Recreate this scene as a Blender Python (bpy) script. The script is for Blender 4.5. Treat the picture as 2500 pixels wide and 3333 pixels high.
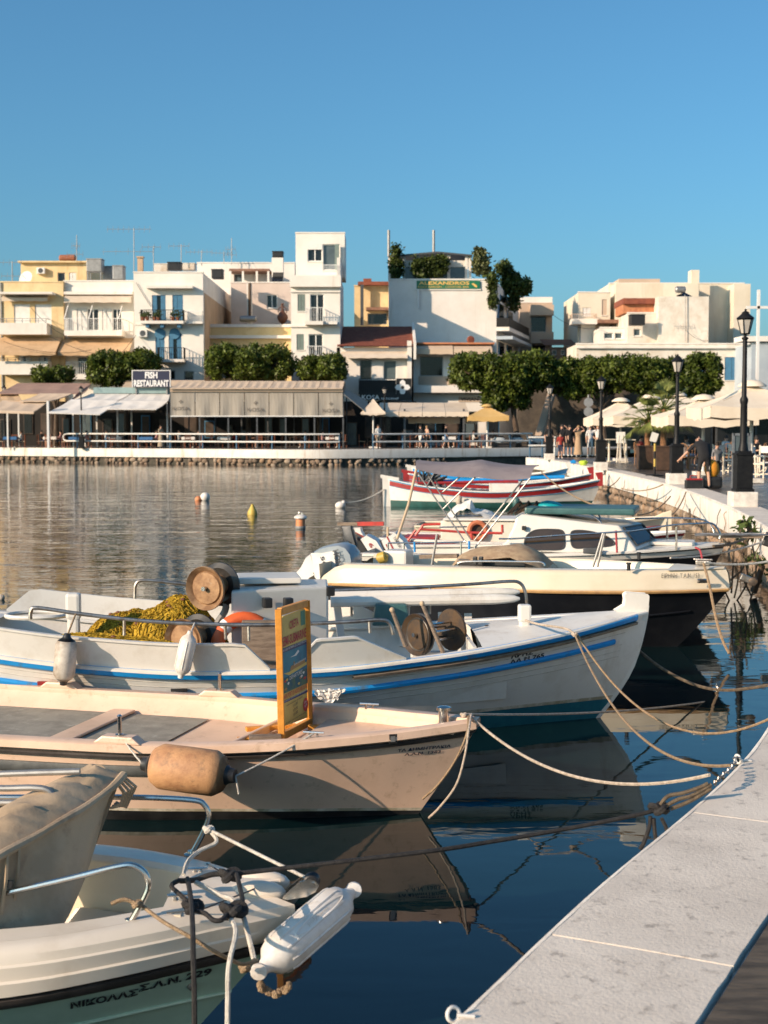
import bpy, bmesh, math, random
import numpy as np
from mathutils import Vector, Matrix, Euler
random.seed(7); np.random.seed(7)
R = math.radians
SC = bpy.context.scene
for o in list(bpy.data.objects): bpy.data.objects.remove(o)
COL = SC.collection

# ------------------------------------------------------------------ camera, sky, sun, exposure
FPX, CXP, CYP, HORP = 4521.0, 1250.0, 1666.5, 1383.4      # photograph: focal length and centre in pixels, horizon row
CAMZ = 2.6
PITCH = math.atan((CYP - HORP) / FPX)
cam_d = bpy.data.cameras.new('camera'); cam = bpy.data.objects.new('camera', cam_d); COL.objects.link(cam)
cam.location = (0, 0, CAMZ); cam.rotation_euler = (R(90) - PITCH, 0, 0)
cam_d.sensor_fit = 'VERTICAL'; cam_d.sensor_height = 36; cam_d.sensor_width = 27
cam_d.lens = FPX / 3333.0 * 36
cam_d.clip_start = 0.1; cam_d.clip_end = 3000
cam_d.dof.use_dof = True; cam_d.dof.focus_distance = 9.0; cam_d.dof.aperture_fstop = 5.0
SC.camera = cam

SUN_EL, SUN_AZ = R(21), R(34)                 # light travels to the right (+x) and 34 degrees away from the camera
w = bpy.data.worlds.new('World'); SC.world = w; w.use_nodes = True
nt = w.node_tree; nt.nodes.clear()
sky = nt.nodes.new('ShaderNodeTexSky'); sky.sky_type = 'NISHITA'; sky.sun_disc = False
sky.sun_elevation = SUN_EL; sky.sun_rotation = R(180 + 56)
sky.altitude = 0; sky.air_density = 1.0; sky.dust_density = 2.0; sky.ozone_density = 9.0
bg = nt.nodes.new('ShaderNodeBackground'); bg.inputs['Strength'].default_value = 0.146
wo = nt.nodes.new('ShaderNodeOutputWorld')
tint = nt.nodes.new('ShaderNodeMix'); tint.data_type = 'RGBA'; tint.blend_type = 'MULTIPLY'; tint.inputs[0].default_value = 1; tint.inputs[7].default_value = (1.0, 1.10, .86, 1)   # white balance of the photograph
nt.links.new(sky.outputs[0], tint.inputs[6]); nt.links.new(tint.outputs[2], bg.inputs[0]); nt.links.new(bg.outputs[0], wo.inputs[0])
sd = bpy.data.lights.new('sun', 'SUN'); sun = bpy.data.objects.new('sun', sd); COL.objects.link(sun)
sd.energy = 5.0; sd.angle = R(0.5); sd.color = (1.0, 0.765, 0.56)
LDIR = Vector((math.cos(SUN_EL) * math.cos(SUN_AZ), math.cos(SUN_EL) * math.sin(SUN_AZ), -math.sin(SUN_EL)))
sun.rotation_euler = LDIR.to_track_quat('-Z', 'Y').to_euler()
sun.location = (-30, -20, 40)
SC.view_settings.view_transform = 'Standard'; SC.view_settings.look = 'None'
SC.view_settings.exposure = 0.34; SC.view_settings.gamma = 1.0; SC.view_settings.use_curve_mapping = False
SC.render.engine = 'CYCLES'
SC.cycles.max_bounces = 8; SC.cycles.diffuse_bounces = 3; SC.cycles.glossy_bounces = 4; SC.cycles.transmission_bounces = 4
SC.cycles.transparent_max_bounces = 6; SC.cycles.caustics_reflective = False; SC.cycles.caustics_refractive = False

# ------------------------------------------------------------------ measuring: a pixel of the photograph and a depth (or height) give a point of the place
SP, CP = math.sin(PITCH), math.cos(PITCH)
def ray(px, py):
    dx = (px - CXP) / FPX; dy = (py - CYP) / FPX
    return Vector((dx, CP - dy * SP, -SP - dy * CP))
def at(px, py, Y):
    d = ray(px, py); t = Y / d.y
    return Vector((d.x * t, Y, CAMZ + d.z * t))
def atz(px, py, z):
    d = ray(px, py); t = (z - CAMZ) / d.z
    return Vector((d.x * t, d.y * t, z))
def crop(x0, y0, k):
    return lambda x, y: (x0 + x * k, y0 + y * k)
c1 = crop(0, 700, .3918); c2 = crop(620, 700, .38438); c3 = crop(1100, 700, .40989); c4 = crop(1640, 850, .51838)
d1 = crop(1700, 1300, .48222); d2 = crop(1250, 1450, .48222); d3 = crop(850, 1650, .36166); d4 = crop(1900, 1650, .36166)
d5 = crop(1900, 2150, .36166); e2 = crop(0, 1750, .66305); e3 = crop(900, 1850, .7836); e4 = crop(0, 2200, .96444)
e5 = crop(0, 2450, .72333); e6 = crop(1200, 2200, .7836); g4 = crop(2000, 1150, .30139); g3 = crop(1250, 1480, .27125)
g6 = crop(380, 1820, .36166); g7 = crop(450, 2650, .27125)

# ------------------------------------------------------------------ materials
MATS = {}
def mat(name, col, col2=None, rough=.5, metal=0., scale=3., detail=5., mixlo=.42, mixhi=.62, bump=0., bscale=30., col3=None, scale3=.7, streak=False,
        spec=.5, coat=0., aniso=(1, 1, 1), island=0., rvar=0.):
    if name in MATS: return MATS[name]
    m = bpy.data.materials.new(name); m.use_nodes = True; n = m.node_tree.nodes; l = m.node_tree.links
    b = n['Principled BSDF']; b.inputs['Roughness'].default_value = rough; b.inputs['Metallic'].default_value = metal
    b.inputs['Specular IOR Level'].default_value = spec; b.inputs['Coat Weight'].default_value = coat; b.inputs['Coat Roughness'].default_value = .12
    b.inputs['Base Color'].default_value = (*col, 1)
    tc = n.new('ShaderNodeTexCoord'); mp = n.new('ShaderNodeMapping'); l.new(tc.outputs['Object'], mp.inputs[0]); mp.inputs['Scale'].default_value = aniso
    out = None
    if col2:
        t = n.new('ShaderNodeTexNoise'); t.inputs['Scale'].default_value = scale; t.inputs['Detail'].default_value = detail; t.inputs['Roughness'].default_value = .65
        l.new(mp.outputs[0], t.inputs['Vector'])
        r = n.new('ShaderNodeMapRange'); r.inputs[1].default_value = mixlo; r.inputs[2].default_value = mixhi; l.new(t.outputs[0], r.inputs[0])
        mx = n.new('ShaderNodeMix'); mx.data_type = 'RGBA'; mx.inputs[6].default_value = (*col, 1); mx.inputs[7].default_value = (*col2, 1)
        l.new(r.outputs[0], mx.inputs[0]); out = mx.outputs[2]
        if rvar:
            rr = n.new('ShaderNodeMapRange'); rr.inputs[1].default_value = .3; rr.inputs[2].default_value = .7; rr.inputs[3].default_value = rough - rvar; rr.inputs[4].default_value = rough + rvar
            l.new(t.outputs[0], rr.inputs[0]); l.new(rr.outputs[0], b.inputs['Roughness'])
    if col3:
        t = n.new('ShaderNodeTexNoise'); t.inputs['Scale'].default_value = scale3; t.inputs['Detail'].default_value = 7; t.inputs['Roughness'].default_value = .7
        mp3 = n.new('ShaderNodeMapping'); l.new(tc.outputs['Object'], mp3.inputs[0])
        mp3.inputs['Scale'].default_value = (1, 1, .12) if streak else (1, 1, 1)
        l.new(mp3.outputs[0], t.inputs['Vector'])
        r = n.new('ShaderNodeMapRange'); r.inputs[1].default_value = .56; r.inputs[2].default_value = .72; l.new(t.outputs[0], r.inputs[0])
        mx = n.new('ShaderNodeMix'); mx.data_type = 'RGBA'; mx.inputs[6].default_value = (*col, 1); mx.inputs[7].default_value = (*col3, 1)
        if out: l.new(out, mx.inputs[6])
        l.new(r.outputs[0], mx.inputs[0]); out = mx.outputs[2]
    if island:
        g = n.new('ShaderNodeNewGeometry'); h = n.new('ShaderNodeHueSaturation'); r = n.new('ShaderNodeMapRange')
        r.inputs[3].default_value = 1 - island; r.inputs[4].default_value = 1 + island
        l.new(g.outputs['Random Per Island'], r.inputs[0]); l.new(r.outputs[0], h.inputs['Value'])
        h.inputs['Color'].default_value = (*col, 1)
        if out: l.new(out, h.inputs['Color'])
        out = h.outputs[0]
    if out: l.new(out, b.inputs['Base Color'])
    if bump:
        t = n.new('ShaderNodeTexNoise'); t.inputs['Scale'].default_value = bscale; t.inputs['Detail'].default_value = 6; t.inputs['Roughness'].default_value = .6
        l.new(mp.outputs[0], t.inputs['Vector'])
        bp = n.new('ShaderNodeBump'); bp.inputs['Strength'].default_value = bump; bp.inputs['Distance'].default_value = .02
        l.new(t.outputs[0], bp.inputs['Height']); l.new(bp.outputs[0], b.inputs['Normal'])
    MATS[name] = m
    return m
def leafmat(name, col, col2, island=.45):
    m = mat(name, col, col2, rough=.5, scale=.9, island=island, spec=.3)
    n = m.node_tree.nodes; l = m.node_tree.links; b = n['Principled BSDF']
    tr = n.new('ShaderNodeBsdfTranslucent'); mx = n.new('ShaderNodeMixShader'); mx.inputs[0].default_value = .22
    src = b.inputs['Base Color'].links[0].from_socket; l.new(src, tr.inputs[0])
    l.new(b.outputs[0], mx.inputs[1]); l.new(tr.outputs[0], mx.inputs[2]); l.new(mx.outputs[0], n['Material Output'].inputs[0])
    return m

# ------------------------------------------------------------------ mesh building
class MB:
    def __init__(s): s.v = []; s.f = []
    def add(s, vs, fs):
        k = len(s.v); s.v += [Vector(p) for p in vs]; s.f += [tuple(i + k for i in f) for f in fs]; return s
    def box(s, c, d, rot=None, taper=1.):
        hx, hy, hz = d[0] / 2, d[1] / 2, d[2] / 2
        p = [Vector((x * hx * (taper if z > 0 else 1), y * hy * (taper if z > 0 else 1), z * hz)) for z in (-1, 1) for y in (-1, 1) for x in (-1, 1)]
        if rot is not None:
            M = rot if isinstance(rot, Matrix) else Euler(rot).to_matrix()
            p = [M @ q for q in p]
        c = Vector(c)
        return s.add([q + c for q in p], [(0, 2, 3, 1), (4, 5, 7, 6), (0, 1, 5, 4), (2, 6, 7, 3), (0, 4, 6, 2), (1, 3, 7, 5)])
    def bb(s, x0, x1, y0, y1, z0, z1): return s.box(((x0 + x1) / 2, (y0 + y1) / 2, (z0 + z1) / 2), (abs(x1 - x0), abs(y1 - y0), abs(z1 - z0)))
    def quad(s, a, b, c, d): return s.add([a, b, c, d], [(0, 1, 2, 3)])
    def bar(s, a, b, w, h=None):
        a, b = Vector(a), Vector(b); h = h or w; d = b - a
        M = d.to_track_quat('Z', 'Y').to_matrix()
        return s.box((a + b) / 2, (w, h, d.length), M)
    def tube(s, path, r, seg=8, cap=True, close=False):
        path = [Vector(p) for p in path]; n = len(path)
        rs = r if isinstance(r, (list, tuple)) else [r] * n
        rings = []; up = None
        for i, p in enumerate(path):
            if close: t = path[(i + 1) % n] - path[i - 1]
            else: t = path[min(i + 1, n - 1)] - path[max(i - 1, 0)]
            if t.length < 1e-9: t = Vector((0, 0, 1))
            t.normalize()
            if up is None:
                up = Vector((0, 0, 1)) if abs(t.z) < .9 else Vector((1, 0, 0))
            a = t.cross(up)
            if a.length < 1e-6: a = t.orthogonal()
            a.normalize(); up = a.cross(t).normalized()
            rings.append([p + (a * math.cos(2 * math.pi * k / seg) + up * math.sin(2 * math.pi * k / seg)) * rs[i] for k in range(seg)])
        return s.loft(rings, cap=cap, closed=close)
    def loft(s, rings, cap=False, closed=False, ring_closed=True):
        k = len(rings[0]); vs = [p for r_ in rings for p in r_]; fs = []
        n = len(rings)
        for i in range(n if closed else n - 1):
            j = (i + 1) % n
            for a in range(k if ring_closed else k - 1):
                b = (a + 1) % k
                fs.append((i * k + a, i * k + b, j * k + b, j * k + a))
        if cap and not closed:
            fs.append(tuple(range(k - 1, -1, -1))); fs.append(tuple((n - 1) * k + a for a in range(k)))
        return s.add(vs, fs)
    def lathe(s, prof, seg=20, c=(0, 0, 0), M=None, cap=True):
        c = Vector(c); rings = []
        for r_, z in prof:
            ring = [Vector((r_ * math.cos(2 * math.pi * k / seg), r_ * math.sin(2 * math.pi * k / seg), z)) for k in range(seg)]
            if M is not None: ring = [M @ p for p in ring]
            rings.append([p + c for p in ring])
        return s.loft(rings, cap=cap)
    def sphere(s, c, r, seg=12, M=None):
        r = r if isinstance(r, (tuple, list)) else (r, r, r); n = seg // 2; rings = []
        for i in range(n + 1):
            th = math.pi * i / n; q = max(math.sin(th), .02)
            ring = [Vector((r[0] * q * math.cos(2 * math.pi * k / seg), r[1] * q * math.sin(2 * math.pi * k / seg), -r[2] * math.cos(th))) for k in range(seg)]
            if M is not None: ring = [M @ p for p in ring]
            rings.append([p + Vector(c) for p in ring])
        return s.loft(rings, cap=True)
    def prism(s, poly, z0, z1):
        n = len(poly); vs = [(p[0], p[1], z0) for p in poly] + [(p[0], p[1], z1) for p in poly]
        return s.add(vs, [tuple(range(n - 1, -1, -1)), tuple(range(n, 2 * n))] + [(i, (i + 1) % n, n + (i + 1) % n, n + i) for i in range(n)])
    def mesh(s, name):
        me = bpy.data.meshes.new(name); me.from_pydata([tuple(p) for p in s.v], [], s.f); me.validate(); me.update(); return me
    def build(s, name, m, parent=None, smooth=False, local=False, bevel=0., angle=35):
        if parent is not None and not local:
            IM = PM[parent.name]; s.v = [IM @ p for p in s.v]
        me = s.mesh(name)
        bm = bmesh.new(); bm.from_mesh(me)
        if bevel:
            es = [e for e in bm.edges if len(e.link_faces) == 2 and e.calc_face_angle(0) > R(40)]
            if es: bmesh.ops.bevel(bm, geom=es, offset=bevel, segments=2, affect='EDGES', profile=.6)
        bmesh.ops.recalc_face_normals(bm, faces=bm.faces)
        bm.to_mesh(me); bm.free()
        o = bpy.data.objects.new(name, me); COL.objects.link(o)
        me.materials.append(MATS[m] if isinstance(m, str) else m)
        if smooth:
            me.polygons.foreach_set('use_smooth', [True] * len(me.polygons))
            try: me.set_sharp_from_angle(angle=R(angle))
            except Exception: pass
        if parent is not None: o.parent = parent
        return o
PM = {}
def tag(o, label=None, cat=None, group=None, kind=None):
    if label: o['label'] = label
    if cat: o['category'] = cat
    if group: o['group'] = group
    if kind: o['kind'] = kind
    return o
def thing(name, loc, label, cat, group=None, rz=0.):
    o = bpy.data.objects.new(name, None); COL.objects.link(o); o.empty_display_size = .2
    o.location = loc; o.rotation_euler = (0, 0, rz)
    PM[o.name] = (Matrix.Translation(Vector(loc)) @ Matrix.Rotation(rz, 4, 'Z')).inverted()
    return tag(o, label, cat, group)
def sub(o, p):                                 # register a part so that sub-parts can be built under it in world coordinates
    PM[o.name] = PM[p.name]; return o
def copy_tree(o, parent=None):
    c = o.copy(); COL.objects.link(c)
    if parent is not None: c.parent = parent
    for ch in list(o.children): copy_tree(ch, c)
    return c
def sag(a, b, d=.1, n=14, wob=0.):
    a, b = Vector(a), Vector(b); out = []
    for i in range(n + 1):
        t = i / n; p = a.lerp(b, t); p.z -= d * 4 * t * (1 - t)
        if wob and 0 < i < n: p += Vector((random.uniform(-wob, wob), random.uniform(-wob, wob), random.uniform(-wob, wob)))
        out.append(p)
    return out
def smooth_path(pts, n=6, closed=False):
    pts = [Vector(p) for p in pts]; N = len(pts); out = []
    for i in range(N if closed else N - 1):
        p0 = pts[i - 1] if (closed or i > 0) else pts[i]; p1 = pts[i]; p2 = pts[(i + 1) % N]
        p3 = pts[(i + 2) % N] if (closed or i + 2 < N) else p2
        for k in range(n):
            t = k / n
            out.append(.5 * ((2 * p1) + (p2 - p0) * t + (2 * p0 - 5 * p1 + 4 * p2 - p3) * t * t + (3 * p1 - p0 - 3 * p2 + p3) * t ** 3))
    if not closed: out.append(pts[-1])
    return out
def rope(name, path, r, m, label, cat='rope', group=None, seg=6, parent=None, local=False):
    """a laid rope: a tube with a slight twist of strands"""
    path = [Vector(p) for p in path]; mb = MB(); L = sum((path[i + 1] - path[i]).length for i in range(len(path) - 1))
    o = mb.tube(path, r, seg).build(name, m, parent, smooth=True, local=local)
    if label: tag(o, label, cat, group)
    return o
TXT = {}
def text_mesh(s, size=1., shear=0., bold=0., spacing=1., align='LEFT'):
    cu = bpy.data.curves.new('lettering', 'FONT'); cu.body = s; cu.size = size; cu.shear = shear; cu.offset = bold; cu.space_character = spacing
    cu.align_x = align; cu.resolution_u = 2
    ob = bpy.data.objects.new('lettering_tmp', cu); COL.objects.link(ob)
    dg = bpy.context.evaluated_depsgraph_get(); dg.update()
    me = bpy.data.meshes.new_from_object(ob.evaluated_get(dg))
    vs = [v.co.copy() for v in me.vertices]; fs = [tuple(p.vertices) for p in me.polygons]
    bpy.data.objects.remove(ob); bpy.data.curves.remove(cu); bpy.data.meshes.remove(me)
    return vs, fs
def lettering(s, fn, m, parent, size=1., shear=0., bold=0., spacing=1., align='LEFT', local=False, fit=None, name='lettering'):
    """flat letters whose (u, v) plane is carried onto the surface by fn(u, v); fit = (width, height) stretches the line"""
    vs, fs = text_mesh(s, size, shear, bold, spacing, align)
    if fit:
        us = [v.x for v in vs]; ws = [v.y for v in vs]
        u0, u1, w0, w1 = min(us), max(us), min(ws), max(ws)
        vs = [Vector(((v.x - u0) / (u1 - u0) * fit[0], (v.y - w0) / (w1 - w0) * fit[1], 0)) for v in vs]
    mb = MB(); mb.add([fn(v.x, v.y) for v in vs], fs)
    if parent is not None and not local:
        IM = PM[parent.name]; mb.v = [IM @ p for p in mb.v]
    me = mb.mesh(name); o = bpy.data.objects.new(name, me); COL.objects.link(o); me.materials.append(MATS[m] if isinstance(m, str) else m)
    if parent is not None: o.parent = parent
    return o
def curve1(keys):
    """smooth 1-d interpolation through (t, v) keys"""
    ts = np.array([k[0] for k in keys], float); vs = np.array([k[1] for k in keys], float)
    n = len(ts); d = np.zeros(n); h = np.diff(ts); sl = np.diff(vs) / h
    for i in range(1, n - 1):
        if sl[i - 1] * sl[i] > 0: d[i] = 2 * sl[i - 1] * sl[i] / (sl[i - 1] + sl[i])
    d[0] = sl[0]; d[-1] = sl[-1]
    def f(t):
        t = min(max(t, ts[0]), ts[-1]); i = min(int(np.searchsorted(ts, t, 'right')) - 1, n - 2); i = max(i, 0)
        u = (t - ts[i]) / h[i]; u2, u3 = u * u, u ** 3
        return float((2 * u3 - 3 * u2 + 1) * vs[i] + (u3 - 2 * u2 + u) * h[i] * d[i] + (-2 * u3 + 3 * u2) * vs[i + 1] + (u3 - u2) * h[i] * d[i + 1])
    return f
# ------------------------------------------------------------------ the materials of the place
mat('white_paint', (.70, .675, .62), (.58, .54, .47), rough=.45, scale=4, mixlo=.5, mixhi=.8, bump=.06, bscale=60, col3=(.52, .46, .38), scale3=2.2, streak=True)
mat('white_gel', (.66, .635, .58), (.58, .55, .49), rough=.32, scale=3, mixlo=.45, mixhi=.75, bump=.03, bscale=25, coat=.15)
mat('cream_gel', (.70, .61, .46), (.63, .54, .39), rough=.3, scale=2.5, mixlo=.45, mixhi=.75, coat=.2, bump=.02, bscale=14)
mat('cream_deck', (.74, .66, .55), (.62, .53, .42), rough=.38, scale=4, mixlo=.48, mixhi=.75, coat=.15, bump=.03, bscale=18)
mat('pink_gel', (.70, .50, .37), (.60, .42, .30), rough=.4, scale=3, mixlo=.45, mixhi=.72, bump=.05, bscale=40, col3=(.48, .33, .22), scale3=11)
mat('grey_deck', (.30, .28, .23), (.22, .205, .17), rough=.75, scale=6, bump=.2, bscale=120, col3=(.42, .40, .34), scale3=9)
mat('blue_stripe', (.012, .27, .66), (.01, .20, .52), rough=.4, scale=6, mixlo=.5, mixhi=.8, bump=.08, bscale=50, col3=(.10, .13, .15), scale3=7)
mat('waterline_stain', (.34, .30, .20), (.62, .57, .47), rough=.7, scale=7, mixlo=.4, mixhi=.6, bump=.1)
mat('caustic_seam_paint', (.40, .37, .32), (.60, .57, .51), rough=.6, scale=5)  # seam colour standing in for rippling light streaks on the planks
mat('teal_bottom', (.01, .12, .17), (.02, .16, .20), rough=.55, scale=4, bump=.1, bscale=30)
mat('green_bottom', (.015, .07, .06), (.02, .10, .09), rough=.6, scale=4, bump=.1)
mat('seafoam', (.44, .62, .52), (.37, .54, .45), rough=.35, scale=2.5, coat=.15, bump=.02, bscale=12)
mat('black_rub', (.03, .025, .022), (.055, .045, .04), rough=.6, scale=5, bump=.12, bscale=50)
mat('boot_black', (.012, .012, .013), (.03, .03, .03), rough=.5, scale=5, bump=.05)
mat('grey_rub', (.07, .075, .075), (.11, .115, .11), rough=.6, scale=6, bump=.1, bscale=60)
mat('dark_hull', (.008, .009, .012), (.016, .017, .020), rough=.28, scale=2, bump=.03, bscale=6)
mat('tan_rub', (.50, .30, .12), (.38, .22, .10), rough=.55, scale=9, bump=.1, bscale=40)
mat('red_paint', (.33, .02, .022), (.24, .02, .02), rough=.45, scale=5, bump=.05, bscale=50)
mat('red_tube', (.50, .04, .03), (.36, .04, .03), rough=.45, scale=8, bump=.05)
mat('sky_trim', (.05, .33, .52), (.04, .26, .43), rough=.45, scale=5)
mat('steel', (.62, .60, .57), (.50, .47, .43), rough=.22, metal=1, scale=14, bump=.02, bscale=60, rvar=.08)
mat('dull_steel', (.42, .40, .37), (.26, .22, .18), rough=.42, metal=1, scale=10, bump=.08, bscale=50)
mat('aluminium', (.40, .39, .37), (.32, .31, .30), rough=.5, metal=.8, scale=10)
mat('rust_disc', (.38, .23, .12), (.22, .12, .06), rough=.6, metal=.35, scale=7, bump=.15, bscale=30, col3=(.50, .42, .32), scale3=3)
mat('dark_iron', (.07, .055, .045), (.12, .075, .04), rough=.55, metal=.5, scale=8, bump=.15, bscale=40)
mat('galv_dark', (.05, .05, .05), (.10, .095, .085), rough=.4, metal=.6, scale=4)
mat('black_plastic', (.015, .015, .016), (.025, .025, .025), rough=.4, scale=8)
mat('black_iron', (.008, .008, .009), (.014, .014, .014), rough=.5, scale=10, bump=.05, spec=.25)
mat('rope_black', (.012, .011, .012), (.03, .027, .025), rough=.8, scale=40, bump=.5, bscale=160)
mat('rope_white', (.62, .52, .42), (.45, .36, .27), rough=.9, scale=30, bump=.8, bscale=140)
mat('rope_pale', (.70, .66, .58), (.50, .46, .40), rough=.9, scale=30, bump=.7, bscale=160)
mat('rope_tan', (.40, .28, .17), (.27, .18, .10), rough=.9, scale=30, bump=.8, bscale=140)
mat('rope_wet', (.10, .075, .05), (.18, .13, .08), rough=.8, scale=30, bump=.8, bscale=140)
mat('rope_red', (.45, .06, .07), (.30, .04, .05), rough=.85, scale=30, bump=.6)
mat('canvas_tan', (.48, .36, .24), (.38, .28, .18), rough=.85, scale=3, bump=.25, bscale=9, col3=(.26, .18, .12), scale3=5)
mat('canvas_grey', (.255, .215, .215), (.21, .175, .18), rough=.85, scale=4, bump=.15, bscale=14)
mat('canvas_brown', (.42, .30, .18), (.30, .20, .12), rough=.85, scale=6, bump=.3, bscale=12, col3=(.52, .40, .26), scale3=4)
mat('fender_white', (.72, .70, .66), (.58, .53, .47), rough=.45, scale=7, bump=.06, bscale=40, col3=(.40, .34, .28), scale3=5)
mat('fender_orange', (.52, .28, .13), (.38, .19, .09), rough=.6, scale=9, bump=.25, bscale=90, col3=(.20, .12, .07), scale3=7)
mat('fender_grey', (.58, .53, .46), (.26, .21, .16), rough=.6, scale=5, mixlo=.42, mixhi=.62, bump=.1, bscale=40)
mat('orange_wood', (.70, .30, .045), (.58, .23, .03), rough=.5, scale=12, bump=.1, bscale=60, col3=(.35, .13, .02), scale3=8)
mat('poster_yellow', (.62, .46, .12), (.52, .38, .10), rough=.5, scale=3)
mat('poster_navy', (.03, .035, .11), rough=.5)
mat('poster_sea', (.035, .20, .27), (.02, .12, .20), rough=.5, scale=5)
mat('poster_deep', (.02, .09, .13), (.08, .14, .08), rough=.5, scale=14)
mat('poster_red', (.46, .04, .04), rough=.5)
mat('poster_white', (.70, .68, .62), rough=.5)
mat('poster_green', (.05, .22, .15), rough=.5)
mat('poster_brown', (.35, .20, .07), rough=.5)
mat('letter_black', (.02, .02, .025), rough=.5)
mat('letter_blue', (.03, .035, .06), rough=.5)
mat('net_yellow', (.50, .33, .04), (.33, .20, .02), rough=.9, scale=45, bump=.6, bscale=120, col3=(.16, .085, .01), scale3=22, island=.35, spec=.1)
mat('net_float', (.14, .05, .02), (.22, .09, .04), rough=.6, scale=8)
mat('life_orange', (.74, .13, .03), (.62, .10, .03), rough=.55, scale=5, bump=.08)
mat('life_faded', (.52, .16, .07), (.42, .13, .06), rough=.7, scale=5)
mat('wood_weathered', (.25, .19, .14), (.15, .11, .08), rough=.85, scale=5, aniso=(1, 6, 6), bump=.3, bscale=20)
mat('wood_light', (.55, .42, .28), (.42, .30, .19), rough=.7, scale=8, bump=.1)
mat('teal_bag', (.01, .38, .42), (.01, .30, .35), rough=.45, scale=6, bump=.3, bscale=10)
mat('dark_teal', (.035, .10, .10), (.05, .13, .13), rough=.45, scale=4, bump=.1, bscale=12)
mat('smoked_glass', (.035, .022, .012), (.05, .033, .018), rough=.06, scale=1.2, spec=.7)
mat('honda_white', (.70, .69, .66), (.62, .60, .56), rough=.3, scale=4, coat=.3)
mat('honda_grey', (.30, .34, .37), (.24, .28, .31), rough=.3, scale=4, coat=.3)
mat('dark_grey', (.055, .06, .065), (.09, .095, .10), rough=.5, scale=7, bump=.05)
mat('mid_grey', (.24, .24, .235), (.18, .18, .175), rough=.55, scale=7)
mat('concrete_cap', (.74, .66, .56), (.58, .51, .43), rough=.85, scale=2.2, detail=10, mixlo=.36, mixhi=.68, bump=.22, bscale=75, col3=(.30, .26, .22), scale3=16)
mat('whitewash', (.74, .70, .63), (.64, .58, .49), rough=.8, scale=1.6, mixlo=.45, mixhi=.75, bump=.25, bscale=9, col3=(.42, .32, .22), scale3=2.0, streak=True)
mat('whitewash_edge', (.74, .70, .63), (.58, .53, .47), rough=.85, scale=5, bump=.3, bscale=30)
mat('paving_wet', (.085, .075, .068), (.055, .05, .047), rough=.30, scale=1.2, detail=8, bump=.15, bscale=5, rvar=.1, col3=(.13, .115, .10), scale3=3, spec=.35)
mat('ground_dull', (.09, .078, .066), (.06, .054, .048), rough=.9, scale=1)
mat('paving_wood', (.13, .105, .08), (.065, .055, .045), rough=.75, spec=.15, scale=3, aniso=(1, 5, 1), bump=.35, bscale=14)
for i, c in enumerate([(.36, .25, .17), (.28, .20, .14), (.43, .33, .24), (.22, .165, .12), (.40, .26, .16)]):
    mat('stone%d' % i, c, tuple(k * .6 for k in c), rough=.9, scale=6, bump=.4, bscale=20, col3=(.07, .075, .04), scale3=3)
mat('mortar_dark', (.10, .085, .065), (.05, .045, .035), rough=.95, scale=5, bump=.5, bscale=16, col3=(.04, .055, .02), scale3=2)
mat('wall_white', (.80, .76, .69), (.71, .66, .585), rough=.85, scale=.5, mixlo=.4, mixhi=.7, bump=.12, bscale=6, col3=(.62, .56, .47), scale3=.6, streak=True)
mat('wall_cream', (.76, .68, .54), (.70, .62, .48), rough=.85, scale=.6, bump=.1, bscale=6, col3=(.60, .50, .36), scale3=.5, streak=True)
mat('wall_yellow', (.74, .57, .32), (.66, .48, .25), rough=.85, scale=.8, bump=.1, bscale=6, col3=(.42, .27, .12), scale3=.7, streak=True)
mat('wall_ochre', (.76, .58, .30), (.68, .49, .23), rough=.85, scale=.8, bump=.1, bscale=6, col3=(.55, .36, .16), scale3=.9)
mat('wall_tan', (.52, .37, .24), (.44, .31, .20), rough=.85, scale=.8, bump=.1, bscale=6, col3=(.36, .24, .15), scale3=.8, streak=True)
mat('wall_pink', (.66, .55, .48), (.60, .50, .43), rough=.85, scale=.6, bump=.1, bscale=6)
mat('wall_beige', (.56, .43, .32), (.50, .38, .28), rough=.85, scale=.6, bump=.1, bscale=6)
mat('wall_stone', (.11, .09, .07), (.065, .055, .045), rough=.95, scale=1.5, bump=.4, bscale=4)  # stone, with the shade of the trees darkened into the colour
mat('wall_dirty', (.74, .69, .60), (.58, .50, .40), rough=.9, scale=1.0, mixlo=.4, mixhi=.7, bump=.2, bscale=5, col3=(.48, .35, .22), scale3=.6)
mat('wall_blue', (.42, .48, .52), (.36, .42, .47), rough=.85, scale=.6)
mat('roof_red', (.26, .075, .04), (.18, .05, .03), rough=.85, scale=3, bump=.2, bscale=8, col3=(.33, .13, .07), scale3=2)
mat('roof_orange', (.52, .22, .10), (.40, .14, .07), rough=.85, scale=3, bump=.2)
mat('roof_brown', (.27, .15, .10), (.19, .10, .07), rough=.9, scale=3)
mat('shutter_blue', (.06, .20, .33), (.05, .16, .28), rough=.55, scale=3)
mat('shutter_white', (.76, .74, .70), (.68, .66, .61), rough=.6, scale=2)
mat('shutter_green', (.20, .25, .22), (.16, .21, .19), rough=.5, scale=2)
mat('frame_white', (.76, .75, .71), rough=.5)
mat('glass_dark', (.012, .014, .016), (.02, .022, .025), rough=.08, scale=.6, spec=.6)
mat('glass_grey', (.10, .13, .14), (.07, .09, .10), rough=.1, scale=.6, spec=.6)
mat('metal_white', (.74, .73, .70), rough=.45)
mat('metal_grey', (.33, .33, .32), (.26, .26, .25), rough=.5, metal=.3, scale=4)
mat('tank_black', (.018, .018, .018), rough=.5)
mat('terracotta', (.34, .13, .07), (.26, .09, .05), rough=.85, scale=5)
mat('amphora', (.085, .03, .018), (.06, .02, .012), rough=.6, scale=3)
mat('awning_tan', (.56, .38, .22), (.48, .32, .18), rough=.9, scale=1.5, col3=(.40, .26, .15), scale3=1.2, streak=True)
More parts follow.
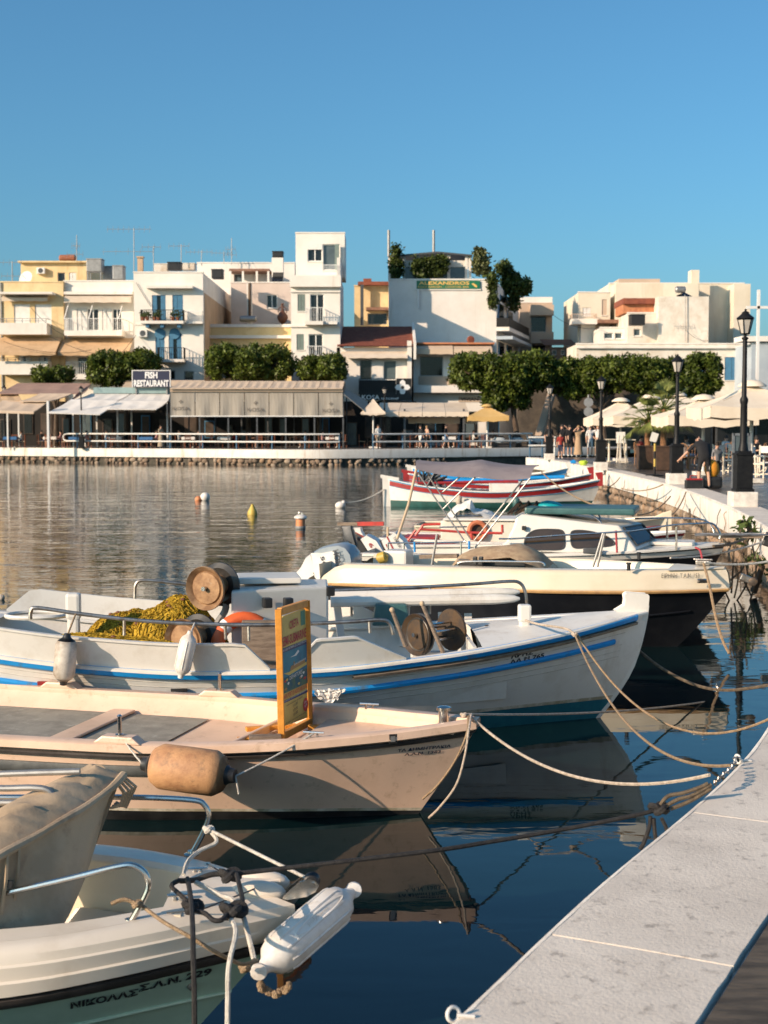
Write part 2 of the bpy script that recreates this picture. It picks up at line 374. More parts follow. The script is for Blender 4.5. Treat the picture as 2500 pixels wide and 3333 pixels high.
mat('awning_mauve', (.36, .23, .18), (.30, .19, .15), rough=.9, scale=1)
mat('awning_white', (.76, .72, .66), (.68, .64, .58), rough=.9, scale=1.2)
mat('awning_grey', (.37, .335, .285), (.31, .28, .235), rough=.9, scale=2.5, aniso=(3, 1, .3), col3=(.27, .23, .19), scale3=2.5, streak=True)
mat('awning_sand', (.62, .48, .35), (.55, .42, .30), rough=.9, scale=1.2)
mat('awning_cream', (.66, .56, .45), (.60, .50, .39), rough=.9, scale=1.2)
mat('awning_gold', (.62, .40, .15), (.54, .34, .12), rough=.9, scale=1.2)
mat('teal_beam', (.27, .38, .38), (.22, .32, .32), rough=.7, scale=2)
mat('parasol_cream', (.76, .66, .52), (.70, .59, .45), rough=.9, scale=1.5, bump=.12, bscale=5)
mat('rail_white', (.74, .72, .67), (.62, .60, .55), rough=.5, scale=6)
mat('rail_blue', (.03, .11, .20), (.025, .09, .16), rough=.5, scale=6)
mat('sign_navy', (.025, .028, .06), rough=.5)
mat('sign_black', (.012, .012, .012), rough=.5)
mat('sign_green', (.01, .16, .075), rough=.45)
mat('sign_gold', (.80, .48, .14), rough=.5)
mat('sign_white', (.80, .79, .77), rough=.5)
mat('kosa_grey', (.13, .115, .10), rough=.8)
mat('rattan', (.42, .22, .10), (.30, .15, .07), rough=.7, scale=9)
mat('chair_white', (.68, .60, .48), (.60, .52, .41), rough=.6, scale=5)
mat('dark_wood', (.06, .035, .022), (.09, .05, .03), rough=.6, scale=6)
mat('red_wood', (.26, .085, .035), (.20, .06, .03), rough=.6, scale=6)
mat('cloth_blue', (.05, .15, .33), rough=.9); mat('cloth_white', (.72, .70, .67), rough=.9)
mat('interior_dark', (.02, .016, .013), (.013, .011, .009), rough=.9, scale=1)  # near black, standing in for the shade of deep interiors
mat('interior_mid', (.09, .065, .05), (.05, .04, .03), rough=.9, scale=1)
mat('skin', (.55, .32, .22), (.48, .27, .18), rough=.6, scale=4); mat('hair_dark', (.025, .018, .014), rough=.7); mat('hair_fair', (.30, .18, .08), rough=.7)
for n_, c_ in dict(black=(.014, .014, .016), white=(.74, .72, .68), navy=(.03, .045, .10), red=(.36, .04, .03), pattern=(.45, .30, .18), blue=(.12, .22, .36), khaki=(.40, .33, .24), grey=(.22, .22, .23), pink=(.55, .30, .28)).items():
    mat('cloth_' + n_ + '_wear', c_, tuple(k * .7 for k in c_), rough=.9, scale=9 if n_ != 'pattern' else 22)
mat('bag_orange', (.72, .30, .02), (.60, .22, .02), rough=.7, scale=8, bump=.3); mat('bag_lime', (.55, .72, .06), (.45, .62, .05), rough=.6, scale=6)
mat('lamp_glass', (.50, .46, .40), (.42, .38, .33), rough=.25, scale=3)
mat('buoy_white', (.74, .70, .64), (.60, .54, .48), rough=.5, scale=6); mat('buoy_yellow', (.55, .40, .08), (.45, .30, .05), rough=.5, scale=6)
mat('buoy_orange', (.62, .24, .10), (.50, .17, .07), rough=.5, scale=6)
mat('bark', (.12, .085, .06), (.07, .05, .035), rough=.95, scale=6, aniso=(1, 1, .3), bump=.5, bscale=14)
mat('palm_bark', (.30, .15, .07), (.16, .08, .04), rough=.95, scale=8, bump=.6, bscale=14)
leafmat('leaf_ficus', (.105, .135, .018), (.045, .070, .010), .55); leafmat('leaf_vine', (.075, .10, .018), (.035, .055, .011), .5); leafmat('leaf_palm', (.24, .26, .07), (.13, .16, .04), .4)
leafmat('leaf_succulent', (.13, .14, .05), (.07, .085, .03)); leafmat('leaf_weed', (.09, .13, .03), (.05, .08, .02))
# ------------------------------------------------------------------ water, ground, quays
def water_mat():
    m = bpy.data.materials.new('harbour_water'); m.use_nodes = True; n = m.node_tree.nodes; l = m.node_tree.links
    b = n['Principled BSDF']; b.inputs['Base Color'].default_value = (.003, .013, .0155, 1); b.inputs['Roughness'].default_value = .025; b.inputs['IOR'].default_value = 1.333
    tc = n.new('ShaderNodeTexCoord'); prev = None
    for sc, an, st, dist, det in ((1.0, (.3, 1, 1), .42, .07, 3), (3.2, (.5, 1, 1), .42, .02, 3), (12., (.8, 1.2, 1), .14, .004, 2)):
        mp = n.new('ShaderNodeMapping'); mp.inputs['Scale'].default_value = an; l.new(tc.outputs['Object'], mp.inputs[0])
        t = n.new('ShaderNodeTexNoise'); t.inputs['Scale'].default_value = sc; t.inputs['Detail'].default_value = det; t.inputs['Distortion'].default_value = .6
        l.new(mp.outputs[0], t.inputs['Vector'])
        bp = n.new('ShaderNodeBump'); bp.inputs['Strength'].default_value = st; bp.inputs['Distance'].default_value = dist
        # the open basin is ruffled, the lee between the moored boats and the quay is calm
        sx = n.new('ShaderNodeSeparateXYZ'); l.new(tc.outputs['Object'], sx.inputs[0])
        r = n.new('ShaderNodeMapRange'); r.interpolation_type = 'SMOOTHSTEP'; r.inputs[1].default_value = 12; r.inputs[2].default_value = 34; r.inputs[3].default_value = .17; r.inputs[4].default_value = 1.0
        l.new(sx.outputs[1], r.inputs[0])
        mu = n.new('ShaderNodeMath'); mu.operation = 'MULTIPLY'; mu.inputs[1].default_value = st; l.new(r.outputs[0], mu.inputs[0]); l.new(mu.outputs[0], bp.inputs['Strength'])
        l.new(t.outputs[0], bp.inputs['Height'])
        if prev: l.new(prev.outputs[0], bp.inputs['Normal'])
        prev = bp
    l.new(prev.outputs[0], b.inputs['Normal'])
    return m
WATER = water_mat()
o = MB().quad((-600, -60, 0), (600, -60, 0), (600, 130, 0), (-600, 130, 0)).build('water', WATER); tag(o, kind='structure')

QZ = .95
edge_keys = [(-1.9, -.2), (-.55, 2.3), (.22, 3.80), (.70, 4.75), (2.0, 7.26), (3.35, 11), (4.85, 16), (6.17, 22.3), (6.95, 27.7), (7.5, 33), (7.88, 38.4), (8.05, 44.4), (8.1, 50), (8.05, 60), (7.85, 66), (7.25, 71)]
EP = smooth_path([(x, y, 0) for x, y in edge_keys], 10)
def edge_normals(P):
    N = []
    for i in range(len(P)):
        t = (P[min(i + 1, len(P) - 1)] - P[max(i - 1, 0)]).normalized(); N.append(Vector((t.y, -t.x, 0)))      # towards the land
    return N
EN = edge_normals(EP)
CUM = [0.]
for i in range(len(EP) - 1): CUM.append(CUM[-1] + (EP[i + 1] - EP[i]).length)
def on_edge(d):
    i = max(0, min(int(np.searchsorted(CUM, d)) - 1, len(EP) - 2)); t = (d - CUM[i]) / max(CUM[i + 1] - CUM[i], 1e-6)
    return EP[i].lerp(EP[i + 1], t), EN[i].lerp(EN[i + 1], t).normalized()
def edge_at_y(y):
    for i in range(len(EP) - 1):
        if EP[i].y <= y <= EP[i + 1].y:
            t = (y - EP[i].y) / (EP[i + 1].y - EP[i].y); return EP[i].lerp(EP[i + 1], t), EN[i]
    return EP[-1], EN[-1]
# wall face: whitewashed upper band slightly proud of the rubble below
mb = MB(); rings = []
for p, n in zip(EP, EN):
    rings.append([p + n * .012 + Vector((0, 0, QZ - .005)), p + n * -.004 + Vector((0, 0, QZ - .03)), p + n * .0 + Vector((0, 0, .40)), p + n * .09 + Vector((0, 0, .37))])
mb.loft(rings, ring_closed=False)
quay_band = mb.build('quay_wall', 'whitewash', smooth=True); tag(quay_band, kind='structure')
mb = MB(); mb.loft([[p + n * .10 + Vector((0, 0, .5)), p + n * .06 + Vector((0, 0, -1.2))] for p, n in zip(EP, EN)], ring_closed=False)
quay_rubble = mb.build('quay_rubble', 'mortar_dark', smooth=True); tag(quay_rubble, kind='structure')
# far end of the promenade
E1 = EP[-1]; mb = MB().quad(E1 + Vector((0, 0, QZ - .01)), E1 + Vector((9, .6, QZ - .01)), E1 + Vector((9, .6, -1)), E1 + Vector((0, 0, -1)))
tag(mb.build('quay_end_wall', 'whitewash'), kind='structure')
# paving inside the cap
CAPW = .61
inner = [p + n * (CAPW + .015) for p, n in zip(EP, EN)]
poly = [(p.x, p.y) for p in inner] + [(17, 71.6), (17, 140), (120, 140), (120, -2)]
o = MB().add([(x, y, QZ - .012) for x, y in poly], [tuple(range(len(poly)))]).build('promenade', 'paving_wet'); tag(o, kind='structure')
# dark boards of the near walkway, first strip beside the cap
for k in range(7):
    a, na = on_edge(1.2 + k * 1.15); b, nb = on_edge(1.2 + (k + 1) * 1.15 - .012)
    w0, w1 = CAPW + .008, CAPW + 1.4
    o = MB().add([a + na * w0 + Vector((0, 0, QZ + .0012)), b + nb * w0 + Vector((0, 0, QZ + .0012)), b + nb * w1 + Vector((0, 0, QZ + .0012)), a + na * w1 + Vector((0, 0, QZ + .0012))], [(0, 1, 2, 3)])
    o.build('paving_slab', 'paving_wood', bpy.data.objects['promenade'], local=True)
# cap of cast slabs with open joints
cap = MB(); 
mbj = MB().loft([[p + n * .015 + Vector((0, 0, QZ - .02)), p + n * CAPW + Vector((0, 0, QZ - .02)), p + n * CAPW + Vector((0, 0, QZ - .2))] for p, n in zip(EP, EN)], ring_closed=False)
cap_o = mbj.build('quay_cap', 'whitewash_edge'); tag(cap_o, kind='structure')
d = .35; L_ = CUM[-1]; k = 0
while d < L_ - .1:
    ln = 1.62 if d < 20 else 2.2
    e = min(d + ln, L_); nseg = 16 if d < 22 else 5; rg = []
    for i in range(nseg + 1):
        p, n = on_edge(d + .004 + (e - d - .008) * i / nseg)
        j = [random.uniform(-.003, .004) for _ in range(4)]
        zt = QZ + .004 + random.uniform(-.001, .001)
        rg.append([p + n * .002 + Vector((0, 0, QZ - .035)), p + n * (.000 + j[0]) + Vector((0, 0, zt - .014)), p + n * (.014 + j[1]) + Vector((0, 0, zt)), p + n * .3 + Vector((0, 0, zt + .002)), p + n * (CAPW - .01 + j[2]) + Vector((0, 0, zt)), p + n * (CAPW + j[3]) + Vector((0, 0, QZ - .03))])
    mb = MB().loft(rg, cap=True)
    mb.build('cap_slab', 'concrete_cap', cap_o, smooth=True, local=True, angle=28)
    d = e; k += 1
# white painted lip along the outer arris
mb = MB().loft([[p + n * -.007 + Vector((0, 0, QZ - .05)), p + n * -.007 + Vector((0, 0, QZ - .006)), p + n * .008 + Vector((0, 0, QZ + .0035)), p + n * (.017 + random.uniform(-.003, .003)) + Vector((0, 0, QZ + .0052))] for i, (p, n) in enumerate(zip(EP, EN))], ring_closed=False)
tag(mb.build('quay_lip', 'whitewash_edge', smooth=True), kind='structure')
# rubble stones below the band
STONE = []
for k in range(8):
    b_ = MB().sphere((0, 0, 0), 1, 8); 
    for v in b_.v: v *= random.uniform(.78, 1.1)
    me = b_.mesh('stone'); me.polygons.foreach_set('use_smooth', [True] * len(me.polygons)); me.materials.append(MATS['stone%d' % (k % 5)]); STONE.append(me)
def stone(parent, c, s, rz):
    o = bpy.data.objects.new('stone', random.choice(STONE)); COL.objects.link(o); o.parent = parent
    o.location = c; o.scale = s; o.rotation_euler = (random.uniform(-.3, .3), random.uniform(-.3, .3), rz)
y = 14.; cnt = 0
while y < 58 and cnt < 285:
    for row, zc in enumerate((.27, .03)):
        p, n = edge_at_y(y + random.uniform(-.06, .06)); s = random.uniform(.8, 1.25)
        stone(quay_rubble, p + n * .075 + Vector((0, 0, zc + random.uniform(-.03, .03))), (.15 * s, .07, .115 * random.uniform(.8, 1.15)), math.atan2(-n.x, n.y)); cnt += 1
    y += .27 + y * .0012
# far quay
fk = [(-62, 110), (-45, 104.5), (-27.1, 98), (-19.5, 95), (-12.2, 92.3), (-8, 90.4), (-4.6, 89.7), (-1.5, 90.6), (3, 92.9), (10.6, 97.3), (18, 101.6)]
FZ = 1.0
FPp = smooth_path([(x, y, 0) for x, y in fk], 8); FN = edge_normals(FPp)
FN = [Vector((-n.x, -n.y, 0)) if n.y < 0 else n for n in FN]
def far_at_x(x):
    for i in range(len(FPp) - 1):
        if FPp[i].x <= x <= FPp[i + 1].x:
            t = (x - FPp[i].x) / (FPp[i + 1].x - FPp[i].x); return FPp[i].lerp(FPp[i + 1], t), FN[i]
    return FPp[-1], FN[-1]
mb = MB().loft([[p + n * .9 + Vector((0, 0, FZ + .01)), p + n * .015 + Vector((0, 0, FZ + .01)), p + Vector((0, 0, FZ - .02)), p + Vector((0, 0, .44)), p + n * .16 + Vector((0, 0, .41))] for p, n in zip(FPp, FN)], ring_closed=False)
far_band = mb.build('far_quay_wall', 'whitewash', smooth=True); tag(far_band, kind='structure')
mb = MB().loft([[p + n * .2 + Vector((0, 0, .5)), p + n * .1 + Vector((0, 0, -1.2))] for p, n in zip(FPp, FN)], ring_closed=False)
far_rub = mb.build('far_quay_rubble', 'mortar_dark', smooth=True); tag(far_rub, kind='structure')
x = -29.
while x < 4:
    for zc, r_ in ((.26, .21), (.02, .16)):
        p, n = far_at_x(x + random.uniform(-.16, .16)); s = random.uniform(.55, 1.35); zc += random.uniform(-.07, .06)
        stone(far_rub, p + n * .12 + Vector((0, 0, zc)), (r_ * s, .13, r_ * .85 * random.uniform(.8, 1.15)), 0)
    x += random.uniform(.26, .58)
poly = [((p + n * .6).x, (p + n * .6).y) for p, n in zip(FPp, FN)] + [(18, 2000), (-900, 2000), (-900, 130)]
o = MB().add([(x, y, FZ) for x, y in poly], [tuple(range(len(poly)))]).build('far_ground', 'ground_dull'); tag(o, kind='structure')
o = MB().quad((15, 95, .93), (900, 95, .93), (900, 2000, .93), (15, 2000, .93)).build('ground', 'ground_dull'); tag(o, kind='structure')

# ------------------------------------------------------------------ the blue and white railing of the far quay
def railing(name, xs, label, loop=False):
    p0, _ = far_at_x(xs[0]); th = thing(name, (p0.x, p0.y + .2, FZ), label, 'railing')
    pts = [far_at_x(x) for x in xs]
    for p, n in pts:
        q = p + n * .2
        MB().tube([q + Vector((0, 0, FZ)), q + Vector((0, 0, FZ + 1.05))], .05, 8).build('post', 'rail_blue', th)
    for h in (.5, 1.0):
        line = []
        x = xs[0]
        while x <= xs[-1] + .01:
            p, n = far_at_x(x); line.append(p + n * .15 + Vector((0, 0, FZ + h))); x += (xs[-1] - xs[0]) / 24
        if loop: line = [line[0] + Vector((-.75, .3, 0))] + line
        MB().tube(line, .055, 8).build('rail', 'rail_white', th, smooth=True)
    if loop:
        p, n = far_at_x(xs[0]); q = p + n * .15 + Vector((-.75, .3, FZ))
        MB().tube(smooth_path([q + Vector((.0, 0, .5)), q + Vector((-.2, .08, .58)), q + Vector((-.26, .1, .75)), q + Vector((-.2, .08, .92)), q + Vector((0, 0, 1.0))], 4), .055, 8).build('rail_end', 'rail_white', th, smooth=True)
    return th
def fx(px): return atz(px, 1459, FZ).x
railing('railing', [fx(k) for k in (249, 351, 462, 570, 678, 789, 904, 1008, 1116)], 'long sunlit white and blue railing with rounded end along the left far quay', True)
railing('railing', [fx(k) for k in (1220, 1313, 1403, 1493, 1582, 1668, 1743)], 'blue posted railing in shade on the right part of the far quay')
p, n = far_at_x(9.6); q = at(1765, 1470, 84.5)
th = thing('railing', (q.x, q.y, .9), 'short white and blue end rail in front of the waiting group', 'railing')
for dx in (-.75, 0, .75):
    MB().tube([(q.x + dx, q.y, .2), (q.x + dx, q.y, 1.85)], .05, 8).build('post', 'rail_blue' if dx < .5 else 'rail_white', th)
for h in (1.35, 1.85): MB().tube([(q.x - .85, q.y - .06, h), (q.x + .8, q.y - .06, h)], .06, 8).build('rail', 'rail_white', th)

# ------------------------------------------------------------------ street lamps
def street_lamp(loc, H, label, block=True, bw=.5):
    th = thing('street_lamp', loc, label, 'street lamp', 'black lantern lamps of the harbour'); x, y, z = loc
    zb = 0
    if block:
        MB().bb(-bw / 2, bw / 2, -bw / 2, bw / 2, 0, .30).build('plinth', 'whitewash_edge', th, local=True, bevel=.012); zb = .30
    m = MB()
    m.box((0, 0, zb + .03), (.38, .38, .06)).box((0, 0, zb + .40), (.33, .33, .68)).box((0, 0, zb + .76), (.37, .37, .05)).box((0, 0, zb + .80), (.28, .28, .05))
    m.build('pedestal', 'black_iron', th, local=True, bevel=.01)
    prof = [(.11, zb + .82), (.085, zb + .95), (.075, zb + 1.0), (.07, H * .52), (.085, H * .53), (.085, H * .545), (.052, H * .56), (.045, H - .62), (.07, H - .60), (.07, H - .58), (.03, H - .56), (.03, H - .50)]
    MB().lathe(prof, 12, ).build('pole', 'black_iron', th, smooth=True, local=True)
    g = MB().lathe([(.085, H - .49), (.155, H - .22)], 6); g.build('glass', 'lamp_glass', th, local=True)
    f = MB()
    for k in range(6):
        a = 2 * math.pi * k / 6; c, s = math.cos(a), math.sin(a)
        f.bar((.088 * c, .088 * s, H - .5), (.158 * c, .158 * s, H - .21), .016)
    f.lathe([(.09, H - .51), (.095, H - .49)], 6); f.lathe([(.17, H - .22), (.165, H - .20)], 6)
    f.build('lantern_frame', 'black_iron', th, local=True)
    MB().lathe([(.185, H - .20), (.17, H - .175), (.10, H - .12), (.07, H - .085), (.075, H - .07), (.03, H - .05), (.018, H - .03), (.028, H - .015), (.005, H)], 12).build('lantern_roof', 'black_iron', th, smooth=True, local=True)
    return th
def lamp_px(px, base_y, H, label, bw=.5):
    p = atz(px, base_y, QZ + .005); return street_lamp((p.x, p.y + bw / 2, QZ + .004), H, label, True, bw)
lamp_px(2427, 1650, 3.98, 'tall black lantern lamp on white plinth, nearest the camera at right')
lamp_px(2207, 1576, 3.62, 'black lantern lamp on white plinth left of the bending man')
lamp_px(1958, 1531, 3.45, 'black lantern lamp on white plinth right of the waiting group', .46)
lamp_px(1790, 1497, 3.6, 'black lantern lamp on white plinth among the waiting group', .46)
p = at(266, 1446, 95.2); street_lamp((p.x, p.y, FZ), 4.3, 'black lantern lamp in front of the white awnings', False)
p = at(1252, 1440, 97); street_lamp((p.x, p.y, FZ), 4.3, 'pale lantern lamp in front of the black balcony', False)
p = at(16, 1446, 101); street_lamp((p.x, p.y, FZ), 4.5, 'dark lantern lamp at the far left edge', False)
# ------------------------------------------------------------------ boats: a hull is a surface over (s = stern..bow, z = height)
class Boat:
    """local frame: origin on the water where the stem cuts it, x to the bow, y to port (away from the camera), z up"""
    def __init__(B, name, px, py, heading, Lw, sheer, beam, wl, keel, stem, label, pw=1.6, origin=None, cat='boat'):
        o = Vector(origin) if origin else atz(px, py, 0.)
        B.o = o; B.h = R(heading); B.Lw = Lw; B.sheer = curve1(sheer); B.b = curve1(beam); B.w = curve1(wl); B.k = curve1(keel); B.st = curve1(stem); B.pw = pw
        B.root = thing(name, (o.x, o.y, 0), label, cat, None, B.h)
        B.M = Matrix.Translation(o) @ Matrix.Rotation(B.h, 4, 'Z'); B.IM = B.M.inverted()
    def hb(B, s, z):
        S = B.sheer(s)
        if z >= 0: return B.w(s) + (B.b(s) - B.w(s)) * (min(max(z / S, 0), 1.4) ** B.pw)
        return B.w(s) * max(1 + z / B.k(s), 0) ** .6
    def x(B, s, z): return -B.Lw + s * (B.Lw + B.st(z))
    def s_at(B, x, z): return (x + B.Lw) / (B.Lw + B.st(z))
    def p(B, s, z, side=-1, off=0.):
        v = Vector((B.x(s, z), side * B.hb(s, z), z))
        if off:
            e = .004
            ds = Vector((B.x(s + e, z) - B.x(s - e, z), side * (B.hb(min(s + e, 1), z) - B.hb(s - e, z)), 0))
            dz = Vector((0, side * (B.hb(s, z + e) - B.hb(s, z - e)), 2 * e))
            n = ds.cross(dz); n.normalize()
            if n.y * side < 0: n = -n
            v += n * off
        return v
    def pt(B, px, py, y=0.):
        """local point seen at a pixel, on the lengthwise plane at y"""
        d = B.IM.to_3x3() @ ray(px, py); c = B.IM @ Vector((0, 0, CAMZ)); t = (y - c.y) / d.y
        return c + d * t
    def ptz(B, px, py, z): return B.IM @ atz(px, py, z)
    def S(B, n, s0=0., s1=1.):
        return [s0 + (s1 - s0) * (1 - (1 - i / n) ** 1.5) for i in range(n + 1)]
    def band(B, name, m, zlo, zhi, s0=0., s1=1., nz=6, ns=40, sides=(-1, 1), off=0., parent=None, smooth=True):
        mb = MB()
        for sd in sides:
            rows = []
            for s in B.S(ns, s0, s1):
                a = zlo(s) if callable(zlo) else zlo; b = zhi(s) if callable(zhi) else zhi
                rows.append([B.p(s, a + (b - a) * k / nz, sd, off) for k in range(nz + 1)])
            mb.loft(rows, ring_closed=False)
        return mb.build(name, m, parent or B.root, smooth=smooth, local=True)
    def strip(B, name, m, zf, hh, proud, s0=0., s1=1., ns=40, sides=(-1, 1), parent=None, base=0.):
        mb = MB()
        for sd in sides:
            rows = []
            for s in B.S(ns, s0, s1):
                z = zf(s) if callable(zf) else zf
                rows.append([B.p(s, z - hh, sd, base - .01), B.p(s, z - hh, sd, base + proud * .55), B.p(s, z - hh * .5, sd, base + proud), B.p(s, z + hh * .5, sd, base + proud), B.p(s, z + hh, sd, base + proud * .55), B.p(s, z + hh, sd, base - .01)])
            mb.loft(rows, ring_closed=False)
            mb.add(rows[0], [tuple(range(6))]); mb.add(rows[-1], [tuple(range(6))])
        return mb.build(name, m, parent or B.root, smooth=True, local=True)
    def transom(B, m, zlo=-.3, name='transom', s=0.):
        n = 8; S_ = B.sheer(s)
        a = [B.p(s, zlo + (S_ - zlo) * k / n, -1) for k in range(n + 1)]; b = [B.p(s, zlo + (S_ - zlo) * k / n, 1) for k in range(n + 1)]
        mb = MB(); mb.loft([a, b], ring_closed=False); return mb.build(name, m, B.root, local=True)
    def gunwale(B, m, wcap, over=.02, th=.03, s0=0., s1=1., name='gunwale', zoff=0., ns=40):
        mb = MB()
        for sd in (-1, 1):
            rows = []
            for s in B.S(ns, s0, s1):
                z = B.sheer(s) + zoff; y = B.hb(s, B.sheer(s)); x = B.x(s, B.sheer(s))
                yi = max(y - wcap, .0)
                rows.append([Vector((x, sd * (y + over), z - th)), Vector((x, sd * (y + over * .9), z - .004)), Vector((x, sd * (y + over * .4), z + .006)), Vector((x, sd * max(yi + .012, .0), z + .006)), Vector((x, sd * yi, z - .01)), Vector((x, sd * yi, z - th))])
            mb.loft(rows)
        return mb.build(name, m, B.root, smooth=True, local=True)
    def inner(B, m, inset, floor, s0=0., s1=.93, name='inner_side', ns=30):
        mb = MB()
        for sd in (-1, 1):
            mb.loft([[Vector((B.x(s, B.sheer(s)), sd * max(B.hb(s, B.sheer(s)) - inset, 0), B.sheer(s) - .005)), Vector((B.x(s, B.sheer(s)), sd * max(min(B.hb(s, B.sheer(s)) - inset - .04, B.hb(s, (B.sheer(s) + floor) / 2) - .04), 0), (B.sheer(s) + floor) / 2)), Vector((B.x(s, B.sheer(s)), sd * max(min(B.hb(s, B.sheer(s)) - inset - .10, B.hb(s, floor) - .04), 0), floor))] for s in B.S(ns, s0, s1)], ring_closed=False)
        return mb.build(name, m, B.root, smooth=True, local=True)
    def deck(B, m, z, inset=0., s0=0., s1=1., name='deck', camber=0., ns=30, bevel=0):
        mb = MB(); rows = []
        for s in B.S(ns, s0, s1):
            zz = z(s) if callable(z) else z; y = max(B.hb(s, min(zz, B.sheer(s))) - inset, .003); x = B.x(s, zz)
            rows.append([Vector((x, y * k, zz + camber * (1 - k * k))) for k in (-1, -.75, -.5, -.25, 0, .25, .5, .75, 1)])
        mb.loft(rows, ring_closed=False); return mb.build(name, m, B.root, smooth=True, local=True)
    def part(B, mb, name, m, smooth=False, bevel=0., parent=None): return mb.build(name, m, parent or B.root, smooth=smooth, local=True, bevel=bevel)
    def text(B, s, x0, z0, size, m, slope=0., shear=0., bold=0., spacing=1., fit=None, side=-1):
        """letters on the near side, starting at local x0"""
        def fn(u, v):
            z = z0 + v + slope * u; sx = B.s_at(x0 + u, z); return B.p(sx, z, side, .005)
        return lettering(s, fn, m, B.root, size, shear, bold, spacing, local=True, fit=fit)
    def W(B, v): return B.M @ Vector(v)
def pipe(pts, r, n=5, seg=8): return MB().tube(smooth_path(pts, n), r, seg)
def fender(name, label, a, b, r, m, mcap=None, seg=16, ribs=0, cat='fender', neck=.35):
    """inflatable fender between the eye ends a and b"""
    a, b = Vector(a), Vector(b); d = b - a; L = d.length; M = d.to_track_quat('Z', 'Y').to_matrix()
    th = thing(name, a, label, cat)
    prof = [(.02, 0), (r * .30, .005), (r * .36, L * .06), (r * .45, L * .09), (r * .8, L * .14), (r, L * .22), (r * 1.01, L * .5), (r, L * .78), (r * .8, L * .86), (r * .45, L * .91), (r * .36, L * .94), (r * .30, L * .995), (.02, L)]
    if mcap:
        MB().lathe(prof[3:10], seg, a, M).build('body', m, th, smooth=True)
        MB().lathe(prof[:5], seg, a, M).build('end_cap', mcap, th, smooth=True); MB().lathe(prof[8:], seg, a, M).build('end_cap', mcap, th, smooth=True)
    else:
        MB().lathe(prof, seg, a, M).build('body', m, th, smooth=True)
    for k in range(ribs):
        an = 2 * math.pi * k / ribs; q = M @ Vector((math.cos(an), math.sin(an), 0)); z = M @ Vector((0, 0, 1))
        MB().tube([a + z * L * .20 + q * r * .93, a + z * L * .24 + q * r * .995, a + z * L * .76 + q * r * .995, a + z * L * .80 + q * r * .93], r * .075, 6).build('rib', m, th, smooth=True)
    return th
def torus(c, R_, r, M=None, seg=24, tseg=10):
    pts = [Vector((R_ * math.cos(2 * math.pi * k / seg), R_ * math.sin(2 * math.pi * k / seg), 0)) for k in range(seg)]
    if M is not None: pts = [M @ p for p in pts]
    return MB().tube([p + Vector(c) for p in pts], r, tseg, cap=False, close=True)
def axisM(d): return Vector(d).to_track_quat('Z', 'Y').to_matrix()
def knot(c, r, n=5, sc=1.):
    mb = MB(); c = Vector(c); pts = []
    for k in range(26):
        t = 2 * math.pi * k / 26
        pts.append(c + Vector(((math.sin(t) + 2 * math.sin(2 * t)), (math.cos(t) - 2 * math.cos(2 * t)), -math.sin(3 * t))) * (.0052 * sc * r / .008))
    return mb.tube(pts, r, 6, close=True, cap=False)

# ================================================================== boat with blue strakes (third from the front)
B = B3 = Boat('fishing_boat', 1945, 2335, 3.0, 7.2,
    [(0, 1.06), (.26, .82), (.38, .71), (.5, .655), (.62, .66), (.74, .72), (.88, .83), (1, .955)],
    [(0, .5), (.15, .95), (.35, 1.2), (.55, 1.22), (.75, .98), (.88, .60), (.95, .29), (1, .03)],
    [(0, .2), (.15, .66), (.35, .98), (.55, 1.0), (.75, .68), (.88, .33), (.95, .14), (1, .015)],
    [(0, .3), (.5, .45), (1, .45)], [(-.5, -.35), (0, 0), (.24, .18), (.45, .30), (.73, .385), (1.0, .43), (1.3, .44)],
    'white wooden fishing boat with two blue strakes and nets aboard', pw=1.3)
zb = lambda s: .15 + .05 * abs(s - .5) + (.25 * max(0, .25 - s) / .25)
B.band('bottom_paint', 'teal_bottom', -.42, zb, nz=6)
B.band('hull_side', 'white_paint', zb, lambda s: B3.sheer(s), nz=8)
B.band('waterline_stain', 'waterline_stain', zb, lambda s: zb(s) + .03, nz=1, off=.002)
for q_ in (.105, .15, .26, .315, .37): B.strip('caustic_seam', 'caustic_seam_paint', lambda s: B3.sheer(s) - q_ * (.65 + .35 * B3.sheer(s)), .0028, .003, s1=.975)  # raised darker plank seams standing in for rippling water light on the hull
B.strip('rub_strake', 'blue_stripe', lambda s: B3.sheer(s) - .028, .032, .032, s1=.985)
B.strip('rub_strake', 'blue_stripe', lambda s: B3.sheer(s) - .205, .024, .028, s1=.962)
MB_ = MB()
for sd in (-1, 1):
    MB_.loft([[B.p(s, B.sheer(s) - .064, sd, .0), B.p(s, B.sheer(s) - .064, sd, .042), B.p(s, B.sheer(s) - .086, sd, .042), B.p(s, B.sheer(s) - .09, sd, .0)] for s in B.S(24, .66, .985)], ring_closed=False)
B.part(MB_, 'wear_batten', 'wood_weathered')
B.gunwale('white_paint', .10, over=.03, th=.02)
B.inner('white_paint', .06, .28, s1=.83)
B.deck('white_paint', .30, .12, 0.0, .84, 'cockpit_floor')
B.deck('white_paint', lambda s: B3.sheer(s) - .012, .03, .80, .99, 'fore_deck', camber=.05)
B.deck('white_paint', lambda s: B3.sheer(s) - .012, .03, 0.02, .24, 'aft_deck', camber=.03)
s_ = .80; y_ = B.hb(s_, .28) - .04
B.part(MB().bb(B.x(s_, .6) - .03, B.x(s_, .6), -y_, y_, .28, B.sheer(s_) - .02), 'bulkhead', 'white_paint')
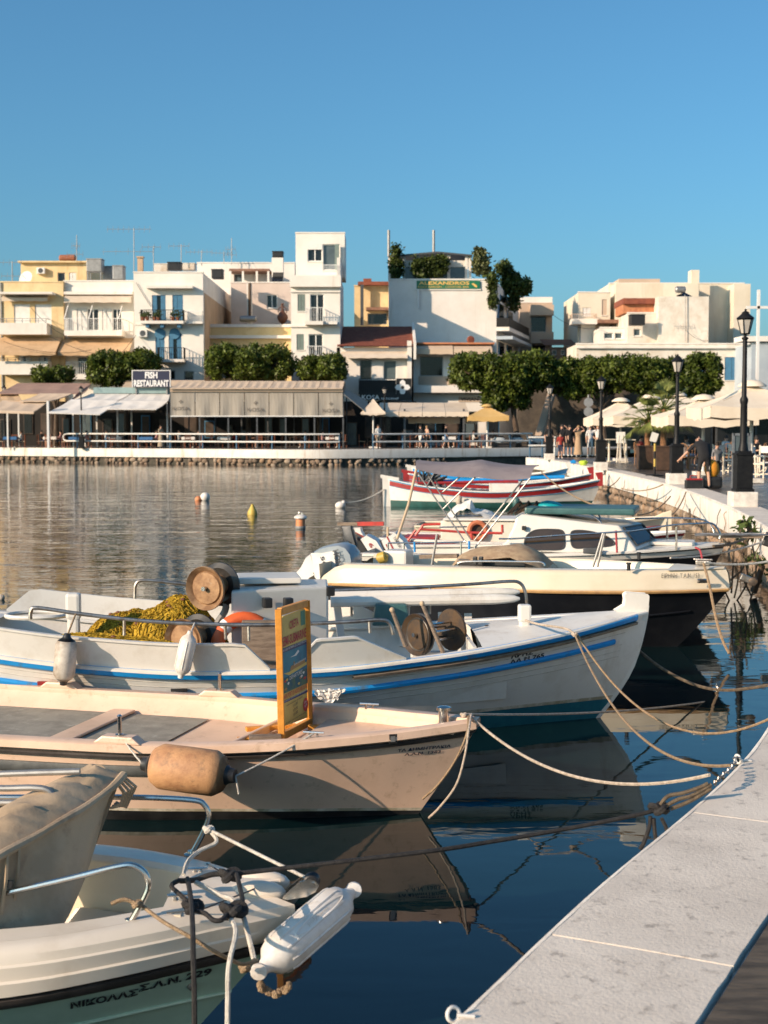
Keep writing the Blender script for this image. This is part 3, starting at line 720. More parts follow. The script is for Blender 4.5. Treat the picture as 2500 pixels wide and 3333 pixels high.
# weather boards above the sheer, with sloping ends
def bulwark(s0, s1, h, cutL, cutR):
    for sd in (-1, 1):
        rows = []
        ss = [s0 + (s1 - s0) * i / 26 for i in range(27)]
        for s in ss:
            f = min(1, (s - s0) / cutL + .03, (s1 - s) / cutR + .03); z0 = B.sheer(s) - .002; z1 = z0 + h * f
            yo = B.hb(s, B.sheer(s)); x = B.x(s, B.sheer(s)); sl = .05 * f
            rows.append([Vector((x, sd * (yo - .01), z0)), Vector((x, sd * (yo - .01 + sl), z1)), Vector((x, sd * (yo + .006 + sl), z1 + .002)), Vector((x, sd * (yo + .008 + sl), z1 + .02)), Vector((x, sd * (yo - .04 + sl), z1 + .022)), Vector((x, sd * (yo - .045 + sl), z1)), Vector((x, sd * (yo - .04), z0))])
        MB().loft(rows, cap=True).build('weather_board', 'white_paint', B.root, smooth=True, local=True, angle=50)
bulwark(.235, .572, .215, .03, .028); bulwark(.592, .715, .235, .03, .055)
# stem head
zt = B.sheer(1)
prof = [(1300 - 0, 0)]
q = [B.pt(*d4(x, y)) for x, y in ((290, 930), (365, 885), (372, 830), (366, 790), (385, 772), (560, 785), (570, 800), (560, 950), (540, 1010), (420, 1010))]
mb = MB(); n_ = len(q); mb.add([Vector((p.x, -.055, p.z)) for p in q] + [Vector((p.x, .055, p.z)) for p in q], [tuple(range(n_)), tuple(range(2 * n_ - 1, n_ - 1, -1))] + [(i, (i + 1) % n_, n_ + (i + 1) % n_, n_ + i) for i in range(n_)])
B.part(mb, 'stem_head', 'white_paint', bevel=.008)
mb = MB().loft([[Vector((B.st(z) - .02, -.028, z)), Vector((B.st(z) + .022, -.018, z)), Vector((B.st(z) + .022, .018, z)), Vector((B.st(z) - .02, .028, z))] for z in np.linspace(-.4, 1.0, 14)])
B.part(mb, 'stem', 'white_paint', smooth=True)
B.text('ΑΡΗΣ', B.pt(*e3(967, 352), -.62).x, B.pt(*e3(967, 352), -.62).z - .034, .1, 'letter_black', slope=.12, bold=.003, fit=(.20, .043))
B.text('ΛΑ Ν 765', B.pt(*e3(965, 378), -.62).x, B.pt(*e3(965, 378), -.62).z - .034, .1, 'letter_black', slope=.12, bold=.003, fit=(.31, .043))
# rails
def rail3(pts, posts, y, r=.016):
    g = B.part(pipe([B.pt(*p, y) for p in pts], r), 'hand_rail', 'dull_steel', smooth=True)
    for (a, b) in posts: B.part(MB().tube([B.pt(*a, y), B.pt(*b, y)], r * .8, 7), 'stanchion', 'dull_steel', smooth=True, parent=g)
rail3([e2(150, 400), e2(152, 362), e2(185, 345), e2(400, 375), e2(700, 408), e2(1000, 424), e2(1350, 428), e3(300, 222), e3(430, 214), e3(470, 228), e3(485, 275)],
      [(e2(610, 405), e2(610, 480)), (e2(1105, 428), e2(1108, 500)), (e2(1220, 428), e2(1222, 505)), (e3(385, 218), e3(388, 268))], -1.14)
rail3([e3(235, 92), e3(500, 82), e3(800, 66), e3(960, 54), e3(1010, 60), e3(1032, 95), e3(1040, 160)], [(e3(637, 80), e3(637, 190)), (e3(310, 88), e3(312, 200))], .98)
rail3([e2(662, 300), e2(665, 235), e2(690, 212), e2(760, 213), e2(960, 235), e2(1150, 255)], [], .98)
# white poles lying along the far rail
for k, (a, b) in enumerate(((e3(225, 118), e3(1010, 98)), (e3(225, 140), e3(1010, 126)))):
    p0, p1 = B.pt(*a, .92 - .1 * k), B.pt(*b, .92 - .1 * k); dd = (p1 - p0)
    B.part(MB().tube([p0, p0 + dd * .86, p0 + dd * .90, p0 + dd * .97, p1], [.05, .05, .046, .036, .015], 10), 'spare_pole', 'white_paint', smooth=True)
# engine casing
yf, yb = -.36, .55
a = B.pt(*e2(1135, 300), yf); b = B.pt(*d3(605, 716), -.05)
xl, xr, zc = a.x, b.x, b.z
cas = B.part(MB().prism([(xl, yf), (xr, -.05), (xr, yb), (xl, yb)], .28, zc), 'engine_casing', 'white_gel', bevel=.02)
B.part(MB().box(((xl + xr) / 2 - .12, .25, zc + .045), (.55, .5, .05), (0, 0, .1)), 'casing_hatch', 'white_gel', bevel=.012, parent=cas)
for (x, y) in ((1312, 318), (1415, 318), (1618, 260)):
    p = B.pt(*e2(x, y), -.30 if x < 1500 else 0.); B.part(MB().box(p + Vector((0, -.02, 0)), (.075, .09, .085), (0, 0, .3)), 'vent_box', 'black_plastic', bevel=.012, parent=cas)
# reels
def reel(cpx, y, r, ax, gap, mface, r2=None):
    c = B.pt(*cpx, y); A = Vector(ax).normalized(); M = axisM(A)
    g = B.part(MB().lathe([(r * .08, -.035), (r * .08, -.01), (r * .70, -.004), (r * .76, .012), (r * .98, -.028), (r, -.022), (r, -.008), (r * .78, .026), (r * .45, .03), (r * .45, gap)], 30, c, M), 'reel_flange', mface, smooth=True)
    B.part(MB().lathe([(r * .45, gap), (r * .78, gap - .02), (r, gap + .005), (r, gap + .02), (r * .95, gap + .028), (r * .6, gap + .01), (.03, gap + .01)], 30, c, M), 'reel_drum', 'galv_dark', smooth=True, parent=g)
    B.part(MB().lathe([(.02, -.05), (.02, gap)], 10, c, M), 'axle', 'steel', parent=g)
    return c, A
c_, A_ = reel(g6(805, 262), -.35, .19, (.47, .88, .04), .22, 'rust_disc')
B.part(pipe([c_ + A_ * .24, c_ + A_ * .22 + Vector((.05, 0, -.2)), c_ + A_ * .2 + Vector((-.02, 0, -.36)), c_ + A_ * .2 + Vector((0, 0, -.6))], .03), 'reel_arm', 'mid_grey', smooth=True)
B.part(pipe([c_ + A_ * .24 + Vector((.1, 0, -.05)), c_ + A_ * .22 + Vector((.2, 0, -.2)), c_ + A_ * .2 + Vector((.16, 0, -.45))], .016), 'reel_brace', 'black_plastic', smooth=True)
reel(g6(610, 730), -.55, .185, (.47, .88, .04), .22, 'rust_disc')
c_, A_ = reel(e3(585, 275), -.15, .185, (.80, .6, .0), .02, 'dark_iron')
c2_ = B.pt(*e3(727, 255), .10)
B.part(MB().lathe([(.02, -.015), (.185, -.012), (.19, 0), (.185, .012), (.02, .015)], 30, c2_, axisM((.80, .6, 0))), 'winch_disc', 'dark_iron', smooth=True)
for k in range(5):
    an = 2 * math.pi * k / 5 + .4; off = axisM((.8, .6, 0)) @ Vector((.075 * math.cos(an), .075 * math.sin(an), 0))
    B.part(MB().tube([c_ + off, c2_ + off], .012, 8), 'winch_rod', 'steel', smooth=True)
B.part(MB().box((c_ + c2_) / 2 + Vector((0, 0, -.28)), (.42, .10, .22)), 'winch_bed', 'white_paint', bevel=.01)
for (a, b) in ((e3(480, 172), e3(522, 285)), (e3(605, 146), e3(692, 350))):
    p0, p1 = B.pt(*a, -.35), B.pt(*b, -.35); d_ = p1 - p0
    B.part(MB().tube([p0, p0 + d_ * .5, p1 + d_ * .35], [.018, .018, .02], 8), 'tiller_stick', 'wood_weathered', smooth=True); B.part(MB().sphere(p0, .023, 10), 'stick_knob', 'wood_light', smooth=True)
for (x0, y0, x1, y1) in ((812, 250, 838, 325), (873, 236, 888, 318)):
    B.part(MB().bar(B.pt(*e3(x0, y0), .1), B.pt(*e3(x1, y1), .1) + Vector((0, 0, -.1)), .045, .03), 'iron_post', 'dark_iron', bevel=.005)
p = B.pt(*e3(1030, 185), -.1); B.part(MB().box(p, (.11, .11, .15)).box(p + Vector((0, 0, -.2)), (.09, .09, .3)), 'mooring_bitt', 'white_paint', bevel=.02)
p = B.pt(*e2(361, 335), -.35); B.part(MB().box(p, (.12, .12, .22)).box(p + Vector((0, 0, -.25)), (.10, .10, .35)), 'mooring_bitt', 'white_paint', bevel=.025)
p = B.pt(*e3(475, 190), .75); B.part(MB().box(p, (.36, .16, .20), taper=.8), 'bait_tub', 'dark_teal', bevel=.02)
for (x, y, dx) in ((250, 190, .05), (545, 190, -.05), (690, 240, 0), (800, 245, 0)):
    p = B.pt(*e3(x, y), .9); B.part(MB().bar(p + Vector((0, .1, .12)), p + Vector((dx, -.05, -.3)), .07, .02), 'side_knee', 'white_paint')
B.part(MB().box(B.pt(*e2(1285, 470), -.5) + Vector((0, 0, -.1)), (.33, .08, .42)), 'wooden_panel', 'wood_weathered', bevel=.008)
p = B.pt(*e2(180, 380), 0); B.part(torus(p, .2, .02, Matrix.Diagonal((1.3, 1, 1)), 20, 6), 'hatch_ring', 'white_paint', smooth=True)
# plank scuppers, tail light
B.part(MB().box(B.p(.34, B.sheer(.34) - .17, -1, .012), (.13, .02, .03)), 'tail_light', 'red_paint')
p = B.pt(*e2(880, 748), -1.17); B.part(MB().box(p + Vector((0, -.005, 0)), (.13, .02, .022)), 'scupper', 'boot_black')
# fenders on its side
fender('fender', 'stained grey white fender with black top on the blue striped boat', B.W(B.pt(*e2(330, 470), -1.34)), B.W(B.pt(*e2(310, 725), -1.34)), .085, 'fender_grey', 'black_plastic')
fender('fender', 'slim white ribbed fender hanging mid side of the blue striped boat', B.W(B.pt(*e2(935, 458), -1.34)), B.W(B.pt(*e2(885, 690), -1.34)), .066, 'fender_white', None, ribs=6)
rope('fender_line', [B.W(B.pt(*e2(372, 375), -1.16)), B.W(B.pt(*e2(350, 430), -1.30)), B.W(B.pt(*e2(335, 470), -1.34))], .008, 'rope_tan', 'short line holding the grey fender to the rail')
rope('fender_line', [B.W(B.pt(*e2(955, 420), -1.16)), B.W(B.pt(*e2(948, 440), -1.26)), B.W(B.pt(*e2(938, 462), -1.34))], .008, 'rope_pale', 'short line holding the slim white fender to the rail')
pc = B.pt(*e3(222, 515), -1.22); rows = []
for i in range(13):
    u = i / 12; hh = .075 * (1 - abs(u - .45) * 1.3) + random.uniform(-.012, .012)
    rows.append([pc + Vector(((u - .5) * .24 + random.uniform(-.008, .008), random.uniform(-.03, .0), .03 - hh * v * 1.6 + random.uniform(-.006, .006))) for v in np.linspace(0, 1, 9)])
o = MB().loft(rows, ring_closed=False); o.v = [B.M @ v for v in o.v]; tag(o.build('plastic_rag', 'fender_white'), 'crumpled translucent plastic caught on the lower blue strake', 'rag')
# lifebuoy
c = B.pt(*e2(1200, 528), -.40); Mx = axisM((.15, -1, .25))
lb = thing('lifebuoy', B.W(c), 'orange lifebuoy with white bands leaning on the white engine casing', 'lifebuoy')
Mw = B.M.to_3x3() @ Mx; cw = B.W(c); body = torus(cw, .225, .062, Mw, 32, 12).build('ring', 'life_orange', lb, smooth=True)
for k in range(4):
    t0 = math.pi * (.25 + .5 * k); pts = [cw + Mw @ Vector((.225 * math.cos(t0 + q), .225 * math.sin(t0 + q), 0)) for q in (-.14, -.05, .05, .14)]
    MB().tube(pts, .064, 12, cap=False).build('band', 'sign_white', lb, smooth=True)
# nets
def net_heap(label, c, rx, ry, h, seed, nstr=800):
    rnd = random.Random(seed); th = thing('fishing_net', B.W(c), label, 'fishing net'); cx, cy, cz = c
    mb = MB(); N = 30; rows = []
    ph = [rnd.uniform(0, 6.28) for _ in range(8)]
    def hf(u, v):
        r2 = u * u + v * v; base = max(0, 1 - r2) ** .8
        return h * base * (1 + .07 * math.sin(4 * u + ph[0]) * math.cos(3 * v + ph[1])) + base * (.022 * math.sin(7 * u + ph[2] + 3 * v) + .014 * math.sin(15 * v + ph[3] + 9 * u))
    for i in range(N + 1):
        u = -1 + 2 * i / N; rows.append([Vector((cx + rx * u, cy + ry * (-1 + 2 * j / N), cz + hf(u, -1 + 2 * j / N) + rnd.uniform(-.008, .008))) for j in range(N + 1)])
    mb.loft(rows, ring_closed=False); mb.v = [B.M @ v for v in mb.v]
    mb.build('heap', 'net_yellow', th, smooth=True)
    st = MB(); fl = []
    for k in range(nstr):
        u, v = rnd.uniform(-.95, .95), rnd.uniform(-.95, .6)
        if u * u + v * v > .96: continue
        a = rnd.uniform(0, 6.28); pts = []
        for q in range(7):
            a += rnd.uniform(-.7, .7); u += .045 * math.cos(a); v += .045 * math.sin(a)
            pts.append(B.M @ Vector((cx + rx * u, cy + ry * v, cz + hf(max(-1, min(1, u)), max(-1, min(1, v))) + rnd.uniform(.0, .022))))
        st.tube(pts, .0045, 3, cap=False)
        if k % 24 == 0: fl.append(pts[3])
    o = st.build('mesh_strands', 'net_yellow', th); o['kind'] = 'stuff'
    for p in fl: MB().sphere(p, (.022, .014, .014), 8).build('net_float', 'net_float', th, smooth=True)
zf = .62
pa = B.pt(*e2(600, 400), -.1); pb = B.pt(*e2(830, 400), -.15); pc = B.pt(*e2(560, 450), -.75)
net_heap('rounded yellow fishing net heap nearer the stern', (pa.x, .05, .55), .46, .55, .40, 1)
net_heap('tall yellow fishing net heap beside the big reel', (pb.x, .05, .55), .54, .55, .52, 2)
net_heap('low spread of yellow fishing net along the rail', (pc.x - .15, -.58, .5), 1.1, .46, .36, 3, 1000)

# ================================================================== pink boat with the sign board (second from the front)
B = B2 = Boat('rowing_boat', 1364, 2647, -15, 5.3,
    [(0, .62), (.4, .545), (.7, .555), (.9, .61), (1, .66)],
    [(0, .70), (.3, .86), (.6, .84), (.8, .62), (.92, .32), (.975, .13), (1, .04)],
    [(0, .58), (.3, .74), (.6, .70), (.8, .44), (.92, .20), (1, .015)],
    [(0, .2), (.5, .25), (1, .3)], [(-.4, -.25), (0, 0), (.25, .17), (.5, .33), (.7, .42)],
    'pale pink rowing boat with black rubbing band carrying the sign', pw=1.1)
B.band('boot_top', 'boot_black', -.25, lambda s: .075 - .05 * s ** 6, nz=4)
B.band('hull_side', 'pink_gel', lambda s: .075 - .05 * s ** 6, lambda s: B2.sheer(s), nz=10)
B.band('waterline_stain', 'waterline_stain', lambda s: .075 - .05 * s ** 6, lambda s: .095 - .05 * s ** 6, nz=1, off=.002)
B.strip('rubbing_band', 'black_rub', lambda s: B2.sheer(s) - .085, .017, .028)
B.strip('lower_strake', 'grey_rub', lambda s: B2.sheer(s) - .20 + .02 * s, .036, .022, s1=.74)
B.strip('gunwale_lip', 'pink_gel', lambda s: B2.sheer(s) - .035, .03, .028)
B.gunwale('pink_gel', .085, over=.035, th=.05)
B.inner('pink_gel', .07, .40, s1=.965)
B.deck('pink_gel', .405, .12, .0, .95, 'sole')
B.deck('grey_deck', .415, .17, .0, .635, 'non_slip_panel')
p0 = B.ptz(*e4(940, 140), .5); p1 = B.ptz(*e4(752, 222), .5)
B.part(MB().bar((p0.x, .66, .445), (p0.x - .12, -.66, .445), .035, .06), 'deck_ridge', 'pink_gel', bevel=.01)
xm = B.ptz(*e4(300, 170), .43).x
B.part(MB().box((xm, 0, .43), (.18, 1.36, .02), (0, 0, .0)), 'hatch_strip', 'pink_gel', bevel=.008); B.part(MB().box((xm - .10, 0, .425), (.012, 1.34, .012)), 'hatch_gap', 'boot_black')
B.deck('pink_gel', lambda s: B2.sheer(s) - .09, .07, .80, .97, 'fore_deck')
def rowlock(px, sd):
    p = B.pt(*px, sd * .80); s = B.s_at(p.x, .55); y = B.hb(s, .55) - .03; z = B.sheer(s)
    g = B.part(MB().loft([[Vector((p.x + sx, sd * (y - .05), z + .002)), Vector((p.x + sx * .62, sd * (y - .05), z + hz)), Vector((p.x + sx * .62, sd * (y + .05), z + hz)), Vector((p.x + sx, sd * (y + .055), z + .002))] for sx, hz in ((-.17, .05), (.17, .05))], cap=True), 'rowlock_pad', 'pink_gel', bevel=.012)
    B.part(MB().lathe([(.03, z + .05), (.03, z + .058), (.014, z + .062), (.014, z + .17), (.017, z + .175), (.010, z + .185)], 10, (p.x, sd * y, 0)), 'rowlock_pin', 'steel', smooth=True, parent=g)
    return Vector((p.x, sd * y, z))
RL = rowlock(e4(405, 190), -1); rowlock(e4(742, 60), 1); rowlock(e4(200, 30), 1)
p = B.pt(*e4(1297, 212), -.46); s = B.s_at(p.x, .55); pl = B.p(s, B.sheer(s) - .03, -1, .036)
tl = B.p(s + .02, B.sheer(s) - .03, -1, .036) - B.p(s - .02, B.sheer(s) - .03, -1, .036); an = math.atan2(tl.y, tl.x)
g = B.part(MB().box(pl, (.055, .012, .062), (0, 0, an)), 'reflector', 'black_plastic', bevel=.004); B.part(MB().box(pl + Vector((0, -.007, 0)), (.03, .012, .036), (0, 0, an)), 'reflector_lens', 'aluminium', parent=g)
xb = B.ptz(*e4(1485, 160), .64).x; B.part(MB().lathe([(.035, .55), (.035, .70), (.05, .705), (.05, .725), (.02, .735)], 14, (xb, .02, 0)), 'bow_bollard', 'steel', smooth=True)
B.part(MB().box((xb + .02, 0, .58), (.16, .26, .05)), 'bow_block', 'pink_gel', bevel=.012)
for px, sd in ((e4(1260, 92), 1), (e4(1050, 210), -1)):
    p = B.pt(*px, sd * .55); s = B.s_at(p.x, .56); c = Vector((p.x, sd * (B.hb(s, .56) - .05), B.sheer(s)))
    B.part(MB().tube([c + Vector((-.07, 0, .035)), c + Vector((.07, 0, .035))], .009, 7).tube([c + Vector((-.025, 0, 0)), c + Vector((-.025, 0, .035))], .009, 6).tube([c + Vector((.025, 0, 0)), c + Vector((.025, 0, .035))], .009, 6), 'cleat', 'steel', smooth=True)
CLEAT2 = c
q = B.pt(*e4(1312, 285), -.5); B.text('ΤΑ ΔΗΜΗΤΡΑΚΙΑ', q.x, q.z, .05, 'letter_blue', slope=.03, shear=.2, bold=.0012, fit=(.31, .022))
q = B.pt(*e4(1328, 303), -.5); B.text('Λ.Α.Ν. 1383', q.x, q.z, .05, 'letter_blue', slope=.03, shear=.2, bold=.0012, fit=(.22, .021))
# orange fender
fa, fb = B.W(B.pt(*e4(480, 296), -.98)), B.W(B.pt(*e4(795, 338), -.98))
fender('fender', 'worn orange brown barrel fender with black ends on the pink boat', fa, fb, .142, 'fender_orange', 'black_plastic', seg=24)
rope('fender_line', sag(fa, B.W(RL + Vector((0, 0, .06))), .01), .006, 'rope_pale', 'thin line from the orange fender up to the rowlock')
rope('fender_line', sag(fb, B.W(CLEAT2 + Vector((0, 0, .03))), .01), .006, 'rope_pale', 'thin line from the orange fender to the bow cleat')
rope('line_tail', sag(fb, fb + Vector((.02, -.01, -.11)), 0), .006, 'rope_pale', 'frayed tail hanging from the orange fender')
# sign board on its deck
bl, br = atz(*(860 + 225 * .235, 1920 + 2075 * .235), .44), atz(*(860 + 645 * .235, 1920 + 1850 * .235), .44)
ux = (br - bl); Wd = ux.length; ux.normalize(); Hh = .90; lean = Vector((-.02, 0, 1)).normalized(); nrm = ux.cross(lean).normalized()
if nrm.x < 0: nrm = -nrm
sg = thing('sign_board', bl, 'orange framed board advertising a semi submarine on the pink boat', 'sign')
def sgp(u, v, d=0.): return bl + ux * (u * Wd) + lean * (v * Hh) + nrm * d
for u in (0.035, .965): MB().bar(sgp(u, 0), sgp(u, 1.0), .045, .045).build('upright', 'orange_wood', sg, bevel=.004)
for v in (.02, .98): MB().bar(sgp(.07, v), sgp(.93, v), .038, .05).build('crossbar', 'orange_wood', sg, bevel=.004)
def panel(u0, u1, v0, v1, d, name, m, parent): return MB().quad(sgp(u0, v0, d), sgp(u1, v0, d), sgp(u1, v1, d), sgp(u0, v1, d)).build(name, m, parent)
post = MB().add([sgp(u, v, .0) for u, v in ((.1, .09), (.9, .06), (.92, .92), (.86, .945), (.18, .935), (.1, .91))] + [sgp(u, v, -.006) for u, v in ((.1, .09), (.9, .06), (.92, .92), (.86, .945), (.18, .935), (.1, .91))], [tuple(range(6)), tuple(range(11, 5, -1))] + [(i, (i + 1) % 6, 6 + (i + 1) % 6, 6 + i) for i in range(6)]).build('poster', 'poster_yellow', sg)
sub(post, sg)
panel(.1, .915, .655, .69, .002, 'navy_strip', 'poster_navy', post); panel(.1, .915, .46, .655, .002, 'sea_picture', 'poster_sea', post); panel(.1, .915, .34, .46, .002, 'seabed_picture', 'poster_deep', post)
panel(.1, .912, .265, .285, .002, 'navy_strip', 'poster_navy', post); panel(.74, .88, .815, .93, .002, 'green_patch', 'poster_green', post)
def blob(pts, m, d, name): MB().add([sgp(u, v, d) for u, v in pts], [tuple(range(len(pts)))]).build(name, m, post)
blob([(.28, .47), (.14, .495), (.3, .49), (.9, .515), (.9, .49), (.32, .465)], 'poster_yellow', .003, 'drawn_hull')
blob([(.34, .495), (.38, .53), (.46, .53), (.47, .56), (.49, .56), (.5, .53), (.84, .54), (.84, .51), (.56, .50)], 'poster_brown', .0032, 'drawn_deckhouse')
blob([(.36, .60), (.5, .605), (.62, .635), (.66, .62), (.56, .595)], 'poster_white', .003, 'drawn_cloud')
for k in range(9):
    u, v = random.uniform(.18, .84), random.uniform(.36, .44); w_ = random.uniform(.03, .06)
    blob([(u - w_, v), (u, v + .012), (u + w_, v + .004), (u + w_ * .2, v - .012)], random.choice(['poster_red', 'poster_yellow', 'poster_green', 'poster_white', 'poster_brown']), .003, 'drawn_fish')
blob([(.83 + .085 * math.cos(t), .175 + .055 * math.sin(t)) for t in np.linspace(0, 6.0, 16)], 'poster_red', .003, 'red_badge')
def sl(s, u0, u1, v0, v1, m, d=.0045, bold=0.): lettering(s, lambda a, b: sgp(u0 + a * (u1 - u0), v0 + b * (v1 - v0) + .012 * a, d), m, post, 1., 0, bold, fit=(1, 1))
sl('CRETA', .36, .66, .815, .88, 'poster_red', bold=.02); sl('SEMI-SUBMARINE', .12, .90, .70, .775, 'poster_red', bold=.02)
sl('DISCOVER THE MARINE LIFE OF AGIOS NIKOLAOS', .12, .90, .662, .682, 'poster_white'); sl('SEMI-SUBMARINE', .46, .86, .525, .54, 'poster_white', .0065)
sl('DEPARTURES', .32, .74, .425, .455, 'poster_white'); sl('MAIN PORT OF AGIOS NIKOLAOS', .11, .90, .293, .33, 'poster_red', bold=.01)
sl('DEPARTURES: EVERY DAY (WEATHER PERMITTING)', .12, .90, .268, .282, 'poster_white'); sl('11:00', .42, .56, .20, .222, 'letter_black'); sl('13:00', .42, .56, .165, .187, 'letter_black'); sl('15:00', .42, .56, .13, .152, 'letter_black')
sl('info and tickets on board', .2, .72, .232, .245, 'letter_black'); sl('all ages welcome from port', .16, .84, .095, .11, 'letter_black'); sl('semi-submarine glass bottom boat', .16, .74, .07, .082, 'letter_black')
sl('ONLY', .775, .885, .185, .20, 'poster_white'); sl('EUR', .79, .87, .155, .172, 'poster_white')
for (a, b) in ((e4(800, 215), e4(945, 212)), (e4(830, 180), e4(1000, 168)), (e4(1040, 172), e4(1192, 174))):
    p0, p1 = atz(*a, .45), atz(*b, .45); MB().bar(p0, p1, .05, .03).build('foot_plank', 'orange_wood', sg, bevel=.004)
pw_ = atz(*e4(895, 207), .47); tag(MB().box(pw_, (.22, .08, .03), (0, 0, .1)).build('plank_scrap', 'wood_weathered', bevel=.004), 'loose weathered wooden block at the foot of the sign', 'plank')
for (px, py) in (((895 + 0, 2300), (1000, 2290)),): pass

# ================================================================== mint green boat with covered console (nearest)
B = B1 = Boat('motor_boat', 0, 0, -3, 4.6,
    [(0, .64), (.5, .655), (.8, .675), (.93, .69), (1, .69)],
    [(0, .85), (.4, .95), (.6, .94), (.74, .87), (.82, .78), (.894, .58), (.953, .34), (1, .14)],
    [(0, .65), (.4, .74), (.6, .66), (.74, .52), (.82, .40), (.894, .25), (.953, .11), (1, .01)],
    [(0, .2), (.5, .3), (1, .3)], [(-.4, -.30), (0, 0), (.3, .25), (.55, .45), (.70, .54), (.8, .56)],
    'cream and mint green motor boat with covered console, nearest the camera', pw=1.15, origin=(-.86, 5.64, 0))
z1 = lambda s: B1.sheer(s) - .215 + .045 * s; z2 = lambda s: z1(s) - .055
B.band('hull_side', 'seafoam', -.3, z2, nz=10)
B.strip('lower_chine', 'seafoam', lambda s: z2(s) - .19, .01, .012)
B.band('rubbing_band', 'black_rub', z2, z1, nz=3, off=.012)
B.strip('rub_insert', 'black_rub', lambda s: (z1(s) + z2(s)) / 2, .022, .014, base=.012)
# topside moulding with steps and a rounded shoulder up to the deck
mb = MB()
for sd in (-1, 1):
    rows = []
    for s in B.S(44):
        zt, zl = B.sheer(s), z1(s); y = lambda z, o: sd * max(B.hb(s, zl) + o, .0); x = lambda z: B.x(s, z)
        h = zt - zl
        ring = []
        for f, o_ in ((0, .012), (.02, .022), (.30, .016), (.34, .004), (.62, -.006), (.66, -.018), (.84, -.028), (.94, -.046), (1, -.075), (1.01, -.12)):
            ring.append(Vector((B.x(s, zl + h * f) - (.10 * (max(0, f - .8) / .2) * s ** 8), y(0, o_ if s < .97 else o_ * (1 - s) / .03), zl + h * f)))
        rows.append(ring)
    mb.loft(rows, ring_closed=False)
B.part(mb, 'topside', 'cream_deck', smooth=True)
# side decks and foredeck
def d1y(s): return max(B1.hb(s, z1(s)) - .11, .0)
mb = MB()
for sd in (-1, 1):
    mb.loft([[Vector((B.x(s, B.sheer(s)) - .10 * s ** 8 * 1.0, sd * d1y(s), B.sheer(s) + .002)), Vector((B.x(s, .7), sd * max(d1y(s) - .13, .0), B.sheer(s) + .006)), Vector((B.x(s, .7), sd * max(d1y(s) - .15, .0), B.sheer(s) - .02))] for s in B.S(30, 0, .915)], ring_closed=False)
B.part(mb, 'side_deck', 'cream_deck', smooth=True)
mb = MB(); rows = []
for s in B.S(24, .905, 1.0):
    y = d1y(s); c_ = .012 + .03 * max(0, (s - .8) / .2)
    rows.append([Vector((B.x(s, B.sheer(s)) - .10 * s ** 8, y * k, B.sheer(s) + .002 + c_ * (1 - k * k))) for k in np.linspace(-1, 1, 13)])
mb.loft(rows, ring_closed=False)
fd = B.part(mb, 'fore_deck', 'cream_deck', smooth=True)
mb = MB()
for sd in (-1, 1):
    mb.loft([[Vector((B.x(s, .7), sd * max(d1y(s) - .148, .0), B.sheer(s) - .015)), Vector((B.x(s, .7), sd * max(d1y(s) - .17, .0), .5)), Vector((B.x(s, .7), sd * max(d1y(s) - .20, .0), .35))] for s in B.S(26, 0, .915)], ring_closed=False)
B.part(mb, 'inner_side', 'cream_gel', smooth=True)
B.deck('cream_gel', .36, .14, 0, .92, 'cockpit_sole')
xs_ = B.x(.908, .69); yy = d1y(.908)
B.part(MB().bb(xs_ - .005, xs_ + .02, -yy, yy, .50, B.sheer(.908) + .004).bb(xs_ - .005, xs_ + .02, -.2, .2, .35, .50), 'bulkhead', 'cream_gel')
xq = B.x(.80, .6); B.part(MB().prism([(xq, -.40), (xs_, -.20), (xs_, .20), (xq, .40)], .355, .47), 'bow_seat', 'cream_gel', bevel=.03)
# moulded humps either side of the bow roller
xt = B.x(1, .69)
for sy in (-.085, .085):
    B.part(MB().sphere((xt - .19, sy * .75, B.sheer(.97) + .006), (.12, .05, .05), 18), 'bow_hump', 'cream_deck', smooth=True)
br_ = B.IM @ at(*e5(1375, 612), 5.55)
g = B.part(MB(), 'bow_roller', 'steel')
for sy in (-.035, .035):
    pts = [(-.09, -.03), (-.07, -.035), (.01, -.02), (.045, .0), (.058, .025), (.045, .046), (.02, .052), (-.02, .04), (-.085, -.018)]
    n_ = len(pts); mb = MB(); mb.add([br_ + Vector((x, sy - .003, z)) for x, z in pts] + [br_ + Vector((x, sy + .003, z)) for x, z in pts], [tuple(range(n_)), tuple(range(2 * n_ - 1, n_ - 1, -1))] + [(i, (i + 1) % n_, n_ + (i + 1) % n_, n_ + i) for i in range(n_)])
    B.part(mb, 'roller_cheek', 'steel', parent=g)
    B.part(MB().lathe([(.012, 0), (.012, .006)], 6, br_ + Vector((.035, sy - .009 if sy < 0 else sy + .003, .03)), axisM((0, 1, 0))), 'roller_bolt', 'steel', parent=g)
B.part(MB().lathe([(.028, -.03), (.034, -.025), (.024, 0), (.034, .025), (.028, .03)], 18, br_ + Vector((.025, 0, .03)), axisM((0, 1, 0))), 'roller', 'black_plastic', smooth=True, parent=g)
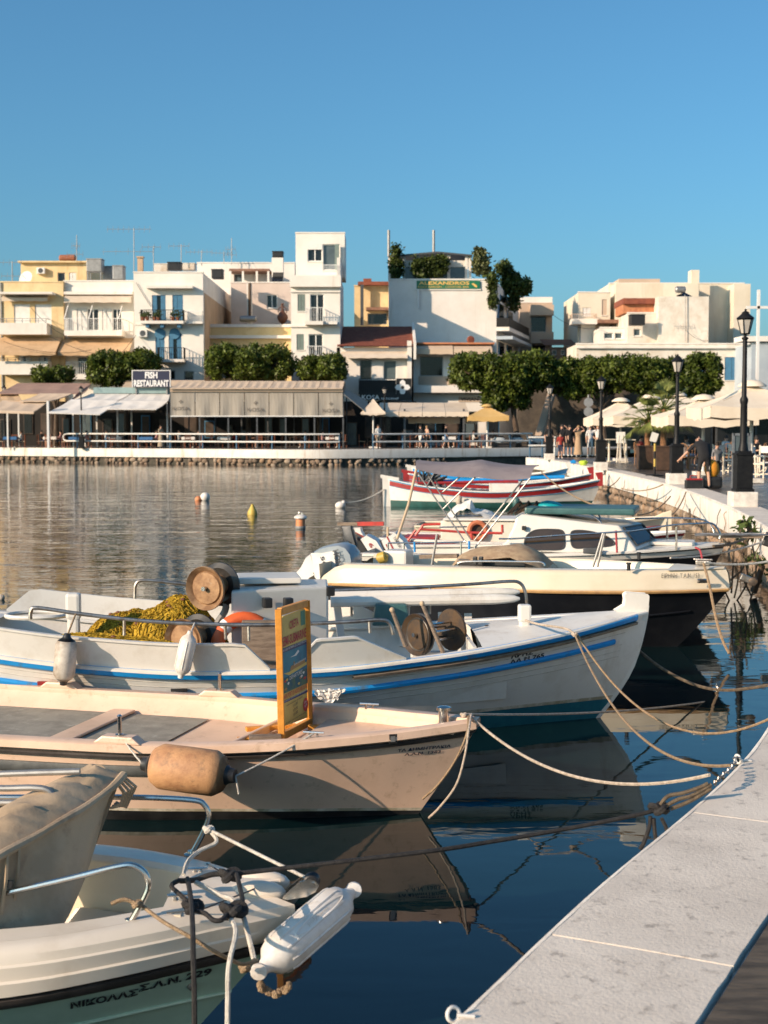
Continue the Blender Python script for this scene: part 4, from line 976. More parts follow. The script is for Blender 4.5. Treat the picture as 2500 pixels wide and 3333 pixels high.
# deck lid line, cleats
for (x, y) in (e5(800, 660), e5(890, 540)):
    p = B.ptz(x, y, B.sheer(.85) + .03)
    B.part(MB().box(p + Vector((0, 0, .018)), (.085, .02, .008), (0, 0, .25)).box(p + Vector((-.012, 0, .004)), (.015, .014, .02)).box(p + Vector((.012, 0, .004)), (.015, .014, .02)), 'deck_cleat', 'steel', bevel=.003)
B.part(MB().tube(smooth_path([B.ptz(*e5(750, 720), .70), B.ptz(*e5(900, 705), .712), B.ptz(*e5(1010, 665), .72), B.ptz(*e5(1150, 610), .725), B.ptz(*e5(1160, 590), .725), B.ptz(*e5(1040, 555), .72), B.ptz(*e5(930, 500), .705)], 4), .0035, 5), 'lid_seam', 'dark_grey', smooth=True)
p = B.pt(*e5(795, 1190), -.5); s = B.s_at(p.x, p.z); p = B.p(s, p.z, -1, .002); B.part(MB().lathe([(.010, 0), (.020, .003), (.016, .014), (.009, .016), (.009, .0)], 14, p, axisM((.3, -1, -.15))), 'drain_fitting', 'dull_steel', smooth=True)
# hand rails
def rail1(pts, base, m='steel', r=.0125):
    B.part(MB().tube(smooth_path(pts, 6), r, 10), 'hand_rail', m, smooth=True)
    if base is not None: B.part(MB().lathe([(.034, 0), (.034, .006), (.02, .010), (.018, .02)], 16, base), 'rail_base', 'steel', smooth=True)
zb_ = B.sheer(.7) + .004
bn = B.ptz(*e5(583, 770), zb_); yn = bn.y
rail1([B.pt(*e5(-250, 690), yn - .0), B.pt(*e5(0, 636), yn), B.pt(*e5(300, 568), yn), B.pt(*e5(520, 514), yn), B.pt(*e5(600, 508), yn), B.pt(*e5(655, 545), yn), B.pt(*e5(668, 600), yn), B.pt(*e5(640, 670), yn), bn], bn)
bf = B.ptz(*e5(862, 460), zb_); yfar = bf.y
rail1([B.pt(*e5(-200, 200), yfar), B.pt(*e5(300, 200), yfar), B.pt(*e5(600, 200), yfar), B.pt(*e5(860, 212), yfar), B.pt(*e5(920, 235), yfar), B.pt(*e5(940, 290), yfar), B.pt(*e5(915, 360), yfar), bf], bf)
rail1([B.pt(*e5(-260, 110), .2), B.pt(*e5(0, 96), .2), B.pt(*e5(360, 84), .2)], None, 'aluminium', .014)
rail1([B.pt(*e5(-260, 150), .05), B.pt(*e5(0, 160), .05), B.pt(*e5(150, 158), .05), B.pt(*e5(220, 172), .05), B.pt(*e5(260, 230), .05)], None, 'aluminium', .014)
rail1([B.pt(*e5(-260, 226), .0), B.pt(*e5(0, 224), .0), B.pt(*e5(220, 224), .0)], None, 'aluminium', .013)
q = B.pt(*e5(312, 1155), -.72); 
def nm(s_, px, wpx, hpx):
    y0 = -.66
    for _ in range(6): a = B.pt(*e5(*px), y0); y0 = (y0 - B.hb(min(B.s_at(a.x, a.z), 1), a.z)) / 2
    k = 5.1 / FPX * .72333; a.z = min(a.z, z2(B.s_at(a.x, a.z)) - hpx * k - .022)
    return B.text(s_, a.x, a.z, .1, 'letter_black', slope=.02, shear=.25, bold=.004, fit=(wpx * k * 1.03, hpx * k))
nm('ΝΙΚΟΛΑΣ', (312, 1158), 285, 52); nm('Σ.Α.Ν.', (617, 1085), 178, 52); nm('229', (825, 1032), 118, 50)
# canvas covered console
def con(pts_z): return [B.IM @ at(*e5(x, y), Y) for x, y, Y in pts_z]
FT = con([(-30, 478, 5.25), (160, 372, 5.45), (330, 275, 5.65), (470, 180, 5.85), (550, 100, 6.0)])          # front top edge, near to far
TB = con([(-330, 420, 5.3), (-120, 320, 5.5), (60, 215, 5.7), (240, 130, 5.9), (370, 70, 6.05)])              # aft edge of the top
FB = con([(-60, 900, 5.2), (130, 850, 5.3), (262, 808, 5.4), (370, 600, 5.65), (430, 420, 5.85)])             # lower edge of the front panel
AB = con([(-560, 860, 5.2), (-420, 760, 5.4), (-330, 700, 5.6), (-200, 520, 5.8), (-100, 360, 6.0)])
rows = []
NU = 22
def samp(c, t): return smooth_path(c, 8)[min(int(round(t * (len(c) - 1) * 8)), (len(c) - 1) * 8)]
def fold(u, v): return (.02 * abs(math.sin(5 * u + 2.5 * v)) + .016 * abs(math.sin(11 * u - 4 * v + 1)) + .006 * math.sin(27 * u + 9 * v) - .018) * math.sin(math.pi * v)
top_rows, front_rows = [], []
for i in range(NU + 1):
    t = i / NU; a, b, c, d_ = samp(AB, t), samp(TB, t), samp(FT, t), samp(FB, t)
    r1 = []
    for k in range(9):
        v = k / 8; p = b.lerp(c, v); p.z += .045 * math.sin(math.pi * v) * (.5 + .5 * math.sin(math.pi * t)) + fold(t * 2.2, v); p.x += fold(t * 2 + 1, v); r1.append(p)
    top_rows.append(r1)
    r2 = [c + (c - b).normalized() * .006]
    for k in range(1, 9):
        v = k / 8; p = c.lerp(d_, v); p.x += -.015 * math.sin(math.pi * v) + .006 * math.sin(17 * t + 3 * v) * math.sin(math.pi * v); r2.append(p)
    front_rows.append(r2)
con_o = B.part(MB().loft(top_rows, ring_closed=False).loft(front_rows, ring_closed=False).loft([[samp(TB, i / NU), samp(AB, i / NU)] for i in range(NU + 1)], ring_closed=False).loft([[p for p in r_] for r_ in (TB, AB)], ring_closed=False).quad(TB[0], FT[0], FB[0], AB[0]).quad(TB[-1], FT[-1], FB[-1], AB[-1]), 'console_cover', 'canvas_tan', smooth=True)
B.part(MB().tube([samp(FT, i / NU) + Vector((.008, -.004, .002 + .002 * math.sin(i * .9))) for i in range(NU + 1)], [.017 + .002 * math.sin(i * .7) for i in range(NU + 1)], 8), 'cover_hem', 'canvas_tan', smooth=True, parent=con_o)
for t in (.10, .17): 
    a = samp(FT, t) + Vector((.01, -.02, 0)); B.part(MB().tube([a, a + Vector((.0, -.02, -.10)), a + Vector((-.02, -.02, -.22)), a + Vector((-.05, 0, -.34))], .008, 5), 'tie_strap', 'canvas_tan', parent=con_o)
p = B.pt(*e5(40, 590), yn - .02); B.part(MB().box(p, (.03, .012, .028), (0, .2, .1)), 'strap_buckle', 'black_plastic', bevel=.003, parent=con_o)
for k in range(9):
    a = samp(FT, .86 + .015 * k); B.part(MB().tube([a + Vector((.0, 0, .01)), a + Vector((.03 + .004 * k, .02, -.05)), a + Vector((.015, .03, -.10 - .006 * k)), a + Vector((-.03, .02, -.12))], .006, 4), 'gathered_fold', 'canvas_tan', smooth=True, parent=con_o)
# big white fender lashed under the bow
fa, fb = B.W(B.IM @ at(*e5(1165, 985), 5.2)), B.W(B.IM @ at(*e5(1592, 618), 5.62))
fd_ = fender('fender', 'large white ribbed fender lashed slantwise under the nearest bow', fa, fb, .082, 'fender_white', None, seg=24, ribs=10)
dd = (fb - fa).normalized(); sidev = dd.cross(Vector((0, 1, 0))).normalized()
if sidev.z < 0: sidev = -sidev
cen = fa.lerp(fb, .55); front = Vector((0, -1, 0)); front = (front - dd * front.dot(dd)).normalized(); nrm_ = (front * .88 + sidev * .48).normalized(); tang = dd
lat = nrm_.cross(tang).normalized()
if lat.z < 0: lat = -lat
lettering('polyform', lambda u, v: cen + tang * (u - .07) + lat * (v - .009) + nrm_ * .0845, 'fender_grey', fd_, fit=(.12, .02), bold=.002)
pts_ = [cen + tang * (.14 * math.cos(t)) + lat * (.018 * math.sin(t)) + nrm_ * .082 for t in np.linspace(0, 2 * math.pi, 28)[:-1]]
MB().tube(pts_, .004, 5, close=True, cap=False).build('raised_oval', 'fender_white', fd_, smooth=True)
MB().lathe([(.008, -.03), (.03, -.028), (.034, 0), (.03, .028), (.008, .03)], 14, fa, axisM((.1, -1, .3))).build('eye', 'fender_white', fd_, smooth=True)
MB().lathe([(.008, -.03), (.03, -.028), (.034, 0), (.03, .028), (.008, .03)], 14, fb, axisM((.1, -1, .3))).build('eye', 'fender_white', fd_, smooth=True)
growth = MB(); rnd = random.Random(4)
for k in range(60):
    t = rnd.uniform(0, math.pi); growth.sphere(fa + Vector((.06 + .055 * math.cos(t), rnd.uniform(-.02, .02), -.05 - .035 * math.sin(t))), rnd.uniform(.008, .017), 6)
tag(growth.build('rope_fuzz', 'rope_tan', smooth=True), 'fuzzy encrusted rope loop under the big white fender', 'rope')
def outline(B, pts, y0, y1, name, m, bevel=0., parent=None, smooth=False):
    """a profile drawn lengthwise, given its thickness athwart (local x, z points)"""
    n_ = len(pts); mb = MB(); mb.add([Vector((x, y0, z)) for x, z in pts] + [Vector((x, y1, z)) for x, z in pts], [tuple(range(n_)), tuple(range(2 * n_ - 1, n_ - 1, -1))] + [(i, (i + 1) % n_, n_ + (i + 1) % n_, n_ + i) for i in range(n_)])
    return B.part(mb, name, m, bevel=bevel, parent=parent, smooth=smooth)
def oxz(B, pts, crop_, y): return [(p.x, p.z) for p in (B.pt(*crop_(*q), y) for q in pts)]
# ================================================================== cream over black boat (fourth)
B = B4 = Boat('motor_boat', 0, 0, -20, 4.25,
    [(0, .90), (.3, .925), (.7, .935), (1, .95)],
    [(0, .74), (.3, .88), (.55, .88), (.75, .72), (.88, .47), (.95, .27), (1, .10)],
    [(0, .6), (.3, .72), (.55, .68), (.75, .42), (.88, .20), (.95, .09), (1, .015)],
    [(0, .25), (.5, .35), (1, .35)], [(-.4, -.45), (0, 0), (.3, .27), (.6, .50), (.72, .60), (.82, .66), (.95, .60)],
    'cream motor boat with black hull below a tan rubbing strip', pw=1.15, origin=(3.45, 16.2, 0))
zr = lambda s: B4.sheer(s) - .245
B.band('hull_side', 'dark_hull', -.3, zr, nz=10)
B.strip('spray_rail', 'dark_hull', lambda s: .26 + .22 * s ** 3, .012, .02, s1=.95)
B.strip('rubbing_strip', 'tan_rub', lambda s: zr(s) - .002, .02, .03)
mb = MB()
for sd in (-1, 1):
    rows = []
    for s in B.S(44):
        zt, zl = B.sheer(s), zr(s); h = zt - zl; dip = .16 * max(0, 1 - s / .06) ** 1.4
        rows.append([Vector((B.x(s, zl + .01) - .12 * max(0, f - .55) * s ** 10, sd * max(B.hb(s, zl) + o_, 0), zl + (h - dip) * f)) for f, o_ in ((0, .012), (.06, .022), (.14, .022), (.2, .012), (.75, -.012), (.90, -.03), (.98, -.06), (1, -.09))])
    mb.loft(rows, ring_closed=False)
B.part(mb, 'topside', 'cream_gel', smooth=True)
def y4(s): return max(B4.hb(s, zr(s)) - .088, 0)
mb = MB()
for sd in (-1, 1): mb.loft([[Vector((B.x(s, .93), sd * y4(s), B.sheer(s))), Vector((B.x(s, .93), sd * max(y4(s) - .10, 0), B.sheer(s) + .004)), Vector((B.x(s, .93), sd * max(y4(s) - .12, 0), B.sheer(s) - .03)), Vector((B.x(s, .93), sd * max(y4(s) - .18, 0), .45))] for s in B.S(30, .05, .90)], ring_closed=False)
B.part(mb, 'side_deck', 'cream_gel', smooth=True)
B.deck('cream_gel', lambda s: B4.sheer(s) - .004, .09, .86, .985, 'fore_deck', camber=.02)
B.deck('cream_gel', .46, .2, .03, .9, 'cockpit_sole'); B.transom('cream_gel', .3)
q = B.pt(*d4(700, 640), -.5); s = B.s_at(q.x, q.z); q = B.pt(*d4(700, 640), -B.hb(s, .7))
def f4(u, v): s = B4.s_at(q.x + u, .72); return Vector((q.x + u, -(B4.hb(s, zr(s)) + .010), q.z + v))
lettering('ΕΙΡΗΝΗ  Τ.Α.Ν. 153', f4, 'letter_black', B.root, local=True, fit=(.40, .05))
p = B.pt(*d4(1065, 618), -.3); s = B.s_at(p.x, .8); pl = B.p(s, .83, -1, .03); tl = B.p(min(s + .02, 1), .83, -1) - B.p(s - .02, .83, -1); an = math.atan2(tl.y, tl.x)
g = B.part(MB().box(pl, (.15, .02, .05), (0, 0, an)), 'fairlead', 'steel', bevel=.012); B.part(MB().box(pl + Vector((0, -.008, 0)), (.09, .02, .025), (0, 0, an)), 'fairlead_hole', 'boot_black', parent=g)
p = B.pt(*d4(1075, 500), .05); B.part(MB().box(p, (.16, .12, .05)).box(p + Vector((0, 0, .035)), (.22, .03, .02)), 'bow_cleat', 'dull_steel', bevel=.01)
p = B.pt(*d4(1460, 645), -.02); B.part(MB().box(p, (.14, .09, .08), (0, .4, .2)), 'anchor_roller', 'dull_steel', bevel=.012); B.part(MB().lathe([(.04, -.05), (.05, -.045), (.03, 0), (.05, .045), (.04, .05)], 14, p + Vector((.08, 0, -.03)), axisM((0, 1, 0))), 'roller', 'dark_iron', smooth=True)
for (x, y) in ((405, 533), (497, 437), (715, 1)):
    sd = -1 if y > 500 else 1
    if y < 10: continue
    p = B.pt(*d4(x, y), sd * .62); B.part(MB().lathe([(.022, -.05), (.022, .02), (.03, .025), (.03, .04)], 10, p), 'deck_knob', 'black_plastic')
# struts and cover
for pts in (((1480, 590), (1410, 820)), ((1490, 595), (1440, 822)), ((358, 602), (322, 815))):
    B.part(MB().tube([B.pt(*d2(*q_), -.1) for q_ in pts], .016, 8), 'canopy_strut', 'aluminium', smooth=True)
CT = oxz(B, [(455, 815), (500, 745), (540, 715), (620, 700), (760, 680), (880, 676), (960, 700), (1030, 745), (1075, 790), (1100, 818)], d2, -.25)
rows = []
for j in range(9):
    v = -1 + 2 * j / 8; rows.append([Vector((x, -.05 + .42 * v, .62 + (z - .62) * (1 - .25 * v * v) + .014 * math.sin(9 * i + 5 * v))) for i, (x, z) in enumerate(CT)])
cv = B.part(MB().loft(rows, ring_closed=False), 'console_cover', 'canvas_brown', smooth=True)
B.part(MB().box(B.pt(*d2(760, 800), -.2) + Vector((0, 0, -.08)), (.85, .5, .3)), 'console', 'black_plastic', bevel=.02)
B.part(pipe([B.pt(*d2(500, 815), -.6), B.pt(*d2(512, 790), -.6), B.pt(*d2(640, 782), -.6), B.pt(*d2(900, 784), -.6), B.pt(*d2(1060, 788), -.6), B.pt(*d2(1085, 812), -.6)], .012), 'grab_rail', 'steel', smooth=True)
for x in (615, 655): B.part(MB().box(B.pt(*d2(x, 778), -.58), (.05, .05, .10)), 'rod_holder', 'black_plastic', bevel=.008)
B.part(MB().bar(B.pt(*d2(245, 750), .35), B.pt(*d2(500, 745), .35), .10, .05), 'side_pocket', 'wood_weathered')
B.part(MB().box(B.pt(*d3(1235, 490), .3), (.32, .3, .30)), 'fuel_box', 'white_gel', bevel=.03)
tag(fender('buoy', 'yellow round float lying in the stern of the cream boat', B.W(B.pt(*d3(1040, 470), .1)), B.W(B.pt(*d3(1140, 440), .1)), .07, 'buoy_yellow'), cat='float')
# tilted outboard with white and grey cowl
eg = thing('outboard_motor', B.W((-4.85, -.05, .9)), 'white and silver outboard motor tilted up on the cream boat', 'outboard motor')
class _E: pass
def eng(Bo, root, pts, crop_, y, hw, name, m, bevel, parent=None, tp=.75):
    q = oxz(Bo, pts, crop_, y); n_ = len(q); cx_ = sum(a for a, _ in q) / n_; cz_ = sum(b for _, b in q) / n_
    mb = MB(); rings = []
    for yy, k in ((-1, tp), (-.72, .94), (0, 1), (.72, .94), (1, tp)): rings.append([Bo.M @ Vector((cx_ + (x - cx_) * k, y + yy * hw, cz_ + (z - cz_) * k)) for x, z in q])
    mb.loft(rings, cap=True); return mb.build(name, m, parent or root, smooth=True, angle=45)
eng(B, eg, [(500, 390), (560, 355), (650, 330), (750, 318), (820, 345), (870, 410), (885, 480), (870, 545), (720, 615), (560, 655), (540, 620)], d3, -.1, .19, 'cowl', 'honda_grey', 0, tp=.86)
eng(B, eg, [(505, 392), (600, 395), (725, 372), (745, 560), (700, 610), (560, 648), (540, 620)], d3, -.1, .235, 'cowl_panel', 'honda_white', 0, tp=.93)
eng(B, eg, [(498, 388), (430, 440), (385, 530), (320, 600), (272, 645), (270, 705), (440, 705), (480, 640), (545, 605)], d3, -.1, .12, 'midsection', 'honda_white', 0, tp=.8)
eng(B, eg, [(275, 645), (170, 652), (165, 705), (275, 705)], d3, -.1, .05, 'leg', 'honda_white', 0)
eng(B, eg, [(97, 600), (112, 598), (160, 690), (150, 710), (108, 705)], d3, -.1, .10, 'cavitation_plate', 'honda_grey', 0)
eng(B, eg, [(500, 388), (512, 386), (548, 618), (536, 622)], d3, -.11, .195, 'cowl_seam', 'black_plastic', 0, tp=.97)
def engtext(s_, a, b, h, y, m, Bo, root):
    p0, p1 = Bo.pt(*d3(*a), y), Bo.pt(*d3(*b), y); u_ = (p1 - p0); w_ = u_.length; u_.normalize(); v_ = Vector((u_.z * -1, 0, u_.x)); 
    if v_.x < 0 and abs(u_.z) > .5: v_ = -v_
    lettering(s_, lambda u, v: Bo.M @ (p0 + u_ * u + v_ * v), m, root, fit=(w_, h), bold=.01)
engtext('HONDA', (640, 395), (700, 640), .085, -.345, 'letter_black', B, eg)
engtext('50', (530, 450), (560, 540), .05, -.345, 'letter_black', B, eg)
MB().tube([B.W(B.pt(*d3(470, 590), -.2)), B.W(B.pt(*d3(540, 640), -.25)), B.W(B.pt(*d3(640, 640), -.25))], .018, 7).build('tilt_arm', 'dark_iron', eg)
MB().tube([B.W(B.pt(*d3(560, 690), -.2)), B.W(B.pt(*d3(600, 630), -.25)), B.W(B.pt(*d3(655, 645), -.25))], .015, 7).build('hose', 'black_plastic', eg)

# ================================================================== cabin boat with dark hull (fifth)
B = B5 = Boat('cabin_boat', 0, 0, -13, 4.55,
    [(0, .74), (.4, .78), (.7, .84), (1, .92)],
    [(0, .78), (.3, .92), (.55, .92), (.75, .74), (.88, .46), (.95, .24), (1, .05)],
    [(0, .6), (.3, .78), (.55, .72), (.75, .45), (.88, .22), (1, .015)],
    [(0, .3), (.5, .4), (1, .4)], [(-.4, -.4), (0, 0), (.4, .32), (.8, .55), (1, .62)],
    'white cabin boat with smoked windows and dark hull under teal roof cover', pw=1.15, origin=(4.25, 19.75, 0))
B.band('hull_side', 'dark_hull', -.3, lambda s: B5.sheer(s) - .10 - .02 * s, nz=8); B.band('sheer_strake', 'white_gel', lambda s: B5.sheer(s) - .10 - .02 * s, lambda s: B5.sheer(s) - .0 - .06 * s, nz=3, off=.004)
B.band('bow_strake', 'dark_hull', lambda s: B5.sheer(s) - .06 * s, lambda s: B5.sheer(s), nz=2)
B.gunwale('white_gel', .16, .02, .03); B.deck('white_gel', lambda s: B5.sheer(s) - .008, .03, .55, .985, 'fore_deck', camber=.04); B.deck('white_gel', .45, .12, .02, .6, 'cockpit_sole'); B.inner('white_gel', .1, .45, .02, .6); B.transom('white_gel', .2)
# cabin shell: side profile, two sides leaning in
prof = [(760, 705), (830, 640), (875, 540), (890, 470), (920, 462)]
SP_ = [B.pt(*d2(*q), -.66) for q in prof] + [B.pt(*d1(x, y), -.66) for x, y in ((500, 838), (600, 846), (650, 852), (772, 1012), (760, 1030), (560, 1040))]
SP_ = [(p.x, p.z) for p in SP_]
zt_ = max(z for _, z in SP_)
def lean(z): return .76 - .14 * max(0, (z - .80)) / (zt_ - .80)
n_ = len(SP_); CP_ = list(SP_)
for i_, q_ in ((7, (800, 836)), (8, (915, 962)), (9, (910, 990))): p_ = B.pt(*d1(*q_), 0); CP_[i_] = (p_.x, p_.z)
mb = MB().loft([[Vector((x, -lean(z), z)) for x, z in SP_], [Vector((x, 0, z + .01)) for x, z in CP_], [Vector((x, lean(z), z)) for x, z in SP_]], cap=True)
cab = B.part(mb, 'cabin', 'white_gel', bevel=.03)
def pane5(pts, crop_, name='window'):
    q = [B.pt(*crop_(*p_), -.70) for p_ in pts]; q = [Vector((p.x, 0, p.z)) for p in q]; c = sum(q, Vector()) / len(q)
    sm = smooth_path(q, 5, True); 
    def on(p, k, o): p = c + (p - c) * k; return Vector((p.x, -lean(p.z) - o, p.z))
    f = MB(); n_ = len(sm); f.loft([[on(p, 1.07, -.004), on(p, 1.06, .012), on(p, .985, .012), on(p, .98, .006)] for p in sm], closed=True); g = B.part(f, name, 'black_plastic', parent=cab)
    mb = MB(); mb.add([on(p, 1, .005) for p in sm], [tuple(range(n_))]); B.part(mb, 'pane', 'smoked_glass', parent=g) if False else B.part(mb, 'pane', 'smoked_glass', parent=cab)
pane5([(35, 920), (90, 884), (190, 878), (265, 888), (282, 940), (270, 1005), (150, 1012), (60, 1008), (22, 975)], d1)
pane5([(345, 890), (440, 888), (540, 912), (600, 945), (618, 975), (570, 990), (450, 998), (355, 998), (333, 940)], d1)
# windscreen: on the slanted front, seen obliquely
for sd_ in (-1, 1):
    S_ = [Vector((x, sd_ * lean(z), z)) for x, z in (SP_[7], SP_[8])]; C_ = [Vector((x, 0, z + .01)) for x, z in (CP_[7], CP_[8])]; n5 = (S_[1] - S_[0]).cross(C_[0] - S_[0]).normalized(); n5 = n5 if n5.x > 0 else -n5
    fp = [S_[0].lerp(C_[0], u).lerp(S_[1].lerp(C_[1], u), v) + n5 * .012 for u, v in ((.10, .12), (.93, .12), (.93, .86), (.10, .86))]
    B.part(MB().quad(*fp), 'windscreen', 'smoked_glass', parent=cab); B.part(MB().tube(fp, .014, 6, close=True, cap=False), 'windscreen_rubber', 'black_plastic', parent=cab)
rf = [B.pt(*d1(x, y), -.5) for x, y in ((15, 800), (760, 815))]
B.part(MB().prism([(rf[0].x, -.52), (rf[1].x, -.52), (rf[1].x + .02, .5), (rf[0].x, .55)], zt_ - .01, zt_ + .085), 'roof_cover', 'dark_teal', bevel=.03)
def tube5(pts, crop_, y, r=.013, m='steel', name='roof_rail'): return B.part(pipe([B.pt(*crop_(*q), y) for q in pts], r), name, m, smooth=True)
tube5([(945, 505), (985, 452), (1200, 458), (1390, 468), (1475, 530)], d2, -.5); tube5([(1000, 420), (1200, 420), (1400, 425), (1470, 505)], d2, .45)
tube5([(775, 630), (900, 628), (1200, 606), (1480, 590), (1659, 578)], d2, -.88); tube5([(620, 905), (800, 880), (1000, 850), (1180, 838), (1270, 835), (1310, 860), (1335, 910), (1330, 940)], d1, -.55)
tube5([(760, 805), (980, 800), (1150, 805), (1240, 820), (1285, 870), (1300, 930)], d1, .35)
for (a, b, y) in (((1040, 860), (1040, 1015), -.5), ((978, 805), (978, 945), .35)): tube5([a, b], d1, y, .015)
tube5([(30, 658), (300, 656), (520, 652), (545, 640)], d2, -.9, .012); tube5([(375, 552), (560, 548)], d2, .9, .012)
for x in (28, 135, 520): tube5([(x, 655), (x, 740)], d2, -.9, .012)
tube5([(205, 650), (208, 720)], d2, -.9, .016, 'blue_stripe', 'blue_post'); tube5([(575, 645), (575, 700)], d2, -.9, .016, 'blue_stripe', 'blue_post')
p0, p1 = B.pt(*d1(1310, 925), -.0), B.pt(*d1(1600, 925), -.0)
B.part(MB().box((p0 + p1) / 2, ((p1 - p0).length + .1, .24, .03)), 'bow_platform', 'wood_weathered', bevel=.008); B.part(pipe([p0 + Vector((-.3, -.14, .02)), p0 + Vector((0, -.14, .03)), p1 + Vector((.06, -.12, .03)), p1 + Vector((.1, 0, .03)), p1 + Vector((.06, .12, .03)), p0 + Vector((-.3, .14, .02))], .014), 'platform_rail', 'dull_steel', smooth=True)
B.part(MB().box(p1 + Vector((.12, -.02, -.04)), (.12, .1, .2), (0, .3, 0)), 'anchor_hood', 'black_plastic', bevel=.02)
p = B.pt(*d1(1015, 965), 0); B.part(MB().box(p, (.62, .5, .05)), 'deck_hatch', 'white_gel', bevel=.015)
B.part(MB().box(B.pt(*d1(12, 868), -.72), (.06, .05, .06)), 'nav_light', 'black_plastic', bevel=.008)
B.part(MB().box(B.pt(*d1(475, 1022), -.86), (.26, .08, .08)), 'side_pad', 'dark_grey', bevel=.015)
tb = B.pt(*d1(200, 735), .0); 
o = MB().sphere(B.W(tb), (.21, .17, .11), 14, Matrix.Rotation(.2, 3, 'Y')).build('dry_bag', 'teal_bag', smooth=True); tag(o, 'bright turquoise bag lying on the teal cabin roof', 'bag')
o = MB()
for k in range(9): o.tube([B.W(tb + Vector((-.62 + .05 * k, -.15, -.08))), B.W(tb + Vector((-.5 + .04 * k, 0, .06 + .03 * math.sin(k * 2)))), B.W(tb + Vector((-.45 + .04 * k, .2, -.06)))], .02, 5)
tag(o.build('folded_chair', 'dark_iron'), 'dark folded chair frame next to the turquoise bag on the cabin roof', 'folded chair')
rope('lashing', [B.W(B.pt(*d1(632, 885), -.86)), B.W(B.pt(*d1(636, 960), -.86)), B.W(B.pt(*d1(640, 1035), -.86))], .016, 'rope_red', 'red rope lashed round the rail beside the second cabin window')
# bimini over the cockpit
bm_ = thing('bimini_top', B.W((-3.0, 0, .8)), 'faded mauve grey bimini canopy on pale tubes over the cockpit', 'canopy')
Lf = [B.pt(*d2(215, 160), -.75), B.pt(*d2(215, 108), .0), B.pt(*d2(240, 104), .75)]
Md = [B.pt(*d2(640, 215), -.85), B.pt(*d2(655, 100), .0), B.pt(*d2(660, 110), .85)]
Rt = [B.pt(*d2(985, 222), -.80), B.pt(*d2(1040, 140), .0), B.pt(*d2(1046, 140), .75)]
def arc(P, n=10): return smooth_path([P[0], P[0].lerp(P[1], .5) + Vector((0, 0, .06)), P[1], P[1].lerp(P[2], .5) + Vector((0, 0, .02)), P[2]], 4)
aL, aM, aR = arc(Lf), arc(Md), arc(Rt); rows = []
for k in range(9):
    t = k / 8; rows.append([B.M @ (a.lerp(b, t) + Vector((0, 0, -.035 * math.sin(math.pi * t)))) for a, b in zip(aL, aM)])
for k in range(1, 9):
    t = k / 8; rows.append([B.M @ (a.lerp(b, t) + Vector((0, 0, -.03 * math.sin(math.pi * t)))) for a, b in zip(aM, aR)])
MB().loft(rows, ring_closed=False).build('canvas', 'canvas_grey', bm_, smooth=True)
f1, f2 = B.pt(*d2(612, 692), -.80), B.pt(*d2(552, 632), .80)
def bt(a, b, r=.0115): MB().tube([B.W(a), B.W(b)], r, 8).build('frame_tube', 'aluminium', bm_, smooth=True)
bt(B.pt(*d2(232, 190), -.75), B.pt(*d2(550, 655), -.80)); bt(B.pt(*d2(300, 205), .7), B.pt(*d2(590, 640), .8)); bt(Rt[0], f1); bt(B.pt(*d2(940, 230), .7), B.pt(*d2(610, 640), .8))
bt(B.pt(*d2(620, 210), -.8), B.pt(*d2(400, 428), -.78)); bt(B.pt(*d2(515, 210), .8), B.pt(*d2(390, 320), .78)); 
MB().tube([B.W(B.pt(*d2(218, 160), -.75)), B.W(B.pt(*d2(165, 400), -.9)), B.W(B.pt(*d2(88, 630), -.95))], .02, 8).build('support_pole', 'wood_light', bm_, smooth=True)
# white outboard with red stripes
eg = thing('outboard_motor', B.W((-4.8, -.2, .9)), 'white outboard motor with red and black stripes behind the cabin boat', 'outboard motor')
eng(B, eg, [(1075, 300), (1225, 215), (1300, 290), (1370, 420), (1240, 440), (1160, 420)], d3, -.25, .15, 'cowl', 'honda_white', 0, tp=.9)
for a in (((1148, 262), (1160, 258), (1245, 428), (1232, 434)), ((1140, 330), (1150, 325), (1200, 432), (1188, 437))): eng(B, eg, a, d3, -.25, .155, 'stripe', 'red_paint', 0, tp=1)
eng(B, eg, ((1085, 295), (1098, 290), (1150, 415), (1138, 420)), d3, -.25, .155, 'stripe', 'letter_black', 0, tp=1)
engtext('YAMAHA', (1185, 275), (1240, 375), .05, -.42, 'letter_black', B, eg)
MB().box(B.W(B.pt(*d3(1270, 470), -.25) + Vector((0, 0, -.2))), (.2, .2, .5)).build('bracket', 'dark_grey', eg)
eg = thing('outboard_motor', B.W((-5.1, .5, .9)), 'grey outboard motor with long dark leg raised and red bar on top', 'outboard motor')
eng(B, eg, [(905, 280), (965, 240), (1060, 290), (1130, 400), (1050, 460), (1000, 430)], d3, .4, .15, 'cowl', 'honda_white', 0, tp=.88)
eng(B, eg, [(870, 270), (910, 285), (1005, 440), (1030, 475), (960, 470), (880, 380)], d3, .4, .12, 'lower_cowl', 'black_plastic', 0)
eng(B, eg, [(725, 165), (815, 160), (880, 390), (830, 330), (750, 300)], d3, .45, .06, 'leg', 'dark_grey', 0)
eng(B, eg, [(835, 185), (905, 180), (915, 225), (945, 270), (850, 225)], d3, .4, .07, 'skeg', 'honda_white', 0); eng(B, eg, [(848, 222), (860, 220), (945, 268), (930, 276)], d3, .4, .075, 'red_edge', 'red_paint', 0)
MB().bar(B.W(B.pt(*d3(690, 152), .45)), B.W(B.pt(*d3(870, 152), .45)), .07, .05).build('plate', 'wood_weathered', eg); MB().bar(B.W(B.pt(*d3(860, 152), .45)), B.W(B.pt(*d3(1105, 150), .45)), .06, .06).build('red_bar', 'red_tube', eg)
engtext('6', (965, 330), (985, 375), .06, .24, 'red_paint', B, eg)
